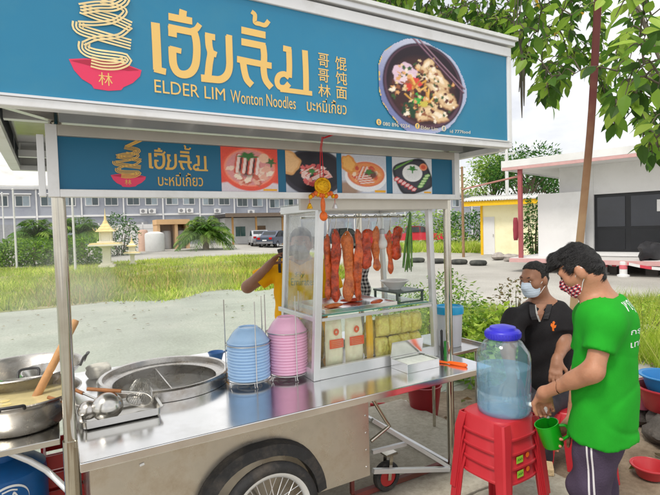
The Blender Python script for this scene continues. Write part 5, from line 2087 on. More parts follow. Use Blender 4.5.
def mask_field(c, M3, s):
    W = lambda x, y, z: Vector(c) + M3 @ Vector((x * s, y * s, z * s))
    m = np.array(M3)
    K = Field()
    K.ell(W(0, .028, -.038), (.066 * s, .080 * s, .080 * s), m, .03)
    K.ell(W(0, .050, -.083), (.046 * s, .050 * s, .036 * s), m, .03)
    K.cap(W(0, .098, -.012), W(0, .112, -.034), .014 * s, .018 * s, .03)
    mi = np.array(M3.inverted()); c0 = V3(c)

    def clip(P):
        L = ((P - c0) @ mi.T) / s
        x, y, z = L[..., 0], L[..., 1], L[..., 2]
        top = z - (-.002 - .35 * np.maximum(0, .085 - y))
        bot = (-.112 + .25 * np.maximum(0, .06 - y)) - z
        back = .028 - y
        return np.maximum(np.maximum(top, bot), back)
    K.clips.append(clip)
    K.disp = lambda P: .0012 * np.sin(((P - c0) @ mi.T)[..., 2] * 380)

    def uv(co):
        L = ((co - c0) @ mi.T) / s
        a = np.arctan2(L[:, 0], L[:, 1] + .02)
        return np.stack([a * .075 / .10, L[:, 2] / .10], 1)
    return K, uv, W


def add_hand(F, wrist, d, n, curl=(.5, .5, .6, .7), thumb=.5, side=1, s=1.0, spread=.10, tcurl=.5):
    """wrist point, pointing direction d, palm normal n (towards which fingers curl), side=+1: thumb on +across"""
    w = Vector(wrist); d = Vector(d).normalized(); n = Vector(n); n = (n - d * n.dot(d)).normalized()
    a = d.cross(n).normalized() * side
    for off, l in ((-.026, .078), (-.009, .086), (.009, .088), (.026, .082)):
        F.cap(w + a * off * .55 * s + d * .004 * s, w + (a * off + d * l) * s, .0165 * s, .0125 * s, .012)
    F.cap(w - d * .02 * s, w + d * .03 * s, .024 * s, .024 * s, .02)
    for i, (off, l0, sc) in enumerate(((.029, .084, .95), (.010, .090, 1.05), (-.010, .087, 1.0), (-.028, .079, .80))):
        p = w + (a * off + d * l0) * s
        th = curl[i] * .5
        dirv = (d + a * (off * spread * 10)).normalized()
        for j, (ln, r0, r1) in enumerate(((.040, .0098, .0092), (.026, .0090, .0084), (.021, .0083, .0070))):
            v = (dirv * math.cos(th) + n * math.sin(th))
            q = p + v * ln * sc * s
            F.cap(p, q, r0 * s, r1 * s, .004)
            p = q
            th += curl[i]
    p = w + (a * .024 + d * .022) * s
    v1 = (a * .75 + d * .75 + n * thumb).normalized()
    q = p + v1 * .040 * s
    F.cap(p, q, .0135 * s, .0105 * s, .010)
    v2 = (a * (.45 - tcurl * .5) + d * .85 + n * (thumb + tcurl * .4)).normalized()
    q2 = q + v2 * .030 * s
    F.cap(q, q2, .0105 * s, .0095 * s, .006)
    F.cap(q2, q2 + (v2 - a * .25 * tcurl).normalized() * .022 * s, .0095 * s, .0078 * s, .004)


def boxes_mesh(F, res, fine, fres):
    """body at res with finer boxes (centre, half) for head and hands, one merged mesh"""
    pieces = []
    G = Field(); G.p = F.p; G.disp = F.disp
    G.clips = list(F.clips)
    for c, h in fine:
        c0 = V3(c)
        pieces.append(F.mesh(fres, c0 - h, c0 + h))
        G.clips.append(lambda P, c0=c0, h=h: (h - .012) - np.abs(P - c0).max(-1))
    pieces.append(G.mesh(res))
    return pieces


def person(name, loc, label):
    return root(name, loc, label, 'person')


UP = Vector((0, 0, 1))


def strands(hair, c, flow, n, ln):
    """fine tapered locks lying on the hair, one joined part"""
    me = hair.data
    rg = np.random.default_rng(n)
    co = np.zeros(len(me.vertices) * 3); me.vertices.foreach_get('co', co); co = co.reshape(-1, 3)
    nr_ = np.zeros(len(me.vertices) * 3); me.vertices.foreach_get('normal', nr_); nr_ = nr_.reshape(-1, 3)
    fl = V3(flow)
    mb = MB()
    for i in rg.integers(0, len(co), n):
        p, nn = co[i], nr_[i]
        t = fl + rg.normal(size=3) * .14
        t = t - nn * (t @ nn) * .9
        t /= np.linalg.norm(t) + 1e-9
        sd = np.cross(t, nn); L = ln * rg.uniform(.5, 1.2); w = .0011
        q = [p + nn * .0005, p + t * L * .5 + nn * .0022, p + t * L + nn * (-.001 + .003 * rg.random())]
        mb.add([q[0] - sd * w, q[0] + sd * w, q[1] + sd * w, q[1] - sd * w, q[2]], [(0, 1, 2, 3), (3, 2, 4)])
    mb.build('hair_locks', me.materials[0], hair, kind='stuff')


# ================================================================== JUG AND STOOLS
STC = OD(498, 413, 2.40)
STC = Vector((STC.x, STC.y, 0))
REDS = mat('stool_red', srgb(186, 42, 52), rough=.38, var=.08, scale=6, coat=.05, rvar=.08, dirt=srgb(140, 40, 46), dirt_amt=.3)
STH, STP = .395, .0685


def stool_parts():
    """four-legged plastic stool, seat at STH"""
    n = 48

    def ring(r, z, e=3.6):
        pts = []
        for i in range(n):
            a = 2 * math.pi * i / n
            c, s_ = math.cos(a), math.sin(a)
            q = (abs(c) ** e + abs(s_) ** e) ** (-1 / e)
            pts.append((r * q * c, r * q * s_, z))
        return pts
    lv = [ring(.02, STH, 2), ring(.118, STH, 3), ring(.134, STH - .004), ring(.140, STH - .014), ring(.146, STH - .075), ring(.151, STH - .080), ring(.151, STH - .088), ring(.142, STH - .088), ring(.136, STH - .020), ring(.118, STH - .006, 3), ring(.02, STH - .006, 2)]
    vs = [p for l_ in lv for p in l_]
    fs = []
    for i in range(len(lv) - 1):
        for j in range(n):
            fs.append((i * n + j, i * n + (j + 1) % n, (i + 1) * n + (j + 1) % n, (i + 1) * n + j))
    seat = MB().add(vs, fs)
    legs = []
    for sx, sy in ((1, 1), (-1, 1), (-1, -1), (1, -1)):
        m = MB()
        # channel-section leg at the corner, widening downwards
        tp, bt = .139, .172
        prof = []
        for z, r, w in ((STH - .012, tp - .004, .052), (STH - .085, tp + .012, .054), (STH * .53, (tp + bt) / 2, .047), (0.0, bt, .040)):
            t = .007
            prof.append([(r, r - w, z), (r, r - .008, z), (r - .008, r, z), (r - w, r, z), (r - w, r - t, z), (r - .012, r - t, z), (r - t, r - .012, z), (r - t, r - w, z)])
        vs = [(sx * x, sy * y, z) for rg_ in prof for x, y, z in rg_]
        fs = []
        for i in range(3):
            for j in range(8):
                fs.append((i * 8 + j, i * 8 + (j + 1) % 8, (i + 1) * 8 + (j + 1) % 8, (i + 1) * 8 + j))
        fs.append(tuple(range(8))); fs.append(tuple(reversed(range(24, 32))))
        m.add(vs, fs)
        legs.append(m)
    return seat, legs


_seat, _legs = stool_parts()
SEAT_ME = _seat.mesh('seat', smooth=40); SEAT_ME.materials.append(REDS)
LEG_ME = []
for l_ in _legs:
    me = l_.mesh('leg', smooth=30); me.materials.append(REDS); LEG_ME.append(me)


def stool(loc, rot, label, group=None, sc=1.0):
    r = root('plastic_stool', loc, label, 'stool', group, rot)
    r.scale = (sc, sc, 1)
    s = bpy.data.objects.new('seat', SEAT_ME); COL.objects.link(s); s.parent = r
    for me in LEG_ME:
        q = bpy.data.objects.new('leg', me); COL.objects.link(q); q.parent = r
    return r


ST_ROT = math.atan2(-STC.y, -STC.x) - rad(45) + rad(6)
GSTK = mat('sticker_green', srgb(150, 200, 60), rough=.4, var=.1)
OSTK = mat('sticker_orange', srgb(236, 110, 30), rough=.4)
for k, nm in enumerate(('bottom red stool of the stack, with a green sticker, standing on the ground', 'second red stool up in the stack, with a green and orange sticker', 'third red stool up in the stack, just below the top one', 'top red stool of the stack, carrying the water jug')):
    r = stool((STC.x, STC.y, AP + .0005 + k * STP), ST_ROT + rad(random.uniform(-1.2, 1.2)), nm, 'red stools stacked under the water jug')
    if k in (0, 1):
        x_, zz = .1475, STH - .045
        sf = MB()
        sf.box(-.078 + .02, -.012, -x_ - .0015, -x_ - .0005, zz - .016, zz + .016)
        o = sf.build('sticker', GSTK, r, local=True)
        o.rotation_euler = (0, 0, rad(180))
        o2 = MB().lathe([(0, 0), (.013, 0)], (.022, -x_ - .001, zz + .008), 16, Matrix.Rotation(rad(90), 3, 'X')).build('sticker', OSTK, r, local=True)
        o2.rotation_euler = (0, 0, rad(180))
        t_ = MB()
        for q in range(3):
            t_.stroke([(-.052 + .012 * q, zz - .006), (-.046 + .012 * q, zz + .006), (-.042 + .012 * q, zz - .004)], .003, lambda u, v: (u, -x_ - .0022, v))
        o3 = t_.build('sticker_print', mat('sticker_dark', srgb(40, 110, 40), rough=.4), r, local=True)
        o3.rotation_euler = (0, 0, rad(180))

JZ = AP + .0005 + 3 * STP + STH + .001
JC = Vector((STC.x, STC.y, JZ)) + RH * .026 - FH * .010
jug = root('water_jug', JC, 'clear blue plastic water jug with a purple blue cap on the stools', 'water jug')
JUGP = bpy.data.materials.new('jug_plastic')
JUGP.use_nodes = True
_n, _l = JUGP.node_tree.nodes, JUGP.node_tree.links
_n.remove(_n['Principled BSDF'])
_tr = _n.new('ShaderNodeBsdfTransparent'); _tr.inputs['Color'].default_value = (.80, .93, .99, 1)
_gl = _n.new('ShaderNodeBsdfGlossy'); _gl.inputs['Roughness'].default_value = .06
_df = _n.new('ShaderNodeBsdfDiffuse'); _df.inputs['Color'].default_value = (.62, .84, .96, 1)
_lw = _n.new('ShaderNodeLayerWeight'); _lw.inputs['Blend'].default_value = .25
_m1 = _n.new('ShaderNodeMixShader'); _m2 = _n.new('ShaderNodeMixShader')
_m1.inputs[0].default_value = .10
_pw = _n.new('ShaderNodeMath'); _pw.operation = 'MULTIPLY_ADD'; _pw.inputs[1].default_value = .55; _pw.inputs[2].default_value = .04
_l.new(_lw.outputs['Facing'], _pw.inputs[0])
_l.new(_tr.outputs[0], _m1.inputs[1]); _l.new(_df.outputs[0], _m1.inputs[2])
_l.new(_pw.outputs[0], _m2.inputs[0]); _l.new(_m1.outputs[0], _m2.inputs[1]); _l.new(_gl.outputs[0], _m2.inputs[2])
_l.new(_m2.outputs[0], _n['Material Output'].inputs['Surface'])
JR, JH = .128, .405
MB().lathe([(0, .012), (.09, .004), (.118, .0), (.126, .012), (JR, .03), (JR, .10), (JR - .003, .106), (JR - .003, .112), (JR, .118), (JR, .265), (JR - .006, .295), (JR - .028, .328), (.088, .348), (.070, .358), (.066, .366), (.066, .392)], JC, 56).build('bottle', JUGP, jug, smooth=50)
WAT = bpy.data.materials.new('jug_water')
WAT.use_nodes = True
_n, _l = WAT.node_tree.nodes, WAT.node_tree.links
_n.remove(_n['Principled BSDF'])
_tr = _n.new('ShaderNodeBsdfTransparent'); _tr.inputs['Color'].default_value = (.68, .88, 1.0, 1)
_df = _n.new('ShaderNodeBsdfDiffuse')
_gl = _n.new('ShaderNodeBsdfGlossy'); _gl.inputs['Roughness'].default_value = .12
_tc = _n.new('ShaderNodeTexCoord'); _no = _n.new('ShaderNodeTexNoise'); _no.inputs['Scale'].default_value = 18; _no.inputs['Detail'].default_value = 6
_rp = _n.new('ShaderNodeValToRGB'); _rp.color_ramp.elements[0].color = (.58, .82, .96, 1); _rp.color_ramp.elements[1].color = (.86, .94, .98, 1)
_rp.color_ramp.elements[0].position = .35; _rp.color_ramp.elements[1].position = .68
_l.new(_tc.outputs['Object'], _no.inputs['Vector']); _l.new(_no.outputs['Fac'], _rp.inputs['Fac']); _l.new(_rp.outputs[0], _df.inputs['Color'])
_m1 = _n.new('ShaderNodeMixShader'); _m1.inputs[0].default_value = .20
_m2 = _n.new('ShaderNodeMixShader'); _m2.inputs[0].default_value = .08
_l.new(_tr.outputs[0], _m1.inputs[1]); _l.new(_df.outputs[0], _m1.inputs[2]); _l.new(_m1.outputs[0], _m2.inputs[1]); _l.new(_gl.outputs[0], _m2.inputs[2])
_l.new(_m2.outputs[0], _n['Material Output'].inputs['Surface'])
MB().lathe([(0, .014), (.088, .008), (.116, .006), (.1235, .016), (JR - .003, .034), (JR - .003, .222), (0, .222)], JC, 48).build('water', WAT, jug, smooth=50)
CAPB = mat('cap_blue', srgb(58, 54, 196), rough=.35, var=.05)
MB().lathe([(.0665, .362), (.082, .362), (.084, .368), (.084, .392), (.078, .400), (.064, .404), (.060, .416), (.030, .424), (0, .426)], JC, 48).build('cap', CAPB, jug, smooth=40)
rib = MB()
for i in range(36):
    a = 2 * math.pi * i / 36
    rib.obox(JC + Vector((.0845 * math.cos(a), .0845 * math.sin(a), .380)), (.003, .006, .020), Matrix.Rotation(a, 3, 'Z'))
rib.build('cap_ribs', CAPB, jug, kind='stuff')
# tap
tdir = (RH * .74 - FH * .67).normalized()
tp0 = JC + tdir * JR + UP * .058
TAPW = mat('tap_white', (.78, .78, .76), rough=.35, var=.03)
MB().tube([tp0 - tdir * .006, tp0 + tdir * .080], .011, 12).build('tap_body', TAPW, jug, smooth=50)
MB().tube([tp0 + tdir * .070 + UP * .008, tp0 + tdir * .076 - UP * .016, tp0 + tdir * .08 - UP * .045], [.010, .010, .008], 12).build('spout', TAPW, jug, smooth=50)
MB().tube([tp0 + tdir * .064 + UP * .008, tp0 + tdir * .064 + UP * .036], .006, 10).build('tap_lever', TAPW, jug, smooth=50)
SPOUT = tp0 + tdir * .08 - UP * .045
# ================================================================== MAN IN GREEN
def man_green():
    h = (-RH * .80 + FH * .60).normalized()           # heading
    rt = h.cross(UP).normalized()                      # his right (away from camera)
    hip = OD(602, 432, 2.15)
    r = person('person', (hip.x, hip.y, 0), 'standing man in a bright green t-shirt filling a mug from the jug')
    S = {}
    S['Ls'] = OD(606, 321, 2.00); S['Le'] = OD(594, 371, 1.965); S['Lw'] = OD(544, 393, 2.17)
    S['Rs'] = OD(590, 315, 2.30); S['Re'] = OD(580, 372, 2.36)
    nb = OD(603, 303, 2.14)
    hd = OD(581, 270, 2.14)
    fw = (h * .86 - UP * .50).normalized()
    HM = frame(fw, UP)
    B = Field()
    W = add_head(B, hd, HM, .91, nb, .052)
    Lh, Rh_ = hip - rt * .085, hip + rt * .085
    # trunk
    B.cap(nb - UP * .06 - rt * .09, hip - rt * .06 + UP * .05, .085, .10, .08)
    B.cap(nb - UP * .06 + rt * .09, hip + rt * .06 + UP * .05, .085, .10, .08)
    for s_, a, b in ((-1, 'Ls', 'Le'), (1, 'Rs', 'Re')):
        B.cap(nb - UP * .02, S[a], .055, .058, .05)
        B.cap(S[a], S[b], .045, .037, .03)
    B.cap(S['Le'], S['Lw'], .036, .025, .025)
    # muscle of the near forearm
    B.cap(S['Le'].lerp(S['Lw'], .10), S['Le'].lerp(S['Lw'], .40), .038, .032, .03)
    for a, sg in ((Lh, -1), (Rh_, 1)):
        kn = Vector((a.x, a.y, .46)) + h * .04 + rt * sg * .01
        an = Vector((a.x, a.y, .10 + AP)) - h * .02 + rt * sg * .02
        B.cap(a, kn, .085, .056, .04); B.cap(kn, an, .054, .036, .03)
        B.cap(an - UP * .045 - h * .03, an - UP * .055 + h * .15, .036, .030, .02)
    # hands: left on the tap, right round the mug
    ltip = tp0 + tdir * .064 + UP * .030
    ld = (ltip - S['Lw']).normalized()
    add_hand(B, S['Lw'] + ld * .015, ld - UP * .10, -UP * .9 - h * .2, (.95, 1.05, 1.1, 1.1), .55, 1, 1.02, .04, .8)
    mugc = SPOUT - UP * .072 + RH * .004 - FH * .012
    rw = mugc + RH * .115 + UP * .050 + FH * .02
    B.cap(S['Re'], rw + (S['Re'] - rw).normalized() * .01, .040, .027, .025)
    rd = (-RH * .80 - UP * .55 - FH * .1).normalized()
    add_hand(B, rw, rd, (-FH * .35 - UP * .55 - RH * .5), (.45, .6, .75, .85), .45, -1, 1.0, .05, .4)
    hl = S['Lw'] + ld * .06
    hr = rw + rd * .06
    body = field_obj('body', boxes_mesh(B, .010, ((hd, .16), (hl, .11), (hr, .11)), .0046), SKIN, r)

    # shirt
    T = Field()
    T.cap(nb - UP * .065 - rt * .085, hip - rt * .070 - UP * .06, .098, .124, .10)
    T.cap(nb - UP * .065 + rt * .085, hip + rt * .070 - UP * .06, .098, .124, .10)
    T.cap(nb - UP * .08 - h * .045, hip - h * .020, .085, .09, .08)
    T.cap(nb - UP * .01 - rt * .03, S['Ls'] - UP * .005, .072, .074, .05)
    T.cap(nb - UP * .01 + rt * .03, S['Rs'] - UP * .005, .072, .074, .05)
    for a, b in (('Ls', 'Le'), ('Rs', 'Re')):
        T.cap(S[a], S[a].lerp(S[b], .62), .057, .062, .035, True)
    hemz = OD(602, 446, 2.03).z
    T.clips.append(lambda P: (hemz + .005 * np.sin(P[..., 0] * 25) + .003 * np.sin(P[..., 1] * 60)) - P[..., 2])
    # neck hole
    nk = V3(nb + UP * .055 + h * .012); nd = V3((UP * .9 + h * .35).normalized())
    T.clips.append(lambda P: np.minimum((P - nk) @ nd + .042, .118 - np.linalg.norm(P - nk, axis=-1)))
    nbv = V3(nb); hv, rv = V3(h), V3(rt)

    def folds(P):
        y = (P - nbv) @ hv; x = (P - nbv) @ rv; z = P[..., 2]
        k = np.clip((1.25 - z) / .5, 0, 1)
        return k * (.0034 * np.sin(26 * z + 22 * y + 3 * np.sin(9 * y)) + .0030 * np.sin(42 * y - 18 * z + 2 * np.sin(12 * x)) + .0065 * np.maximum(0, 1 - 4 * np.abs(np.sin(8 * z + 10 * y + 1.5 * np.sin(11 * y + 5 * z)))) + .0055 * np.maximum(0, 1 - 4 * np.abs(np.sin(9 * y - 6 * z + 1.2 * np.sin(14 * z)))))
    T.disp = folds
    GREEN = mat('tshirt_green', srgb(36, 154, 40), rough=.85, var=.10, scale=7, bump=.07, bscale=220, spec=.15)
    shirt = field_obj('t_shirt', [T.mesh(.0085)], GREEN, r, smooth_it=1)
    # back print
    WP = mat('shirt_print', (.72, .78, .74), rough=.7, var=.05)
    for txt, py, hh, a0, a1 in (('พฤก', 314, .052, -.010, .10), ('กรุง', 336, .026, .000, .10), ('เทพ', 347, .022, .0, .10)):
        c0 = OD(634, py, 2.02)
        mb = MB()

        def fn(u, v):
            p = c0 - h * .28 + rt * u + UP * v
            return snap(T, p, h, .6, .0015)
        put_text(mb, txt, a0 - .03, 0, a1, hh, fn, .006)
        mb.build('back_print', WP, r)

    # trousers
    K = Field()
    K.cap(hip + UP * .08 - rt * .05, hip - rt * .05, .098, .102, .06)
    K.cap(hip + UP * .08 + rt * .05, hip + rt * .05, .098, .102, .06)
    for a, sg in ((Lh, -1), (Rh_, 1)):
        kn = Vector((a.x, a.y, .46)) + h * .04 + rt * sg * .012
        an = Vector((a.x, a.y, .12 + AP)) - h * .02 + rt * sg * .02
        K.cap(a + UP * .0, kn, .092, .076, .03); K.cap(kn, an, .080, .062, .03)
    K.clips.append(lambda P: .075 + AP - P[..., 2])
    K.disp = lambda P: .004 * np.sin(45 * P[..., 2] + 20 * (P @ hv)) + .003 * np.sin(70 * (P @ hv) - 30 * P[..., 2])
    TRO = mat('trousers_plum', srgb(70, 60, 78), rough=.85, var=.12, scale=14, bump=.25, bscale=160, spec=.2)
    field_obj('trousers', [K.mesh(.0095)], TRO, r)
    for o_, w_ in ((-.012, .007), (.006, .007)):
        mb = MB()
        L_, R2 = [], []
        for i in range(40):
            z = hip.z + .04 - i * .0165
            for e, A in ((-w_ / 2, L_), (w_ / 2, R2)):
                p = Vector((Lh.x, Lh.y, z)) + h * (.030 + o_ + e - .0008 * i) - rt * .3
                A.append(snap(K, p, rt, .5, .0016))
        n = len(L_)
        mb.add(L_ + R2, [(i, i + 1, n + i + 1, n + i) for i in range(n - 1)])
        mb.build('side_stripe', mat('stripe_white', (.62, .60, .62), rough=.8), r, smooth=180)
    # sandals
    SAND = mat('sandal', (.05, .04, .035), rough=.7)
    for a, sg in ((Lh, -1), (Rh_, 1)):
        an = Vector((a.x, a.y, .10)) - h * .02 + rt * sg * .02
        Sd = Field()
        Sd.cap(Vector((an.x, an.y, .020 + AP)) - h * .05, Vector((an.x, an.y, .018 + AP)) + h * .17, .044, .042, .02)
        Sd.clips.append(lambda P: np.maximum(P[..., 2] - .028 - AP, AP + .001 - P[..., 2]))
        field_obj('sandal', [Sd.mesh(.008)], SAND, r)

    # hair
    def extra(H, W):
        H.cap(W(-.034, .075, .088), W(-.030, .112, .068), .020, .011, .02)
        H.cap(W(.000, .078, .096), W(.004, .126, .076), .021, .011, .02)
        H.cap(W(.034, .075, .088), W(.034, .112, .070), .020, .011, .02)
        H.cap(W(0, -.02, .088), W(0, .06, .094), .038, .032, .04)
        for e in (-1, 1):
            H.cap(W(e * .070, .022, .020), W(e * .071, .026, -.020), .012, .008, .012)
    H = hair_field(hd, HM, .91, .002, lambda x, y: np.where(y > .10, -.2, np.where(y > .045, .056, .9 * y - .020 - .018 * (np.abs(x) < .055))), extra)
    strands(field_obj('hair', [H.mesh(.0045)], HAIRM, r), hd, fw * .9 - UP * .25, 6500, .026)
    KM, uv, _ = mask_field(hd, HM, .91)
    PLAID = checked_mat('plaid_mask', srgb(46, 34, 60), srgb(190, 60, 72), srgb(236, 220, 220), 6.5)
    field_obj('face_mask', [KM.mesh(.0042)], PLAID, r, uv=uv)
    for e in (-1, 1):
        MB().tube([W(e * .066, .034, -.028), W(e * .076, .012, -.004), W(e * .082, -.010, .024), W(e * .084, -.026, .004)], .0016, 6).build('mask_strap', WHITE_FRAME, r)
        MB().tube([W(e * .062, .036, -.085), W(e * .074, .010, -.055), W(e * .082, -.020, -.030)], .0016, 6).build('mask_strap', WHITE_FRAME, r)
        MB().ell(W(e * .031, .086, .006), (.014, .008, .007), 12, 8, HM).build('eye', EYED, r, smooth=180)
        MB().tube([W(e * .016, .094, .026), W(e * .034, .092, .032), W(e * .050, .080, .026)], [.003, .004, .002], 6).build('eyebrow', HAIRM, r, smooth=180)
    # mug
    ax = (UP * .93 - RH * .30).normalized()
    mm = ax.to_track_quat('Z', 'Y').to_matrix()
    g = root('green_mug', mugc - ax * .055, 'bright green plastic mug held under the jug tap', 'mug')
    GM = mat('mug_green', srgb(24, 170, 30), rough=.3, var=.04)
    MB().lathe([(0, -.055), (.043, -.055), (.046, -.050), (.052, .050), (.054, .056), (.050, .056), (.042, -.046), (0, -.048)], mugc, 36, mm).build('cup', GM, g, smooth=50)
    e = (RH * .85 - FH * .3 - UP * .1); e = (e - ax * e.dot(ax)).normalized()
    MB().tube([Vector(q) for q in smooth_path([tuple(mugc + e * .047 + ax * .035), tuple(mugc + e * .078 + ax * .028), tuple(mugc + e * .082 - ax * .012), tuple(mugc + e * .045 - ax * .035)], 5)], .007, 8).build('handle', GM, g, smooth=60)
    # stream of water
    STREAM = glass_mat('water_stream', tint=(.85, .92, .95))
    MB().tube([SPOUT, SPOUT - UP * .03, mugc - ax * .03 - RH * .004], [.006, .0045, .004], 10).build('water_stream', STREAM, label='thin stream of water running from the tap into the mug', cat='water', smooth=60)


man_green()


# ================================================================== SEATED MAN IN BLACK
def man_black():
    h = (-RH * .50 - FH * .87).normalized()
    rt = h.cross(UP).normalized()
    hip = OD(548, 393, 3.36)
    r = person('person', (hip.x, hip.y, 0), 'seated man in a black polo shirt and pale blue face mask')
    hd = OD(534.5, 279, 3.26)
    nb = OD(543, 304, 3.32)
    fw = (-RH * .88 - FH * .47 - UP * .16).normalized()
    HM = frame(fw, UP)
    B = Field()
    W = add_head(B, hd, HM, .98, nb, .056)
    Ls, Le, Lw = OD(561, 317, 3.28), OD(564, 344, 3.20), OD(557, 360, 3.06)     # image right
    Rs, Re, Rw = OD(515, 319, 3.22), OD(508, 352, 3.14), OD(512, 380, 3.02)
    Lh, Rh_ = hip - rt * .085, hip + rt * .085
    B.cap(nb - UP * .08 - rt * .07, hip - rt * .06 + UP * .06, .10, .115, .08)
    B.cap(nb - UP * .08 + rt * .07, hip + rt * .06 + UP * .06, .10, .115, .08)
    for s0, e0, w0 in ((Ls, Le, Lw), (Rs, Re, Rw)):
        B.cap(nb - UP * .03, s0, .06, .06, .05); B.cap(s0, e0, .055, .044, .03); B.cap(e0, w0, .043, .027, .025)
    legs = []
    hl_ = (-RH * .80 - FH * .58).normalized()
    for a, sg in ((Lh, -1), (Rh_, 1)):
        kn = Vector((a.x, a.y, hip.z + .02)) + hl_ * .37 + rt * sg * .05
        an = Vector((kn.x, kn.y, .10)) - hl_ * .04
        legs.append((a, kn, an))
        B.cap(a, kn, .085, .058, .04); B.cap(kn, an, .055, .037, .03); B.cap(an - UP * .05 - h * .03, an - UP * .06 + h * .15, .036, .030, .02)
    kL = legs[0]
    add_hand(B, Lw, (h * .5 - UP * .80 - rt * -.05), (-UP * .5 - h * .55), (.30, .34, .38, .42), .35, 1, 1.05, .10, .3)
    add_hand(B, Rw, (h * .8 - UP * .4), -UP, (.25, .3, .35, .4), .3, -1, 1.0, .08, .3)
    field_obj('body', boxes_mesh(B, .011, ((hd, .15), (Lw + (h * .5 - UP * .8) * .07, .10), (Rw + (h * .8 - UP * .4) * .07, .10)), .0055), SKIN2, r)
    T = Field()
    T.cap(nb - UP * .085 - rt * .075, hip - rt * .055 + UP * .05, .108, .125, .10)
    T.cap(nb - UP * .085 + rt * .075, hip + rt * .055 + UP * .05, .108, .125, .10)
    T.cap(nb - UP * .12 + h * .02, hip + h * .02 + UP * .08, .105, .12, .08)
    for s0, e0 in ((Ls, Le), (Rs, Re)):
        T.cap(nb - UP * .025, s0 - UP * .004, .070, .076, .05)
        T.cap(s0, s0.lerp(e0, .62), .076, .082, .035, True)
    T.clips.append(lambda P: hip.z - .05 - P[..., 2])
    nk = V3(nb + UP * .05 + h * .025); nd = V3((UP * .85 + h * .5).normalized())
    T.clips.append(lambda P: np.minimum((P - nk) @ nd + .030, .090 - np.linalg.norm(P - nk, axis=-1)))
    hv, rv = V3(h), V3(rt)
    T.disp = lambda P: .004 * np.sin(40 * P[..., 2] + 18 * (P @ rv)) + .003 * np.sin(60 * (P @ rv) + 25 * P[..., 2])
    BLK = mat('polo_black', (.016, .015, .017), rough=.8, var=.2, scale=12, bump=.2, bscale=160, spec=.25)
    field_obj('polo_shirt', [T.mesh(.0095)], BLK, r)
    sp_ = lambda a, b, o: snap(T, nb + h * .4 + rt * a + UP * b, -h, .6, o)
    row = lambda q0, q1, w_, o, nm, m_: MB().add([sp_(q0[0] + (q1[0] - q0[0]) * t - w_, q0[1] + (q1[1] - q0[1]) * t, o) for t in (0, .25, .5, .75, 1)] + [sp_(q0[0] + (q1[0] - q0[0]) * t + w_, q0[1] + (q1[1] - q0[1]) * t, o) for t in (0, .25, .5, .75, 1)], [(i, i + 1, 6 + i, 5 + i) for i in range(4)]).build(nm, m_, r)
    MB().add([sp_(-.034, .016, .006), sp_(.034, .016, .006), sp_(.018, -.045, .006), sp_(0, -.092, .006), sp_(-.018, -.045, .006)], [(0, 1, 2, 4), (4, 2, 3)]).build('open_neck', SKIN2, r)
    row((.034, .012), (.004, -.096), .005, .009, 'placket', mat('placket_grey', (.45, .44, .42), rough=.8))
    for e in (-1, 1):
        row((e * .052, .016), (e * .030, -.076), .016, .013, 'collar_flap', mat('polo_collar', (.024, .023, .026), rough=.75))
    # orange emblem on the chest: a small standing bird
    EO = mat('emblem_orange', srgb(226, 112, 22), rough=.6)
    ec = nb - rt * .075 - UP * .125
    mb = MB()
    for poly in (((-.006, -.028), (.006, -.028), (.004, -.012), (.016, -.006), (.020, .012), (.010, .004), (.006, .014), (.012, .026), (.004, .036), (-.006, .030), (-.003, .018), (-.014, .022), (-.018, .006), (-.008, -.006)),):
        pts = [snap(T, ec + h * .4 - rt * u * .9 + UP * v, -h, .6, .002) for u, v in poly]
        cen = snap(T, ec + h * .4 + UP * .004, -h, .6, .002)
        n = len(pts)
        mb.add(pts + [cen], [(i, (i + 1) % n, n) for i in range(n)])
    mb.build('chest_emblem', EO, r)
    K = Field()
    K.cap(hip - rt * .05, hip + rt * .05, .125, .125, .05)
    for a, kn, an in legs:
        K.cap(a, kn, .105, .078, .04); K.cap(kn, an + UP * .02, .076, .060, .03)
    K.clips.append(lambda P: .09 - P[..., 2])
    K.disp = lambda P: .004 * np.sin(50 * (P @ hv) + 20 * P[..., 2])
    field_obj('trousers', [K.mesh(.012)], mat('trousers_dark', (.030, .028, .036), rough=.85, var=.15, bump=.2, bscale=150), r)
    for a, kn, an in legs:
        Sd = Field(); Sd.cap(Vector((an.x, an.y, .045)) - h * .05, Vector((an.x, an.y, .042)) + h * .17, .046, .044, .02)
        Sd.clips.append(lambda P: np.maximum(P[..., 2] - .055, .023 - P[..., 2]))
        field_obj('sandal', [Sd.mesh(.010)], mat('sandal', (.05, .04, .035), rough=.7), r)
    H = hair_field(hd, HM, .98, .004, lambda x, y: np.where(y > .02, .065 + .55 * (y - .02), .95 * y - .0), None, 2)
    strands(field_obj('hair', [H.mesh(.005)], HAIRG, r), hd, -UP + fw * .3, 1800, .012)
    KM, uv, _ = mask_field(hd, HM, .98)
    MSK = mat('mask_paleblue', srgb(204, 220, 236), rough=.85, var=.04, bump=.15, bscale=200)
    field_obj('face_mask', [KM.mesh(.005)], MSK, r, uv=uv)
    for e in (-1, 1):
        MB().tube([W(e * .066, .034, -.028), W(e * .076, .012, -.004), W(e * .084, -.014, .022)], .0018, 6).build('mask_strap', WHITE_FRAME, r)
        MB().tube([W(e * .062, .036, -.085), W(e * .076, .008, -.050), W(e * .084, -.020, -.026)], .0018, 6).build('mask_strap', WHITE_FRAME, r)
        ey = MB().ell(W(e * .031, .084, .006), (.011, .008, .0042), 12, 8, HM).build('eye', EYEW, r, smooth=180)
        MB().ell(W(e * .031, .091, .006), (.0055, .004, .0042), 10, 8, HM).build('iris', EYED, ey, smooth=180)
        MB().tube([W(e * .016, .092, .028), W(e * .034, .090, .033), W(e * .052, .076, .027)], [.003, .004, .002], 6).build('eyebrow', HAIRG, r, smooth=180)
    sp = hip + h * .05
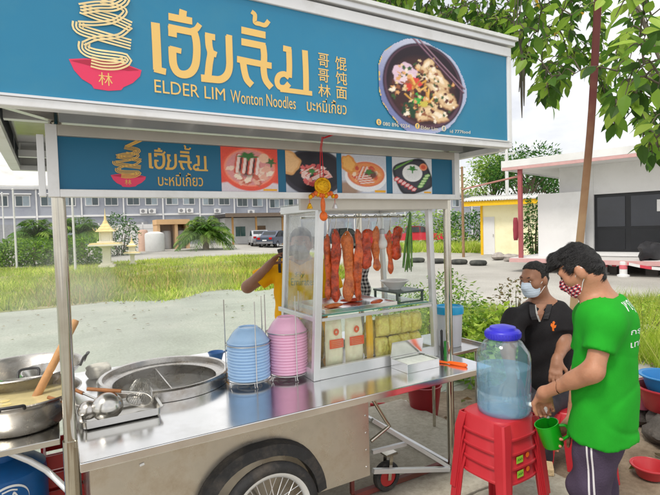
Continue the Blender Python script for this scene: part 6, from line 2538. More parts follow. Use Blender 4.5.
    stool((sp.x, sp.y, .022 if False else .012), math.atan2(h.y, h.x), 'red plastic stool under the seated man in black')
    return hip


BLACK_HIP = man_black()


# ================================================================== MAN IN YELLOW BEHIND THE CART
def man_yellow():
    d0 = 3.80
    h = (-FH).normalized()
    rt = h.cross(UP).normalized()                       # his right = image left
    nb = OD(300, 262, d0)
    hip = Vector((nb.x, nb.y, .88))
    r = person('person', (nb.x, nb.y, 0), 'man in a yellow shirt raising a phone behind the glass cabinet')
    hd = OD(301, 244, d0 - .03)
    HM = frame((h - UP * .05), UP)
    B = Field()
    W = add_head(B, hd, HM, 1.03, nb, .058)
    Rs, Re, Rw = OD(274, 270, d0), OD(247.5, 287, d0 - .02), OD(268, 266, d0 - .15)
    Ls, Le, Lw = OD(327, 270, d0), OD(338, 304, d0 - .04), OD(322, 314, d0 - .24)
    B.cap(nb - UP * .1 - rt * .08, hip - rt * .07, .11, .12, .08); B.cap(nb - UP * .1 + rt * .08, hip + rt * .07, .11, .12, .08)
    for s0, e0, w0 in ((Ls, Le, Lw), (Rs, Re, Rw)):
        B.cap(nb - UP * .03, s0, .06, .062, .05); B.cap(s0, e0, .056, .046, .03); B.cap(e0, w0, .046, .028, .025)
    for sg in (-1, 1):
        a = hip + rt * sg * .09; an = Vector((a.x, a.y, .09))
        B.cap(a, Vector((a.x, a.y, .48)) + h * .02, .09, .06, .04); B.cap(Vector((a.x, a.y, .48)) + h * .02, an, .057, .038, .03)
        B.cap(an - UP * .04 - h * .03, an - UP * .05 + h * .15, .036, .03, .02)
    pd_ = (OD(283, 249, d0 - .18) - Rw).normalized()
    add_hand(B, Rw, pd_, (-rt * .6 + h * .2 - UP * .25), (.35, .38, .42, .5), .5, 1, 1.05, .06, .4)
    add_hand(B, Lw, (h * .4 + rt * .7 - UP * .1), -UP, (.5, .5, .5, .5), .4, 1, 1.0)
    field_obj('body', boxes_mesh(B, .012, ((hd, .16), (Rw + pd_ * .07, .11), (Lw + rt * .06, .11)), .006), SKIN2, r)
    T = Field()
    T.cap(nb - UP * .10 - rt * .085, hip - rt * .07 - UP * .05, .128, .14, .10); T.cap(nb - UP * .10 + rt * .085, hip + rt * .07 - UP * .05, .128, .14, .10)
    for s0, e0 in ((Ls, Le), (Rs, Re)):
        T.cap(nb - UP * .025, s0, .070, .078, .05); T.cap(s0, s0.lerp(e0, .62), .078, .086, .035, True)
    T.clips.append(lambda P: hip.z - .14 - P[..., 2])
    nk = V3(nb + UP * .05 + h * .02); nd = V3((UP * .9 + h * .4).normalized())
    T.clips.append(lambda P: np.minimum((P - nk) @ nd + .030, .090 - np.linalg.norm(P - nk, axis=-1)))
    hv, rv = V3(h), V3(rt)
    T.disp = lambda P: .005 * np.sin(36 * P[..., 2] + 18 * (P @ rv)) + .003 * np.sin(60 * (P @ rv))
    YEL = mat('shirt_yellow', srgb(246, 178, 14), rough=.75, var=.08, scale=8, bump=.2, bscale=140, spec=.2)
    field_obj('shirt', [T.mesh(.011)], YEL, r)
    DK = mat('shirt_trim', (.03, .03, .03), rough=.7)
    for txt, py, hh, x0, x1 in (('Fly', 282, .045, 293, 303), ('Emirates', 290, .055, 288, 314)):
        a, b = OD(x0, py, d0 - .4), OD(x1, py, d0 - .4)
        mb = MB()
        put_text(mb, txt, 0, 0, 1, hh, lambda u, v: snap(T, a.lerp(b, u) + UP * v, FH, .6, .002), .004)
        mb.build('chest_print', DK, r)
    # dark shoulder strap
    mb = MB()
    L_, R2 = [], []
    for i in range(10):
        t = i / 9
        for e, A in ((0, L_), (1, R2)):
            p = OD(270.5 + e * 3.2 + 2 * t, 256 + 22 * t, d0 - .5)
            A.append(snap(T, p, FH, .8, .003))
    mb.add(L_ + R2, [(i, i + 1, 10 + i + 1, 10 + i) for i in range(9)])
    mb.build('shoulder_strap', DK, r)
    K = Field()
    K.cap(hip - rt * .05, hip + rt * .05, .125, .125, .05)
    for sg in (-1, 1):
        a = hip + rt * sg * .09
        K.cap(a, Vector((a.x, a.y, .12)), .105, .07, .03)
    K.clips.append(lambda P: .08 - P[..., 2])
    field_obj('trousers', [K.mesh(.014)], mat('trousers_navy', (.03, .04, .07), rough=.85, var=.15), r)
    H = hair_field(hd, HM, 1.03, .010, lambda x, y: np.where(y > .03, .055 + .3 * (y - .03), .9 * y + .0), None, 4)
    field_obj('hair', [H.mesh(.006)], HAIRM, r)
    KM, uv, _ = mask_field(hd, HM, 1.03)
    field_obj('face_mask', [KM.mesh(.006)], mat('mask_grey', srgb(120, 120, 124), rough=.85, var=.05), r)
    for e in (-1, 1):
        ey = MB().ell(W(e * .031, .084, .006), (.011, .008, .0042), 12, 8, HM).build('eye', EYEW, r, smooth=180)
        MB().ell(W(e * .031, .091, .006), (.0055, .004, .0042), 10, 8, HM).build('iris', EYED, ey, smooth=180)
        MB().tube([W(e * .016, .092, .028), W(e * .034, .090, .033), W(e * .052, .076, .027)], [.003, .004, .002], 6).build('eyebrow', HAIRM, r, smooth=180)
    # phone
    pc_ = Rw + pd_ * .12 - rt * .075 - FH * .012 + UP * .02
    ph = root('phone', pc_, 'dark phone held up by the man in yellow', 'phone')
    mm = frame(h, -rt + UP * .25)
    MB().obox(pc_, (.074, .009, .150), mm).build('case', BLACKP, ph, bevel=.004)
    MB().obox(pc_ + mm @ Vector((.018, .0065, .050)), (.024, .003, .030), mm).build('camera_bump', mat('lens_grey', (.08, .08, .09), rough=.2), ph, bevel=.001)


man_yellow()
# ================================================================== RIGHT-HAND YARD
def rock(c, r, seed, m, name='rock', label=None, **kw):
    rg = random.Random(seed)
    mb = MB()
    prof_n, k = 12, 8
    ph = [rg.random() * 6 for _ in range(6)]
    mb.ell((0, 0, 0), (1, 1, 1), prof_n, k)
    vs = []
    for v in mb.v:
        v = Vector(v)
        a = math.atan2(v.y, v.x)
        f = 1 + .16 * math.sin(2 * a + ph[0]) + .12 * math.sin(3 * a + 4 * v.z + ph[1]) + .10 * math.sin(5 * v.z + ph[2]) + .05 * rg.uniform(-1, 1)
        vs.append((c[0] + v.x * r[0] * f, c[1] + v.y * r[1] * f, max(c[2] - r[2] * .98, c[2] + v.z * r[2] * f)))
    o = MB(); o.v = vs; o.f = mb.f
    return o.build(name, m, smooth=50, label=label, cat='rock' if label else None, **kw)


ROCK = mat('dark_rock', (.10, .09, .08), rough=.9, var=.4, scale=14, bump=.6, bscale=30)
PLINK = mat('basin_pink', srgb(214, 120, 150), rough=.35, var=.05)
REDB = mat('basin_red', srgb(176, 50, 56), rough=.35, var=.06)
BLUEBAS = mat('basin_blue', srgb(50, 140, 205), rough=.35, var=.06)


def basin(c, R, h, m, name, label, k=.68, grp=None):
    r = root(name, c, label, 'basin')
    MB().lathe([(0, .004), (R * k, 0), (R * (k + .04), .006), (R * .95, h * .93), (R * 1.06, h * .96), (R * 1.07, h), (R * .94, h), (R * (k - .02), .012), (0, .010)], c, 40).build('bowl', m, r, smooth=50)
    MB().tube([Vector(c) + Vector((R * 1.065 * math.cos(a), R * 1.065 * math.sin(a), h * .985)) for a in [2 * math.pi * i / 40 for i in range(40)]], .006, 6, closed=True).build('rim', m, r, smooth=60)
    return r


b0 = BG(668, 3.55)
for i, (dx, dy, rx, lab) in enumerate(((-.20, -.10, .15, 'dark rough rock left of the pile under the red basin'), (.02, -.02, .20, 'large dark rock directly under the red basin'), (.18, .10, .16, 'dark rock at the far side under the red basin'), (-.06, -.24, .12, 'small dark rock in front of the basin pile'))):
    rock((b0.x + dx, b0.y + dy, .10 if i != 3 else .07), (rx, rx, .105 if i != 3 else .065), i, ROCK, label=lab, group='rocks under the basins')
basin(Vector((b0.x, b0.y, .200)), .205, .175, REDB, 'red_basin', 'wide red plastic basin resting on dark rocks')
basin(Vector((b0.x + .02, b0.y + .02, .278)), .165, .175, BLUEBAS, 'blue_basin', 'bright blue basin sitting inside the red basin', .60)
b1 = BG(641, 3.75)
basin(Vector((b1.x, b1.y, .145)), .085, .155, PLINK, 'pink_tub', 'small pink tub beside the red basin', .78)
rock((b1.x, b1.y, .07), (.12, .11, .076), 9, ROCK, label='flat dark rock under the small pink tub')
b2 = BG(650, 2.95)
basin(Vector((b2.x, b2.y, .024)), .10, .07, REDB, 'red_dish', 'red plastic dish on the ground at the bottom right corner', .7)
rk = OZ(548, 472, AP)
MB().obox((rk.x, rk.y, AP + .023), (.11, .06, .045), Matrix.Rotation(.7, 3, 'Z')).build('brick_block', mat('block_tan', srgb(205, 180, 140), rough=.9, var=.15, scale=20, bump=.4), bevel=.006, label='pale tan brick lying on the ground by the stool', cat='brick')
# stool behind the man in green
sa, sb_ = OZ(558, 472, .012), OZ(626, 482, .012)
sm = (sa + sb_) / 2 + FH * .17
stool((sm.x, sm.y, .012), math.atan2((sb_ - sa).y, (sb_ - sa).x), 'red plastic stool standing behind the man in green', None, 1.25)

# red bucket and litter beyond the cart
rb = BG(421, 4.05)
r = root('red_bucket', (rb.x, rb.y, .02), 'dark red bucket on the ground behind the cart brace', 'bucket')
DRED = mat('bucket_red', srgb(150, 30, 40), rough=.4, var=.08)
c = Vector((rb.x, rb.y, .012))
MB().lathe([(0, .004), (.105, 0), (.110, .006), (.142, .255), (.150, .258), (.150, .268), (.137, .268), (.104, .012), (0, .010)], c, 40).build('pail', DRED, r, smooth=50)
MB().tube(arc(c + Vector((0, 0, .262)), .146, rad(200), rad(340), 14, 'xy'), .003, 6).build('bail', TUBE, r, smooth=60)
BAGW = mat('plastic_bag', (.70, .69, .66), rough=.35, var=.1, scale=18, bump=.5, bscale=30, coat=.4)
for i, (px, py, s_) in enumerate(((400, 412, .16), (388, 416, .12), (497, 398, .16), (478, 383, .18))):
    p = OZ(px, py, 0)
    h_ = ground_h(p.x, p.y)
    pillow((p.x, p.y, .012), s_, s_ * .9, s_ * .5, 80 + i, rotz=i).build('plastic_bag', BAGW if i != 2 else mat('bag_teal', srgb(90, 130, 120), rough=.4, var=.2), smooth=180,
        label=('crumpled white plastic bag beside the dark red bucket', 'small crumpled white plastic bag under the cart brace', 'greenish crumpled bag on the ground by the stool stack', 'large crumpled pale sheet on the ground right of the cart post')[i], cat='bag')
p = OZ(385, 405, .02)
kn2 = root('red_tool', (p.x, p.y, .012), 'red handled tool lying on the ground behind the cart body', 'tool')
MB().tube([p + Vector((-.12, .06, .01)), p + Vector((0, 0, .01))], .014, 10).build('handle', REDB, kn2, smooth=50)
MB().tube([p + Vector((0, 0, .008)), p + Vector((.09, -.045, .006))], .006, 8).build('shaft', TUBE, kn2, smooth=50)

# ================================================================== BUILDINGS
ZV = Vector((0, 0, 1))


class Fr:
    """facade frame: origin o, u along the front, v away from the viewer"""
    def __init__(s, o, u):
        s.o = Vector(o); s.u = Vector((u[0], u[1], 0)).normalized(); s.v = Vector((-s.u.y, s.u.x, 0))
        if s.v.dot(FH) < 0:
            s.v = -s.v
        s.m = Matrix((s.u, s.v, ZV)).transposed()

    def p(s, u, v, z):
        return s.o + s.u * u + s.v * v + ZV * z

    def box(s, mb, u0, u1, v0, v1, z0, z1):
        return mb.obox(s.p((u0 + u1) / 2, (v0 + v1) / 2, (z0 + z1) / 2), (u1 - u0, v1 - v0, z1 - z0), s.m)

    def B(s, name, m, parent, u0, u1, v0, v1, z0, z1, bevel=0, **kw):
        return s.box(MB(), u0, u1, v0, v1, z0, z1).build(name, m, parent, bevel=bevel, **kw)


WGREY = mat('house_grey', srgb(158, 162, 172), rough=.85, var=.06, scale=.8, dirt=srgb(120, 124, 140), dirt_amt=.4, dscale=.6)
WWHITE = mat('house_white', (.74, .74, .74), rough=.8, var=.05, scale=.7, dirt=(.5, .5, .48), dirt_amt=.4, dscale=.5)
PANE = mat('window_pane', (.05, .075, .085), rough=.08, var=.3, scale=.5, spec=.8)
PANEB = mat('window_blind', (.30, .36, .40), rough=.3, var=.2, scale=2)
ROOFW = mat('pale_roof', (.62, .62, .60), rough=.7, var=.08, scale=.9, dirt=(.4, .4, .38), dirt_amt=.5, dscale=.8)


def row_houses():
    A, E = BG(-62, 40), BG(492, 66)
    A.z = E.z = 0
    L = (E - A).length
    n = 17
    w = L / n
    fr = Fr(A, E - A)
    names = []
    for i in range(n):
        o = fr.p(i * w, 0, 0)
        gz = min(ground_h(o.x, o.y), ground_h(*fr.p((i + 1) * w, 0, 0).xy))
        lab = f'grey two-storey terraced house with white trim, unit {("one two three four five six seven eight nine ten eleven twelve thirteen fourteen fifteen sixteen seventeen").split()[i]} from the left end of the row'
        r = root('terraced_house', (o.x, o.y, gz), lab, 'house', 'grey terraced houses along the far side')
        f = Fr((o.x, o.y, gz), E - A)
        e = .003
        f.B('wall', WGREY, r, e, w - e, 0, 7.0, 0, 5.55)
        f.B('eave', WWHITE, r, e, w - e, -.35, 0 - e, 5.45, 5.62)
        pts = [f.p(e, -.45, 5.64), f.p(w - e, -.45, 5.64), f.p(w - e, 5.2, 8.4), f.p(e, 5.2, 8.4)]
        MB().prism(pts, (0, 0, .12)).build('roof', ROOFW, r)
        for k, uc in enumerate((w * .27, w * .73)):
            wn = f.B('window', WWHITE, r, uc - .58, uc + .58, -.06, -.002, 3.95, 4.95)
            for s_ in (0, 1):
                f.B('pane', PANE if (i + k + s_) % 3 else PANEB, wn, uc - .50 + s_ * .52, uc - .02 + s_ * .52, -.075, -.062, 4.03, 4.87)
            f.B('window_hood', WWHITE, r, uc - .70, uc + .70, -.38, -.003, 5.0, 5.10)
        f.B('downpipe', WWHITE, r, .02, .14, -.13, -.003, 0, 5.44)
        f.B('string_course', WWHITE, r, .15, w - .01, -.10, -.003, 2.95, 3.12)
        dw = f.B('door', mat('door_grey', (.30, .31, .33), rough=.5), r, w * .18, w * .62, -.05, -.002, 0, 2.4)
        f.B('window', PANEB, r, w * .68, w * .92, -.05, -.002, 1.0, 2.3)
        if i % 2 == 0 or i in (5, 7):
            for k in range(2 if i in (4, 5) else 1):
                ac = f.B('air_conditioner', WWHITE, r, w * (.42 + .22 * k), w * (.42 + .22 * k) + .66, -.36, -.06, 3.14, 3.60)
                c_ = f.p(w * (.42 + .22 * k) + .27, -.363, 3.37)
                MB().lathe([(0, 0), (.17, 0)], c_, 20, f.m @ Matrix.Rotation(rad(90), 3, 'X')).build('fan_grille', mat('grille', (.25, .25, .26), rough=.6), ac)


row_houses()


def boundary_wall():
    f = Fr(BG(100, 42), BG(184, 46) - BG(100, 42))
    L = (BG(184, 46) - BG(100, 42)).length
    gz = ground_h(f.o.x, f.o.y)
    f.o.z = gz
    r = root('panel_wall', f.o, 'low white panel wall in front of the grey terraced houses', 'wall')
    n = int(L / 1.2)
    for i in range(n):
        for k in range(5):
            f.B('panel', WWHITE, r, i * L / n + .02, (i + 1) * L / n - .02, .02 * (k % 2), .07, .05 + k * .42, .45 + k * .42)
    for i in range(n + 1):
        f.B('post', WWHITE, r, i * L / n - .06, i * L / n + .06, .08, .2, 0, 2.3)


boundary_wall()


def kiosk():
    d = 38.5
    a, b = BG(158, d), BG(190, d + 1.2)
    a.z = b.z = min(ground_h(a.x, a.y), ground_h(b.x, b.y)) + .02
    f = Fr(a, b - a)
    L = (b - a).length
    TAN = mat('kiosk_tan', srgb(210, 172, 128), rough=.85, var=.08, scale=1.5)
    r = root('tank_shelter', a, 'tan open fronted shelter with two bays beside the palm', 'shelter')
    f.B('back_wall', TAN, r, 0, L, 1.9, 2.1, 0, 2.35)
    for u in (0, L * .55, L - .22):
        f.B('pier', TAN, r, u, u + .22, 0, 1.895, 0, 1.995)
    f.B('lintel', TAN, r, -.05, L + .05, -.08, 1.895, 2.0, 2.40)
    for k, u in enumerate((L * .32, L * .79)):
        c = f.p(u, .9, 0)
        MB().lathe([(0, .02), (.38, 0), (.40, .04), (.40, 1.35), (.34, 1.48), (.12, 1.52), (0, 1.52)], c, 24).build('storage_tank', mat('tank_grey', (.45, .46, .48), rough=.4, var=.06), smooth=40, label=('grey storage tank in the left bay of the tan shelter', 'grey storage tank in the right bay of the tan shelter')[k], cat='tank')
    c = BG(155, d - 2)
    MB().lathe([(0, .02), (.66, 0), (.70, .05), (.70, 1.25), (.66, 1.38), (.30, 1.50), (0, 1.50)], (c.x, c.y, ground_h(c.x, c.y) - .01), 28).build('water_tank', WWHITE, smooth=40, label='round white water tank left of the tan shelter', cat='tank')
    c = BG(143.5, d - 1)
    MB().lathe([(0, 0), (.36, 0), (.36, 1.55), (.30, 1.65), (0, 1.68)], (c.x, c.y, ground_h(c.x, c.y) - .01), 24).build('clay_tank', mat('clay_pink', srgb(205, 170, 150), rough=.8, var=.08), smooth=40, label='pale clay coloured tank left of the white water tank', cat='tank')


kiosk()


def carport_house():
    a, b = BG(230, 46), BG(312, 50)
    a.z = b.z = .0
    f = Fr(a, b - a)
    L = (b - a).length
    r = root('carport_house', a, 'low white house with a dark flat carport roof behind the parked cars', 'house')
    f.B('wall', WWHITE, r, .3, L, 2.6, 7, 0, 2.95)
    DK = mat('dark_roof', (.05, .045, .045), rough=.7, var=.2)
    f.B('roof', DK, r, -.4, L + .3, -.4, 7.2, 3.02, 3.28)
    f.B('fascia', mat('fascia_brown', (.16, .12, .09), rough=.7), r, -.45, L + .35, -.46, -.405, 2.95, 3.32)
    for u in (.25, L * .30, L * .62):
        f.B('post', mat('post_wood', srgb(170, 130, 80), rough=.8, var=.1), r, u, u + .16, -.1, .06, 0, 3.015)
    wn = f.B('window', WWHITE, r, L * .15, L * .15 + 1.15, 2.53, 2.598, 1.0, 2.15)
    for s_ in (0, 1):
        f.B('pane', mat('pane_green', (.05, .12, .11), rough=.1), wn, L * .15 + .07 + s_ * .52, L * .15 + .56 + s_ * .52, 2.51, 2.528, 1.08, 2.07)
    f.B('door', mat('door_brown', (.20, .13, .08), rough=.6), r, L * .42, L * .42 + .95, 2.55, 2.598, 0, 2.1)


carport_house()


# ---- cars
CARGLASS = mat('car_glass', (.02, .025, .03), rough=.05, var=.1, spec=.8)
LAMPR = mat('tail_lamp', srgb(180, 20, 24), rough=.2)
LAMPW = mat('head_lamp', (.7, .72, .75), rough=.1)


def car(name, loc, head, paint, label, prof, cabin, Wd=1.72, bed=None):
    """prof: lower body outline (x, z); cabin: greenhouse outline; x forward"""
    r = root(name, loc, label, 'car' if bed is None else 'pickup truck', None, head)

    def loft(outline, ws, nm, m, inset):
        k = len(outline)
        vs = []
        for wv, ins in ws:
            cx = sum(p[0] for p in outline) / k; cz = sum(p[1] for p in outline) / k
            for x, z in outline:
                vs.append((cx + (x - cx) * (1 - ins), wv, cz + (z - cz) * (1 - ins * .5)))
        fs = []
        for i in range(len(ws) - 1):
            for j in range(k):
                fs.append((i * k + j, (i + 1) * k + j, (i + 1) * k + (j + 1) % k, i * k + (j + 1) % k))
        fs.append(tuple(range(k))); fs.append(tuple(reversed(range((len(ws) - 1) * k, len(ws) * k))))
        return MB().add(vs, fs).build(nm, m, r, local=True, smooth=35)
    h = Wd / 2
    loft(prof, [(-h, .03), (-h + .05, 0), (h - .05, 0), (h, .03)], 'body', paint, 0)
    loft(cabin, [(-h + .20, .04), (-h + .12, 0), (h - .12, 0), (h - .20, .04)], 'cabin', paint, 0)
    cx = [p[0] for p in cabin]; zt = max(p[1] for p in cabin); zb = min(p[1] for p in cabin)
    x0, x1 = min(cx), max(cx)
    tx = [p[0] for p in cabin if p[1] > zt - .08]
    a, b = min(tx), max(tx)
    for sy in (-1, 1):
        y = sy * (h - .112)
        for q0, q1 in (((x0 + .22), (x0 + x1) / 2 - .05), ((x0 + x1) / 2 + .03, x1 - .25)):
            def xa(x, z):
                t = (z - zb) / (zt - zb)
                lo = x0 + (a - x0) * t + .10; hi = x1 + (b - x1) * t - .10
                return min(max(x, lo), hi)
            z0, z1 = zb + .10, zt - .09
            pts = [(xa(q0, z0), y, z0), (xa(q1, z0), y, z0), (xa(q1, z1), y, z1), (xa(q0, z1), y, z1)]
            MB().prism(pts, (0, sy * .004, 0)).build('side_window', CARGLASS, r, local=True)
    for xs, xt, sg, nm in ((x0, a, -1, 'rear_window'), (x1, b, 1, 'windscreen')):
        t0, t1 = .12, .86
        P = []
        for t in (t0, t1):
            x = xs + (xt - xs) * t + sg * .012; z = zb + (zt - zb) * t + .004
            P.append((x, z))
        hw = h - .24
        MB().prism([(P[0][0], -hw, P[0][1]), (P[0][0], hw, P[0][1]), (P[1][0], hw - .05, P[1][1]), (P[1][0], -hw + .05, P[1][1])], (sg * .006, 0, .004)).build(nm, CARGLASS, r, local=True)
    xs = [p[0] for p in prof]
    xr, xf = min(xs), max(xs)
    for x, wheel_x in ((0, xr + .78), (1, xf - .80)):
        for sy in (-1, 1):
            wl = bpy.data.objects.new('wheel', None); COL.objects.link(wl); wl.parent = r
            c = (wheel_x, sy * (h - .10), .31)
            rx = Matrix.Rotation(rad(90), 3, 'X')
            MB().lathe([(.19, -.10), (.29, -.10), (.31, -.07), (.31, .07), (.29, .10), (.19, .10)], c, 24, rx).build('tyre', RUBBER, wl, local=True, smooth=50)
            MB().lathe([(0, -.085), (.06, -.10), (.18, -.085), (.189, -.095), (.189, .095), (.18, .085), (.06, .10), (0, .085)], c, 20, rx).build('rim', ALU, wl, local=True, smooth=40)
    for sy in (-1, 1):
        MB().box(xr - .012, xr + .05, sy * (h - .30) - .13, sy * (h - .30) + .13, .72, .90).build('tail_lamp', LAMPR, r, local=True, bevel=.01)
        MB().box(xf - .08, xf + .006, sy * (h - .30) - .16, sy * (h - .30) + .16, .62, .76).build('headlight', LAMPW, r, local=True, bevel=.01)
    MB().box(xr - .05, xr + .06, -h + .08, h - .08, .36, .54).build('bumper', mat('bumper_grey', (.2, .2, .21), rough=.5), r, local=True, bevel=.02)
    MB().box(xr - .018, xr + .02, -.20, .20, .60, .70).build('number_plate', WHITE_FRAME, r, local=True)
    if bed:
        MB().box(bed[0], bed[1], -h + .10, h - .10, bed[2], bed[2] + .012).build('bed_liner', BLACKP, r, local=True)
    return r


SED = [(-2.1, .34), (2.1, .30), (2.14, .55), (2.05, .72), (1.2, .86), (-1.7, .93), (-2.1, .90), (-2.14, .6)]
SCAB = [(-1.62, .90), (1.10, .84), (.45, 1.38), (-.2, 1.46), (-.9, 1.42)]
PIC = [(-2.5, .45), (2.35, .40), (2.40, .70), (2.28, .92), (1.25, 1.02), (-2.5, 1.02), (-2.52, .7)]
PCAB = [(-.55, 1.0), (1.35, 1.0), (.72, 1.55), (.30, 1.62), (-.35, 1.60)]
hd_away = math.atan2(FH.y, FH.x)
c = BG(259, 45); car('parked_car', (c.x, c.y, ground_h(c.x, c.y)), hd_away + .25, mat('car_silver', (.55, .56, .58), rough=.25, metal=.6, var=.03), 'silver car parked at the far side left of the dark car', SED, SCAB)
c = BG(276, 43); car('parked_car', (c.x, c.y, ground_h(c.x, c.y)), hd_away - .35, mat('car_blue_grey', (.10, .12, .17), rough=.25, metal=.4, var=.03), 'dark blue grey car parked behind the man in yellow', SED, SCAB)
c = BG(340, 38); car('parked_pickup', (c.x, c.y, 0), hd_away - 1.2, mat('car_black', (.03, .03, .035), rough=.25, var=.03), 'dark pickup truck seen through the cabinet behind the pork', PIC, PCAB, 1.8, bed=(-2.4, -.6, 1.022))
c = BG(413, 41); car('parked_pickup', (c.x, c.y, 0), math.atan2(RH.y, RH.x) + .12, mat('car_red', srgb(206, 42, 62), rough=.3, var=.03), 'red pickup truck parked across the far road', PIC, PCAB, 1.8, bed=(-2.4, -.6, 1.022))


# ---- yellow shed
def shed():
    a, b = BG(481, 25.4), BG(541, 24.2)
    a.z = b.z = 0
    f = Fr(a, b - a)
    L = (b - a).length
    CRM = mat('shed_cream', srgb(250, 244, 206), rough=.8, var=.04, scale=.8, dirt=srgb(200, 186, 130), dirt_amt=.4, dscale=.8)
    YEL2 = mat('shed_yellow', srgb(240, 190, 20), rough=.6, var=.05)
    r = root('yellow_shed', a, 'small cream yellow shed with a white door and corrugated roof', 'shed')
    f.B('wall', CRM, r, .12, L, 0, 3.6, 0, 2.62)
    f.B('corner_post', YEL2, r, 0, .118, -.05, .08, 0, 2.60)
    dr = f.B('door', WWHITE, r, .16, .70, -.05, -.003, .02, 1.98)
    f.B('door_handle', TUBE, dr, .62, .65, -.09, -.052, .95, 1.08)
    f.B('fascia', YEL2, r, -.85, L + .1, -.62, -.55, 2.55, 2.80)
    f.B('soffit', CRM, r, -.8, L + .05, -.545, -.003, 2.63, 2.68)
    # corrugated sheets
    n = 30
    vs, fs = [], []
    for j, (v, z) in enumerate(((-.70, 2.84), (4.0, 3.30))):
        for i in range(n * 4 + 1):
            u = -.9 + (L + 1.1) * i / (n * 4)
            vs.append(f.p(u, v, z + .035 * math.sin(2 * math.pi * i / 4)))
    k = n * 4 + 1
    for i in range(k - 1):
        fs.append((i, i + 1, k + i + 1, k + i))
    o = MB().add(vs, fs).build('roof', ROOFW, r, smooth=60)
    sd = o.modifiers.new('Solidify', 'SOLIDIFY'); sd.thickness = .03


shed()


# ---- white building with dark window
def white_building():
    O, E = BG(505, 16.2), BG(627, 13.7)
    O.z = E.z = 0
    f = Fr(O, E - O)

    def uof(px):                                     # u of the front line in column px
        s = (px - W0 / 2) / FPX
        d = FH + RH * s
        A = np.array([[f.u.x, -d.x], [f.u.y, -d.y]])
        return float(np.linalg.solve(A, np.array([-O.x, -O.y]))[0])

    def uofv(px, v):
        o2 = O + f.v * v
        s = (px - W0 / 2) / FPX
        d = FH + RH * s
        A = np.array([[f.u.x, -d.x], [f.u.y, -d.y]])
        return float(np.linalg.solve(A, np.array([-o2.x, -o2.y]))[0])
    Lr = uof(820)
    r = root('white_building', O, 'white flat roofed building with a large dark window and red canopy edge', 'building')
    RDB = mat('fascia_red', srgb(202, 160, 158), rough=.7, var=.08)
    f.B('canopy', WWHITE, r, 0, Lr, 0, 7.5, 3.42, 3.56)
    f.B('canopy_fascia', WWHITE, r, -.03, Lr, -.06, -.003, 3.46, 3.68)
    f.B('fascia_stripe', RDB, r, -.03, Lr, -.065, -.003, 3.36, 3.455)
    f.B('end_fascia', WWHITE, r, -.06, -.032, -.06, 7.5, 3.38, 3.68)
    f.B('floor_slab', mat('slab_white', (.62, .61, .60), rough=.8, var=.06, scale=1), r, .15, Lr, .05, 7.4, .36, .47)
    f.B('slab_edge', RDB, r, .15, Lr, -.02, .047, .33, .455)
    for i in range(7):
        u = .8 + i * (Lr - 1.2) / 6
        f.B('footing', mat('footing_void_shade', (.10, .09, .085), rough=.9), r, u, u + .3, .6, .9, 0, .355)
    f.B('void_shade_block', mat('footing_void_shade', (.10, .09, .085), rough=.9), r, .3, Lr, 1.6, 7.2, 0, .35)  # added dark block paints the shade of the open void under the slab
    wv = 1.5
    u0 = uofv(560, wv)
    wl, wr_ = uofv(594, wv), uofv(664, wv)
    z0, z1 = .62, 2.46
    f.B('wall', WWHITE, r, u0, wl - .003, wv, 7, .47, 3.418)
    f.B('wall', WWHITE, r, wr_ + .003, Lr, wv, 7, .47, 3.418)
    f.B('wall', WWHITE, r, wl, wr_, wv, 7, z1 + .003, 3.418)
    f.B('wall', WWHITE, r, wl, wr_, wv, 7, .47, z0 - .003)
    BK = mat('window_frame_black', (.015, .016, .02), rough=.4)
    wn = f.B('window', BK, r, wl + .003, wr_ - .003, wv + .10, wv + .2, z0, z1)
    W3 = (wr_ - wl) / 2
    for i in range(2):
        f.B('pane', mat('dark_pane', (.02, .024, .034), rough=.06, var=.3, scale=1.2, spec=.7), wn, wl + .09 + i * W3, wl - .07 + (i + 1) * W3, wv + .075, wv + .097, z0 + .80, z1 - .10)
        f.B('lower_panel', mat('dark_panel', (.012, .013, .018), rough=.25), wn, wl + .09 + i * W3, wl - .07 + (i + 1) * W3, wv + .080, wv + .097, z0 + .08, z0 + .72)
    f.B('sill', WWHITE, r, wl - .1, wr_ + .1, wv - .12, wv - .003, z0 - .13, z0 - .03)
    # side screen wall at the left
    s0, s1 = uofv(538.5, .9), uofv(584, .9)
    f.B('screen_wall', WWHITE, r, s0, s1, .9, 1.05, .471, 2.56)
    f.B('return_wall', WWHITE, r, s0, s0 + .15, 1.053, 5.5, .471, 2.56)
    RED2 = mat('post_red', srgb(164, 84, 88), rough=.6, var=.1, scale=3)
    up_ = uofv(521, .10)
    f.B('canopy_post', RED2, r, up_ - .06, up_ + .06, .05, .17, .472, 3.418)
    up2 = uofv(900, .10) if False else Lr - .4
    f.B('canopy_post', RED2, r, up2 - .06, up2 + .06, .05, .17, .472, 3.418)
    # cloth hung on the post
    cl = f.p(up_ - .13, .02, 1.15)
    pillow((cl.x, cl.y, 1.05), .20, .10, .75, 31).build('hanging_cloth', mat('cloth_maroon', srgb(150, 60, 72), rough=.9, var=.1), smooth=180, label='maroon cloth hanging on the red canopy post', cat='cloth')
    # black bag on the slab
    q = f.p(uofv(652, .35), .35, .47)
    rock((q.x, q.y, q.z + .24), (.50, .22, .26), 33, mat('black_tarp', (.02, .02, .024), rough=.55, var=.3, bump=.5, bscale=9), 'black_tarp', None)
    tag(bpy.data.objects[-1] if False else [o for o in bpy.data.objects if o.name.startswith('black_tarp')][0], 'heap of black tarpaulin on the white building slab', 'tarpaulin')
    # small white notice on the window
    q0 = uofv(659, wv)
    f.B('notice', WWHITE, r, q0 - .05, q0 + .10, wv + .05, wv + .06, 1.85, 2.2)
    return f, uofv


WBF, WBU = white_building()


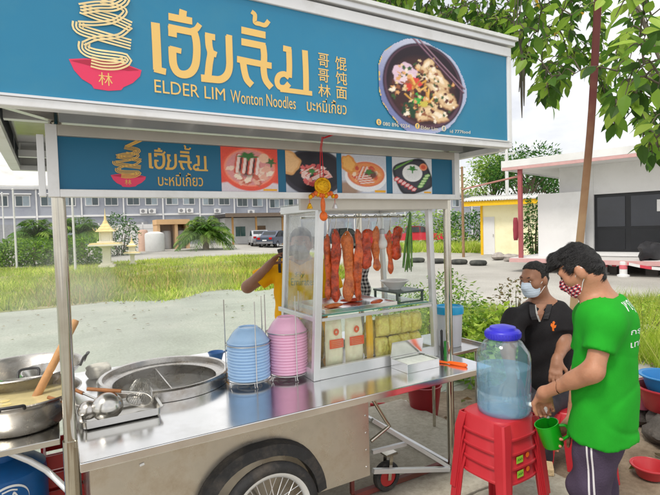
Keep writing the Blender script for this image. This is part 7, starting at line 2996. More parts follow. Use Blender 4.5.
# ---- barrier tape
def barrier():
    a, b, c = BG(604, 14.6), BG(623.5, 13.8), BG(700, 11.8)
    STR = bpy.data.materials.new('red_white_tape'); STR.use_nodes = True
    n, l = STR.node_tree.nodes, STR.node_tree.links
    t = n.new('ShaderNodeTexCoord'); w = n.new('ShaderNodeTexWave'); w.inputs['Scale'].default_value = 2.2; w.inputs['Distortion'].default_value = 0
    l.new(t.outputs['Object'], w.inputs['Vector'])
    rp_ = n.new('ShaderNodeValToRGB'); rp_.color_ramp.interpolation = 'CONSTANT'
    rp_.color_ramp.elements[0].color = (.62, .05, .08, 1); rp_.color_ramp.elements[1].color = (.75, .75, .75, 1); rp_.color_ramp.elements[1].position = .5
    l.new(w.outputs['Fac'], rp_.inputs['Fac']); l.new(rp_.outputs[0], n['Principled BSDF'].inputs['Base Color'])
    for i, p in enumerate((a, b, c)):
        r = root('barrier_post', p, ('short post at the left end of the barrier tape', 'short white and pink bollard holding the barrier tape', 'short post at the right end of the barrier tape')[i], 'post')
        MB().lathe([(0, 0), (.16, 0), (.16, .05), (.10, .07), (.10, .42), (.08, .44), (0, .44)], p, 18).build('bollard', WWHITE if i == 1 else mat('post_grey', (.4, .4, .4), rough=.7), r, smooth=40)
        MB().lathe([(.102, .22), (.104, .22), (.104, .34), (.102, .34)], p, 18).build('band', mat('band_pink', srgb(214, 110, 120), rough=.6), r, smooth=40)
    mb = MB()
    pts = []
    for p, q in ((a, b), (b, c)):
        for i in range(13):
            t_ = i / 12
            pp = p.lerp(q, t_); pp.z = .40 - .10 * math.sin(math.pi * t_)
            pts.append(pp)
    L = [(x.x, x.y, x.z - .04) for x in pts]; U = [(x.x, x.y, x.z + .04) for x in pts]
    k = len(pts)
    mb.add(L + U, [(i, i + 1, k + i + 1, k + i) for i in range(k - 1)])
    o = mb.build('barrier_tape', STR, label='red and white barrier tape strung in front of the white building', cat='tape')
    sd = o.modifiers.new('Solidify', 'SOLIDIFY'); sd.thickness = .004


barrier()


# ---- half-buried tyres
TYG = mat('tyre_faded', (.045, .048, .045), rough=.85, var=.3, scale=8, dirt=(.2, .19, .16), dirt_amt=.4)
tprof = [(.24 + .10 * math.cos(2 * math.pi * i / 12), .10 * math.sin(2 * math.pi * i / 12)) for i in range(13)]
for i, (px, d, lab) in enumerate(((417, 21.5, 'old tyre lying by the road, leftmost of the row'), (437, 20.6, 'old tyre lying by the road, second from the left'), (459, 19.8, 'old tyre lying by the road, third from the left'), (478, 19.0, 'old tyre lying by the road, nearest the yellow shed'))):
    p = BG(px, d)
    MB().lathe(tprof, (p.x, p.y, .098), 24).build('old_tyre', TYG, smooth=60, label=lab, cat='tyre', group='old tyres along the road edge')
for i, (px, d) in enumerate(((499, 21.5), (512, 20.5))):
    p = BG(px, d)
    rock((p.x, p.y, .15), (.35, .28, .16), 60 + i, mat('pale_rock', (.42, .38, .35), rough=.9, var=.25, scale=6, bump=.4), label=('pale rock in front of the yellow shed', 'pale rock by the base of the red canopy post')[i])

# ---- poles and wires
PW = mat('pole_white', (.66, .66, .66), rough=.6, var=.08)
WPOLE = mat('pole_wood', srgb(150, 120, 90), rough=.85, var=.2, scale=4, bump=.3, bscale=12)
for px, d, h_, rr, m, lab in ((16, 24, 3.9, .05, PW, 'slim white pole rising from the hedge near the left edge'), (74.5, 22, 3.8, .055, PW, 'slim white pole beside the cart left post'),
                              (463.5, 24, 4.4, .07, WPOLE, 'weathered wooden pole left of the yellow shed'), (508, 30, 6.2, .12, PW, 'white concrete utility pole behind the yellow shed'),
                              (5, 30, 4.2, .05, PW, 'thin white pole at the left edge before the houses')):
    p = BG(px, d)
    r = root('pole', (p.x, p.y, ground_h(p.x, p.y)), lab, 'pole')
    z0 = ground_h(p.x, p.y)
    MB().tube([(p.x, p.y, z0 - .02), (p.x, p.y, z0 + h_)], [rr, rr * .8], 12).build('shaft', m, r, smooth=50)
    MB().lathe([(rr * .8, 0), (rr, .01), (rr, .06), (0, .09)], (p.x, p.y, z0 + h_), 12).build('pole_cap', m, r, smooth=40)
    if px == 508:
        MB().beam(Vector((p.x, p.y, 5.9)) - RH * .5, Vector((p.x, p.y, 5.9)) + RH * .5, .08).build('crossarm', m, r)
        for s_ in (-.42, 0, .42):
            q = Vector((p.x, p.y, 5.94)) + RH * s_
            MB().lathe([(0, 0), (.05, 0), (.06, .05), (.03, .07), (.05, .12), (0, .15)], q, 10).build('insulator', WWHITE, r, smooth=40)
a, b = BG(463.5, 24), BG(521, 16.4)
MB().tube([Vector((a.x, a.y, 3.35)).lerp(Vector((b.x, b.y, 3.20)), t) for t in (0, .25, .5, .75, 1)], .035, 8).build('cross_rail', mat('rail_rust', srgb(190, 130, 120), rough=.7), label='faded red rail between the wooden pole and the canopy post', cat='rail')
a, b = BG(300, 40), BG(508, 30)
for k, (z0, z1) in enumerate(((7.4, 6.06), (7.0, 6.04))):
    pts = []
    for i in range(17):
        t = i / 16
        q = Vector((a.x, a.y, z0)).lerp(Vector((b.x, b.y, z1)) + RH * (-.42 + .84 * k), t); q.z -= .5 * math.sin(math.pi * t)
        pts.append(q)
    MB().tube(pts, .018, 5).build('power_line', BLACKP, label=('upper overhead power line running to the utility pole', 'lower overhead power line running to the utility pole')[k], cat='cable')


# ---- spirit houses
def spirit_house(px, d, s, label, gold):
    p = BG(px, d)
    z = ground_h(p.x, p.y) - .02
    IV = mat('shrine_ivory', srgb(236, 232, 212), rough=.6, var=.06, scale=3)
    GO = mat('shrine_gold', srgb(228, 204, 140), rough=.4, var=.12, scale=6)
    r = root('spirit_house', (p.x, p.y, z), label, 'spirit house')
    a = math.atan2(RH.y, RH.x) + .3
    m = Matrix.Rotation(a, 3, 'Z')

    def bx(nm, w, z0, z1, mt, w2=None):
        w2 = w if w2 is None else w2
        vs = [Vector((p.x, p.y, z)) + m @ Vector((x * ww / 2 * s, y * ww / 2 * s, zz * s)) for zz, ww in ((z0, w), (z1, w2)) for x, y in ((-1, -1), (1, -1), (1, 1), (-1, 1))]
        return MB().add(vs, [(3, 2, 1, 0), (4, 5, 6, 7), (0, 1, 5, 4), (1, 2, 6, 5), (2, 3, 7, 6), (3, 0, 4, 7)]).build(nm, mt, r)
    bx('base', .72, 0, .14, IV); bx('base', .52, .142, .24, IV); bx('pedestal', .34, .242, .95, IV); bx('pedestal_cap', .36, .952, 1.06, IV, .72)
    bx('platform', 1.42, 1.062, 1.14, IV); bx('platform_rail', 1.34, 1.142, 1.20, GO, 1.30)
    bx('shrine_floor', .72, 1.202, 1.28, IV)
    for x in (-1, 1):
        for y in (-1, 1):
            c = Vector((p.x, p.y, z)) + m @ Vector((x * .24 * s, y * .24 * s, 1.282 * s))
            MB().lathe([(0, 0), (.035 * s, 0), (.028 * s, .04 * s), (.028 * s, .44 * s), (.038 * s, .46 * s), (0, .46 * s)], c, 10).build('column', IV, r, smooth=40)
    bx('chamber', .40, 1.282, 1.74, IV)
    bx('roof_tier', .86, 1.742, 1.86, GO, .60); bx('roof_tier', .62, 1.862, 2.00, IV if not gold else GO, .40); bx('roof_tier', .42, 2.002, 2.14, GO, .24)
    MB().lathe([(.13 * s, 2.14 * s), (.11 * s, 2.22 * s), (.06 * s, 2.30 * s), (.05 * s, 2.42 * s), (.02 * s, 2.58 * s), (.006 * s, 2.86 * s), (0, 2.88 * s)], (p.x, p.y, z), 12).build('spire', GO, r, smooth=40)
    for x in (-1, 1):
        for y in (-1, 1):
            c = Vector((p.x, p.y, z)) + m @ Vector((x * .43 * s, y * .43 * s, 1.80 * s))
            MB().tube([c, c + m @ Vector((x * .05 * s, y * .05 * s, .06 * s)), c + m @ Vector((x * .07 * s, y * .07 * s, .16 * s))], [.02 * s, .014 * s, .003 * s], 6).build('finial', GO, r, smooth=60)


spirit_house(106.5, 23.5, 1.0, 'tall ivory and gold spirit house on a pedestal in the grass', True)
spirit_house(132, 24.5, .55, 'small ivory spirit house right of the tall one', False)
# ================================================================== VEGETATION
LEAFV = vcol_mat('leaf_coloured', rough=.45, spec=.35, translucent=.52)
GRASSV = vcol_mat('grass_coloured', rough=.7, spec=.2, translucent=.25)


def leaf_geo(L, Wd, fold=.25, n=4):
    """flat-ish pointed leaf along +y with a folded midrib"""
    vs, fs = [], []
    for i in range(n + 1):
        t = i / n
        w = Wd / 2 * math.sin(math.pi * min(1, t ** .75 * .98 + .01)) * (1 if i not in (0,) else .3)
        z = -.18 * L * t * t
        vs += [(-w, t * L, z + fold * w), (0, t * L, z), (w, t * L, z + fold * w)]
    for i in range(n):
        a = i * 3
        fs += [(a, a + 1, a + 4, a + 3), (a + 1, a + 2, a + 5, a + 4)]
    return np.array(vs), fs


class Leaves:
    """many leaves in one mesh with their own colours"""
    def __init__(s):
        s.V, s.F, s.C, s.n = [], [], [], 0

    def add(s, geo, M3, p, col):
        V, F = geo
        s.V.append(V @ np.array(M3).T + np.array(p))
        s.F += [tuple(i + s.n for i in f) for f in F]
        s.C.append(np.tile(np.array((*col, 1.0)), (len(V), 1)))
        s.n += len(V)

    def build(s, name, m, parent=None, **kw):
        mb = MB(); mb.v = [tuple(v) for v in np.concatenate(s.V)]; mb.f = s.F; mb.c = np.concatenate(s.C)
        me = mb.mesh(name, None)
        return obj(name, me, m, parent, **kw)


def rand_rot(d, rg, roll=1.0):
    """matrix whose y axis is d, with random roll"""
    y = Vector(d).normalized()
    x = y.cross(UP)
    x = x.normalized() if x.length > 1e-3 else Vector((1, 0, 0))
    z = x.cross(y)
    a = rg.uniform(-roll, roll)
    x2 = x * math.cos(a) + z * math.sin(a); z2 = z * math.cos(a) - x * math.sin(a)
    return Matrix((x2, y, z2)).transposed()


# ---- grass field
def grass(name, sampler, n, h0, h1, w, cols, label, seed, spread=.5):
    rg = np.random.default_rng(seed)
    P = sampler(n, rg)
    bare = np.sin(P[:, 0] * 1.7 + 3 * np.sin(P[:, 1] * .7)) * np.sin(P[:, 1] * 1.1 + 2 * np.sin(P[:, 0] * .9))
    P = P[(bare > -.45) | (rg.random(n) < .18)]
    n = len(P)
    H = rg.uniform(h0, h1, n) * (.6 + .8 * rg.random(n) ** 2)
    ang = rg.uniform(0, 6.283, n)
    lean = rg.normal(0, spread, (n, 2)) * H[:, None]
    Wd = w * rg.uniform(.6, 1.4, n)
    dx = np.stack([np.cos(ang), np.sin(ang)], 1) * Wd[:, None] / 2
    V = np.zeros((n, 3, 3))
    V[:, 0, :2] = P[:, :2] - dx; V[:, 1, :2] = P[:, :2] + dx; V[:, 0, 2] = V[:, 1, 2] = P[:, 2] - .01
    V[:, 2, :2] = P[:, :2] + lean; V[:, 2, 2] = P[:, 2] + H
    C = np.array(cols)[rg.integers(0, len(cols), n)] * rg.uniform(.75, 1.25, (n, 1))
    pt = np.sin(P[:, 0] * .9 + 2 * np.sin(P[:, 1] * .33)) * np.sin(P[:, 1] * .55 + 1.3 * np.sin(P[:, 0] * .4))
    C = C * (1 + .22 * pt[:, None]) + np.clip(pt[:, None] - .45, 0, 1) * np.array((.14, .09, .02))
    Cv = np.ones((n, 3, 4)); Cv[:, :, :3] = np.clip(C, 0, 1)[:, None, :]
    me = bpy.data.meshes.new(name)
    me.vertices.add(n * 3); me.vertices.foreach_set('co', V.ravel())
    me.loops.add(n * 3); me.loops.foreach_set('vertex_index', np.arange(n * 3))
    me.polygons.add(n); me.polygons.foreach_set('loop_start', np.arange(n) * 3); me.polygons.foreach_set('loop_total', np.full(n, 3))
    me.update(calc_edges=True)
    ca = me.color_attributes.new('Col', 'FLOAT_COLOR', 'POINT'); ca.data.foreach_set('color', Cv.astype(np.float32).ravel())
    obj(name, me, GRASSV, label=label, cat='grass', kind='stuff')


GC = [srgb(174, 196, 66), srgb(156, 184, 54), srgb(194, 208, 92), srgb(130, 162, 46), srgb(208, 206, 124)]


def quad_sampler(c, jag=.6, pw=1.0):
    c = np.array(c, float)

    def f(n, rg):
        u, v = rg.random(n), rg.random(n) ** pw
        v = v + (1 - v) * .035 * np.sin(u * 21 + 2 * np.sin(u * 9)) + rg.normal(0, .012, n)
        P = (c[0] * (1 - u)[:, None] + c[1] * u[:, None]) * (1 - v)[:, None] + (c[3] * (1 - u)[:, None] + c[2] * u[:, None]) * v[:, None]
        z = np.array([ground_h(x, y) for x, y in P])
        return np.concatenate([P, z[:, None] + .008], 1)
    return f


grass('field_grass', quad_sampler(FIELD, pw=1.7), 150000, .05, .17, .026, GC, 'wide field of tall green grass beyond the yard', 1)
grass('field_weeds', quad_sampler([(-1.0, 12.8), (9.0, 13.6), (12.0, 22), (0, 22)], pw=1.2), 6000, .18, .42, .030, [srgb(160, 170, 80), srgb(196, 176, 110), srgb(130, 150, 60)], 'taller dry weeds standing in the grass field', 2, .35)
vg = [BG(588, 5.4), BG(720, 5.0), BG(720, 9.2), BG(588, 9.6)]
grass('verge_grass', quad_sampler([(p.x, p.y) for p in vg]), 26000, .10, .30, .009, GC, 'strip of green grass behind the man in green', 3, .45)
vg2 = [BG(400, 6.0), BG(560, 5.6), BG(560, 8.6), BG(400, 9.5)]
grass('weed_grass', quad_sampler([(p.x, p.y) for p in vg2]), 16000, .06, .22, .010, GC, 'low weedy grass under the shrubs right of the cabinet', 4, .5)
vg3 = [BG(395, 30), BG(480, 27), BG(480, 34), BG(395, 38)]
grass('far_grass', quad_sampler([(p.x, p.y) for p in vg3]), 14000, .2, .55, .05, GC, 'far grass strip between the red pickup and the shed', 5)


# ---- shrubs and bushes: leafy masses with stems
def bush(name, p, R, H, n, L, Wd, cols, label, cat, seed, dens=.5, group=None, stems=6, z0=.02):
    rg = random.Random(seed)
    gz = ground_h(p.x, p.y)
    r = root(name, (p.x, p.y, gz), label, cat, group)
    ph = [rg.random() * 6.28 for _ in range(4)]
    geo = leaf_geo(L, Wd, n=2)
    S = MB()
    tips = []
    for k in range(stems):
        a = rg.random() * 6.28; q = R * rg.random() ** .5 * .75
        t = Vector((p.x + q * math.cos(a), p.y + q * math.sin(a), gz + H * rg.uniform(.55, .95)))
        b = Vector((p.x + q * .25 * math.cos(a), p.y + q * .25 * math.sin(a), gz - .01))
        m = b.lerp(t, .5) + Vector((rg.uniform(-.1, .1) * R, rg.uniform(-.1, .1) * R, 0))
        S.tube([b, m, t], [H * .014, H * .010, H * .004], 5)
        tips.append((b, m, t))
    S.build('stems', mat('stem_brown', (.12, .09, .05), rough=.9, var=.2), r)
    Lv = Leaves()
    for i in range(n):
        a = rg.random() * 6.283; zz = rg.random()
        prof = math.sin(math.pi * min(1, .12 + .80 * zz)) ** .6
        lump = 1 + .22 * math.sin(3 * a + ph[0] + 4 * zz) + .15 * math.sin(5 * a + ph[1] - 6 * zz)
        q = R * prof * lump * rg.random() ** dens
        pos = Vector((p.x + q * math.cos(a), p.y + q * math.sin(a), gz + z0 + H * zz * (1 + .10 * math.sin(2 * a + ph[2]))))
        d = Vector((math.cos(a) + rg.gauss(0, .5), math.sin(a) + rg.gauss(0, .5), rg.gauss(.2, .6)))
        c = cols[rg.randrange(len(cols))]
        k = rg.uniform(.75, 1.25)
        sc = rg.uniform(.6, 1.25)
        Lv.add((geo[0] * sc, geo[1]), rand_rot(d, rg), pos, [min(1, x * k) for x in c])
    Lv.build('foliage', LEAFV, r, kind='stuff')
    return r


G1 = [srgb(114, 154, 58), srgb(146, 180, 74), srgb(88, 128, 48), srgb(168, 194, 94)]
G2 = [srgb(52, 96, 40), srgb(70, 118, 48), srgb(40, 78, 34), srgb(92, 136, 56)]
G3 = [srgb(168, 194, 74), srgb(196, 214, 104), srgb(140, 172, 62)]
# weeds right of the cabinet
for i, (px, d, R, H, n, L, w, cols, lab) in enumerate((
        (412, 6.6, .30, .62, 420, .055, .022, G1, 'fine leaved weed seen through the cabinet right pane'),
        (426, 6.0, .26, .50, 380, .050, .020, G3, 'low pale weed just left of the cabinet right post'),
        (446, 6.3, .34, .78, 620, .060, .022, G1, 'tall feathery weed right beside the cart post'),
        (462, 5.8, .30, .60, 420, .060, .026, G1, 'bushy green weed above the white bucket'),
        (482, 5.6, .30, .40, 170, .120, .070, G3, 'broad leaved yellow green plant left of the man in black'),
        (498, 5.9, .34, .46, 190, .120, .070, G3, 'broad leaved yellow green plant behind the man in black'),
        (511, 6.6, .26, .66, 160, .060, .028, [srgb(130, 110, 80), srgb(150, 130, 80), srgb(110, 120, 60)], 'dry brownish weed behind the man in black shoulder'),
        (474, 4.9, .26, .30, 130, .110, .060, G1, 'low leafy plant behind the white bucket'),
        (390, 6.2, .30, .50, 320, .055, .022, G1, 'weed seen through the cabinet behind the white bowl'),
        (644, 6.6, .40, .42, 240, .070, .024, G3, 'grassy tuft plant behind the man in green'))):
    bush('weed_plant', BG(px, d), R * 1.2, H * 1.22, int(n * 2.3), L, w * 1.15, cols, lab, 'plant', 100 + i)
# hedge, one clipped block per stretch
for i in range(5):
    px = -14 + i * 25
    bush('hedge_bush', BG(px, 25.5), .92, 1.35, 1500, .17, .09, [srgb(110, 152, 40), srgb(136, 172, 58), srgb(82, 124, 36)], ('clipped hedge block at the left edge of the picture', 'second clipped hedge block from the left edge', 'clipped hedge block left of the cart post', 'clipped hedge block right of the cart post', 'hedge block nearest the tall spirit house')[i], 'hedge', 200 + i, .35, 'clipped hedge behind the grass', 4)
# far trees and bushes
for i, (px, d, R, H, n, L, cols, lab) in enumerate((
        (120, 33, 1.3, 2.6, 1100, .22, G2, 'round dark bush behind the spirit houses'),
        (535, 20.5, .45, 2.5, 900, .16, G2, 'dark green shrub between the shed and the white wall'),
        (430, 46, 3.2, 2.8, 1300, .35, G1, 'low green bush behind the red pickup'),
        (468, 44, 3.0, 2.6, 1200, .35, G2, 'low green bush left of the yellow shed'),
        (450, 34, 1.3, 1.3, 500, .22, G1, 'small bush by the wooden pole'),
        (265, 44, 1.0, 1.2, 300, .20, G2, 'small bush beside the parked cars'))):
    bush('shrub', BG(px, d), R, H, n, L, L * .5, cols, lab, 'shrub', 300 + i, .4)


def tree(px, d, H, crown_r, crown_z, n, L, cols, label, seed):
    rg = random.Random(seed)
    p = BG(px, d)
    r = root('tree', p, label, 'tree')
    mb = MB()
    top = Vector((p.x + rg.uniform(-.4, .4), p.y, p.z + H * .8))
    mb.tube([p - UP * .05, p.lerp(top, .3) + RH * .1, p.lerp(top, .65) - RH * .1, top], [.22, .17, .12, .04], 9)
    Lv = Leaves(); geo = leaf_geo(L, L * .5, n=2)
    for k in range(16):
        a, e = rg.random() * 6.28, rg.uniform(-.2, 1.0)
        c = Vector((p.x, p.y, p.z + crown_z)) + Vector((crown_r * .68 * math.cos(a) * math.cos(e), crown_r * .68 * math.sin(a) * math.cos(e), crown_r * .75 * math.sin(e)))
        st = p.lerp(top, rg.uniform(.4, .9))
        mb.tube([st, st.lerp(c, .5) + UP * .2, c], [.07, .05, .02], 6)
        rr = crown_r * rg.uniform(.30, .52)
        for i in range(n // 16):
            v = Vector((rg.gauss(0, 1), rg.gauss(0, 1), rg.gauss(0, .8))).normalized() * rr * rg.random() ** .4
            cc = cols[rg.randrange(len(cols))]; f = rg.uniform(.7, 1.25)
            Lv.add((geo[0] * rg.uniform(.7, 1.2), geo[1]), rand_rot(v + Vector((0, 0, -.1)), rg), c + v, [min(1, x * f) for x in cc])
    mb.build('trunk', mat('bark', (.14, .11, .08), rough=.95, var=.3, scale=6, bump=.5), r, smooth=50)
    Lv.build('crown', LEAFV, r, kind='stuff')


tree(497, 38, 6.6, 2.6, 4.6, 3200, .26, G1, 'round green tree behind the yellow shed', 1)
tree(526, 35, 6.4, 2.6, 4.9, 3200, .26, G2, 'dark green tree between the shed and the white building', 2)
tree(548, 40, 6.0, 2.4, 4.5, 2000, .26, G2, 'dark tree partly hidden by the white building', 3)


# ---- palms
def palm(px, d, H, nf, fl, label, seed):
    rg = random.Random(seed)
    p = BG(px, d)
    r = root('palm', p, label, 'palm')
    MB().tube([p - UP * .05, p + UP * H * .5, p + UP * H], [.26, .22, .18], 10).build('trunk', mat('palm_bark', (.20, .16, .11), rough=.95, var=.3, bump=.6, bscale=18), r, smooth=50)
    c = p + UP * H
    for k in range(nf):
        a = 2 * math.pi * k / nf * 2.39996 / 1.0 + rg.random() * .4
        el = rg.uniform(.1, 1.45)
        hd_ = Vector((math.cos(a), math.sin(a), 0))
        pts = []
        for i in range(9):
            t = i / 8
            pts.append(c + hd_ * (fl * t * math.cos(el) * (1 - .1 * t)) + UP * (fl * (math.sin(el) * t - .62 * t * t * (1.1 - .4 * math.sin(el)))))
        Lv = Leaves()
        base = [srgb(120, 156, 66), srgb(98, 140, 56), srgb(150, 178, 84), srgb(76, 112, 44)][k % 4]
        geo = leaf_geo(.65, .085, .3, 2)
        mb = MB().tube(pts, [.035 - .0035 * i for i in range(9)], 5)
        Lv.V.append(np.array(mb.v)); Lv.F += mb.f; Lv.C.append(np.tile(np.array((*base, 1)), (len(mb.v), 1))); Lv.n += len(mb.v)
        for i in range(34):
            t = .12 + .86 * i / 33
            j = min(7, int(t * 8)); q = pts[j].lerp(pts[j + 1], t * 8 - j)
            tan = (pts[j + 1] - pts[j]).normalized()
            side = tan.cross(UP).normalized() * (1 if i % 2 else -1)
            dd_ = side * .85 + tan * .6 - UP * .35 + Vector((rg.gauss(0, .08),) * 3)
            f = rg.uniform(.8, 1.2)
            Lv.add((geo[0] * (1.1 - .6 * abs(t - .45)), geo[1]), rand_rot(dd_, rg, .3), q, [min(1, x * f) for x in base])
        Lv.build('frond', LEAFV, r)


palm(37, 30, 1.4, 46, 2.1, 'bushy palm behind the hedge at the left', 5)
palm(81, 31, 1.5, 40, 2.1, 'palm behind the hedge right of the cart post', 6)
palm(206, 37, 1.0, 80, 2.8, 'large bushy palm right of the tan shelter', 7)


# ---- overhanging tree, top right
def big_tree():
    rg = random.Random(21)
    base = BG(571, 4.7)
    r = root('overhanging_tree', base, 'slender tree whose large leaves hang over the right of the cart', 'tree')
    A, B_, C_ = OD(585, 190, 4.55), OD(592, 110, 4.45), OD(598, 0, 4.3)
    D_ = C_ + (C_ - B_) * .9
    path = [Vector((base.x, base.y, -.05)), OD(573, 320, 4.68), OD(579, 250, 4.6), A, B_, C_, D_, D_ + UP * .8 + RH * .3]
    TB = bpy.data.materials.new('trunk_bark'); TB.use_nodes = True
    n, l = TB.node_tree.nodes, TB.node_tree.links
    b = n['Principled BSDF']; b.inputs['Roughness'].default_value = .8
    t = n.new('ShaderNodeTexCoord'); sp = n.new('ShaderNodeSeparateXYZ'); l.new(t.outputs['Object'], sp.inputs[0])
    no = n.new('ShaderNodeTexNoise'); no.inputs['Scale'].default_value = 7; no.inputs['Detail'].default_value = 6; l.new(t.outputs['Object'], no.inputs['Vector'])
    ma = n.new('ShaderNodeMath'); ma.operation = 'MULTIPLY_ADD'; ma.inputs[1].default_value = .9; l.new(no.outputs['Fac'], ma.inputs[0]); l.new(sp.outputs[2], ma.inputs[2])
    mr = n.new('ShaderNodeMapRange'); mr.inputs['From Min'].default_value = 1.6; mr.inputs['From Max'].default_value = 3.3; l.new(ma.outputs[0], mr.inputs['Value'])
    cr = n.new('ShaderNodeValToRGB'); e = cr.color_ramp.elements
    e[0].color = (*srgb(196, 166, 128), 1); e[1].color = (*srgb(112, 58, 56), 1); k = e.new(.55); k.color = (*srgb(150, 112, 84), 1)
    l.new(mr.outputs[0], cr.inputs['Fac']); l.new(cr.outputs[0], b.inputs['Base Color'])
    bp = n.new('ShaderNodeBump'); bp.inputs['Strength'].default_value = .3; l.new(no.outputs['Fac'], bp.inputs['Height']); l.new(bp.outputs[0], b.inputs['Normal'])
    MB().tube([Vector(q) for q in smooth_path([tuple(x) for x in path], 4)], [.038 - .0003 * i for i in range(29)], 12).build('trunk', TB, r, smooth=60)
    BRK = mat('twig_bark', (.10, .085, .06), rough=.9, var=.2)
    limbs = []
    ends = [(360, -40, 5.4), (470, -60, 4.6), (530, -30, 4.2), (560, -90, 3.6), (640, -40, 3.2), (690, 20, 2.9), (720, -120, 3.6), (600, -160, 3.0), (500, -170, 5.2), (430, -110, 5.2), (660, 60, 2.6), (780, 0, 4.2), (640, -80, 5.2)]
    for i, (px, py, d) in enumerate(ends):
        s = C_.lerp(D_, rg.uniform(.1, 1.0)); e_ = OD(px, py, d)
        m = s.lerp(e_, .5) + UP * .25
        pts = [Vector(q) for q in smooth_path([tuple(s), tuple(m), tuple(e_)], 6)]
        MB().tube(pts, [.030 - .0018 * k for k in range(len(pts))], 7).build('branch', BRK, r, smooth=60)
        limbs += pts[2:]
    LP = np.array([tuple(q) for q in limbs])
    cols = [srgb(112, 150, 54), srgb(140, 174, 66), srgb(84, 124, 46), srgb(164, 192, 84), srgb(70, 104, 40), srgb(58, 90, 36)]
    geos = [leaf_geo(.11, .060, .22), leaf_geo(.085, .050, .22), leaf_geo(.135, .070, .18)]
    # lower edge of the foliage seen from the yard
    ex = [(325, -30), (345, 8), (400, 22), (428, 30), (470, 34), (508, 42), (518, 62), (545, 108), (560, 104), (578, 58), (600, 92), (615, 130), (632, 100), (648, 168), (662, 165), (900, 160)]

    def edge(px):
        for (x0, y0), (x1, y1) in zip(ex, ex[1:]):
            if x0 <= px <= x1:
                return y0 + (y1 - y0) * (px - x0) / (x1 - x0)
        return -40
    big, small = [], Leaves()
    TW = MB()
    tips = []
    for k in range(1080):
        px = rg.uniform(335, 820) if k > 540 else rg.uniform(340, 664)
        ymax = edge(px)
        py = ymax - abs(rg.gauss(0, 1)) * 75 - 4 if k % 3 else ymax - rg.uniform(0, 26)
        d = rg.uniform(4.4, 5.8) if px < 515 else rg.uniform(3.3, 5.3) if px < 585 else rg.uniform(2.3, 4.6)
        if 570 < px < 612:
            d = rg.uniform(4.75, 5.6)
        tip = OD(px, py, d)
        if tip.z < 2.0 or (tip.x < 2.45 and SGY - .2 < tip.y < RYB + .2 and tip.z < 2.8):
            continue
        tips.append((float(((LP - np.array(tip)) ** 2).sum(1).min()), px, py, d, tip))
    tips.sort(key=lambda q: q[0])
    for _, px, py, d, tip in tips:
        j = int(((LP - np.array(tip)) ** 2).sum(1).argmin())
        st = Vector(LP[j])
        m = st.lerp(tip, .55) + UP * .05
        pts = [Vector(q) for q in smooth_path([tuple(st), tuple(m), tuple(tip)], 4)]
        TW.tube(pts, [.006 - .0005 * i for i in range(len(pts))], 5)
        LP = np.concatenate([LP, np.array([tuple(q) for q in pts[3:-1]])])
        TL = (tip - st).length
        nl = max(3, min(10, int(TL / .042)))
        for i in range(nl):
            t_ = max(0, 1 - .042 * i / max(TL, .05)) * (len(pts) - 1)
            q = pts[int(t_)].lerp(pts[min(len(pts) - 1, int(t_) + 1)], t_ - int(t_))
            tan = (tip - st).normalized()
            sd = tan.cross(UP).normalized() * (1 if i % 2 else -1)
            dd_ = tan * .6 + sd * (0 if i == 0 else .9) - UP * rg.uniform(.1, .7) + Vector((rg.gauss(0, .25), rg.gauss(0, .25), rg.gauss(0, .15)))
            c = cols[rg.randrange(6)]
            if rg.random() < .012: c = srgb(214, 176, 50)
            f = rg.uniform(.75, 1.25)
            if rg.random() < .12: continue
            big.append((geos[rg.randrange(3)], rand_rot(dd_, rg, .7), q + sd * .004, [min(1, x * f) for x in c], d + (0 if 0 < px < 664 and py > -5 else 50)))
    TW.build('twigs', BRK, r, kind='stuff')
    big.sort(key=lambda b_: b_[4])
    for g, M3, p, c, _ in big[:290]:
        L1 = Leaves(); L1.add(g, M3, p, c); L1.build('leaf', LEAFV, r)
    for g, M3, p, c, _ in big[290:]:
        small.add(g, M3, p, c)
    small.build('foliage', LEAFV, r, kind='stuff')
    # long dry pods hanging by the sign corner
    POD = mat('pod_brown', (.07, .06, .04), rough=.8, var=.3)
    for i, (x0, y0, x1, y1) in enumerate(((517, 22, 524, 106), (520, 18, 519, 92), (514, 26, 522, 118), (542, 60, 546, 76))):
        a_, b_ = OD(x0, y0, 3.6 + .1 * i), OD(x1, y1, 3.55 + .1 * i)
        up = OD(x0 + 4, -25, 3.9)
        MB().tube([Vector(q) for q in smooth_path([tuple(up), tuple(a_), tuple(a_.lerp(b_, .5) + RH * .02), tuple(b_)], 4)], [.003, .003, .004, .004, .005, .006, .008, .009, .010, .010, .009, .007, .003], 6).build('pod', POD, r, smooth=60)


big_tree()



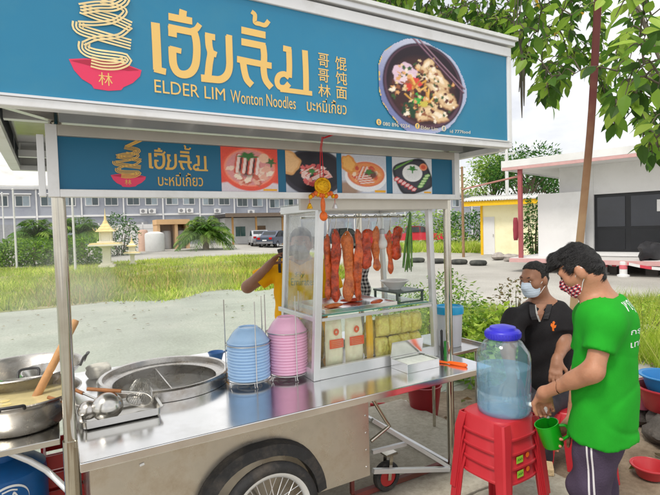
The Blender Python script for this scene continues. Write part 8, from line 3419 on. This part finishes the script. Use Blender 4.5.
# ---- litter and fallen leaves on the yard
def litter():
    rg = random.Random(77)
    Lv = Leaves()
    g = leaf_geo(.09, .05, .3, 2)
    for i in range(420):
        x, y = (rg.uniform(-5, 7), rg.uniform(8.5, 12.9)) if i < 260 else (rg.uniform(2.7, 6.5), rg.uniform(-1.5, 3.4))
        z = .016 if i >= 260 else .010
        a = rg.random() * 6.28
        c = [srgb(130, 104, 66), srgb(96, 84, 60), srgb(160, 140, 96), srgb(110, 120, 60)][i % 4]
        k = rg.uniform(.3, 1.1)
        Lv.add((g[0] * k, g[1]), rand_rot((math.cos(a), math.sin(a), .18), rg, .4), (x, y, z + .02 * k), c)
    Lv.build('fallen_leaves', LEAFV, label='dry fallen leaves and bits scattered over the yard', cat='leaves', kind='stuff')


litter()

# ---- steam rising from the boiling pot
def steam():
    m = bpy.data.materials.new('steam'); m.use_nodes = True
    n, l = m.node_tree.nodes, m.node_tree.links
    n.remove(n['Principled BSDF'])
    v = n.new('ShaderNodeVolumePrincipled'); v.inputs['Color'].default_value = (.95, .95, .95, 1)
    t = n.new('ShaderNodeTexCoord'); no = n.new('ShaderNodeTexNoise'); no.inputs['Scale'].default_value = 3.2; no.inputs['Detail'].default_value = 4; no.inputs['Distortion'].default_value = .8
    l.new(t.outputs['Object'], no.inputs['Vector'])
    g = n.new('ShaderNodeTexGradient'); g.gradient_type = 'SPHERICAL'
    mp_ = n.new('ShaderNodeMapping'); l.new(t.outputs['Generated'], mp_.inputs['Vector'])
    mp_.inputs['Location'].default_value = (-1, -1, -.7); mp_.inputs['Scale'].default_value = (2, 2, 1.4)
    l.new(mp_.outputs[0], g.inputs['Vector'])
    mr = n.new('ShaderNodeMapRange'); mr.inputs['From Min'].default_value = .42; mr.inputs['From Max'].default_value = .75; mr.inputs['To Max'].default_value = 1.9
    l.new(no.outputs['Fac'], mr.inputs['Value'])
    mu = n.new('ShaderNodeMath'); mu.operation = 'MULTIPLY'; l.new(mr.outputs[0], mu.inputs[0]); l.new(g.outputs['Fac'], mu.inputs[1])
    l.new(mu.outputs[0], v.inputs['Density']); l.new(v.outputs[0], n['Material Output'].inputs['Volume'])
    MB().ell(POTC + Vector((-.28, .12, .44)), (.85, .60, .47), 24, 14).build('steam', m, smooth=180, label='thin white steam rising from the boiling noodle pot', cat='steam', kind='stuff')


steam()
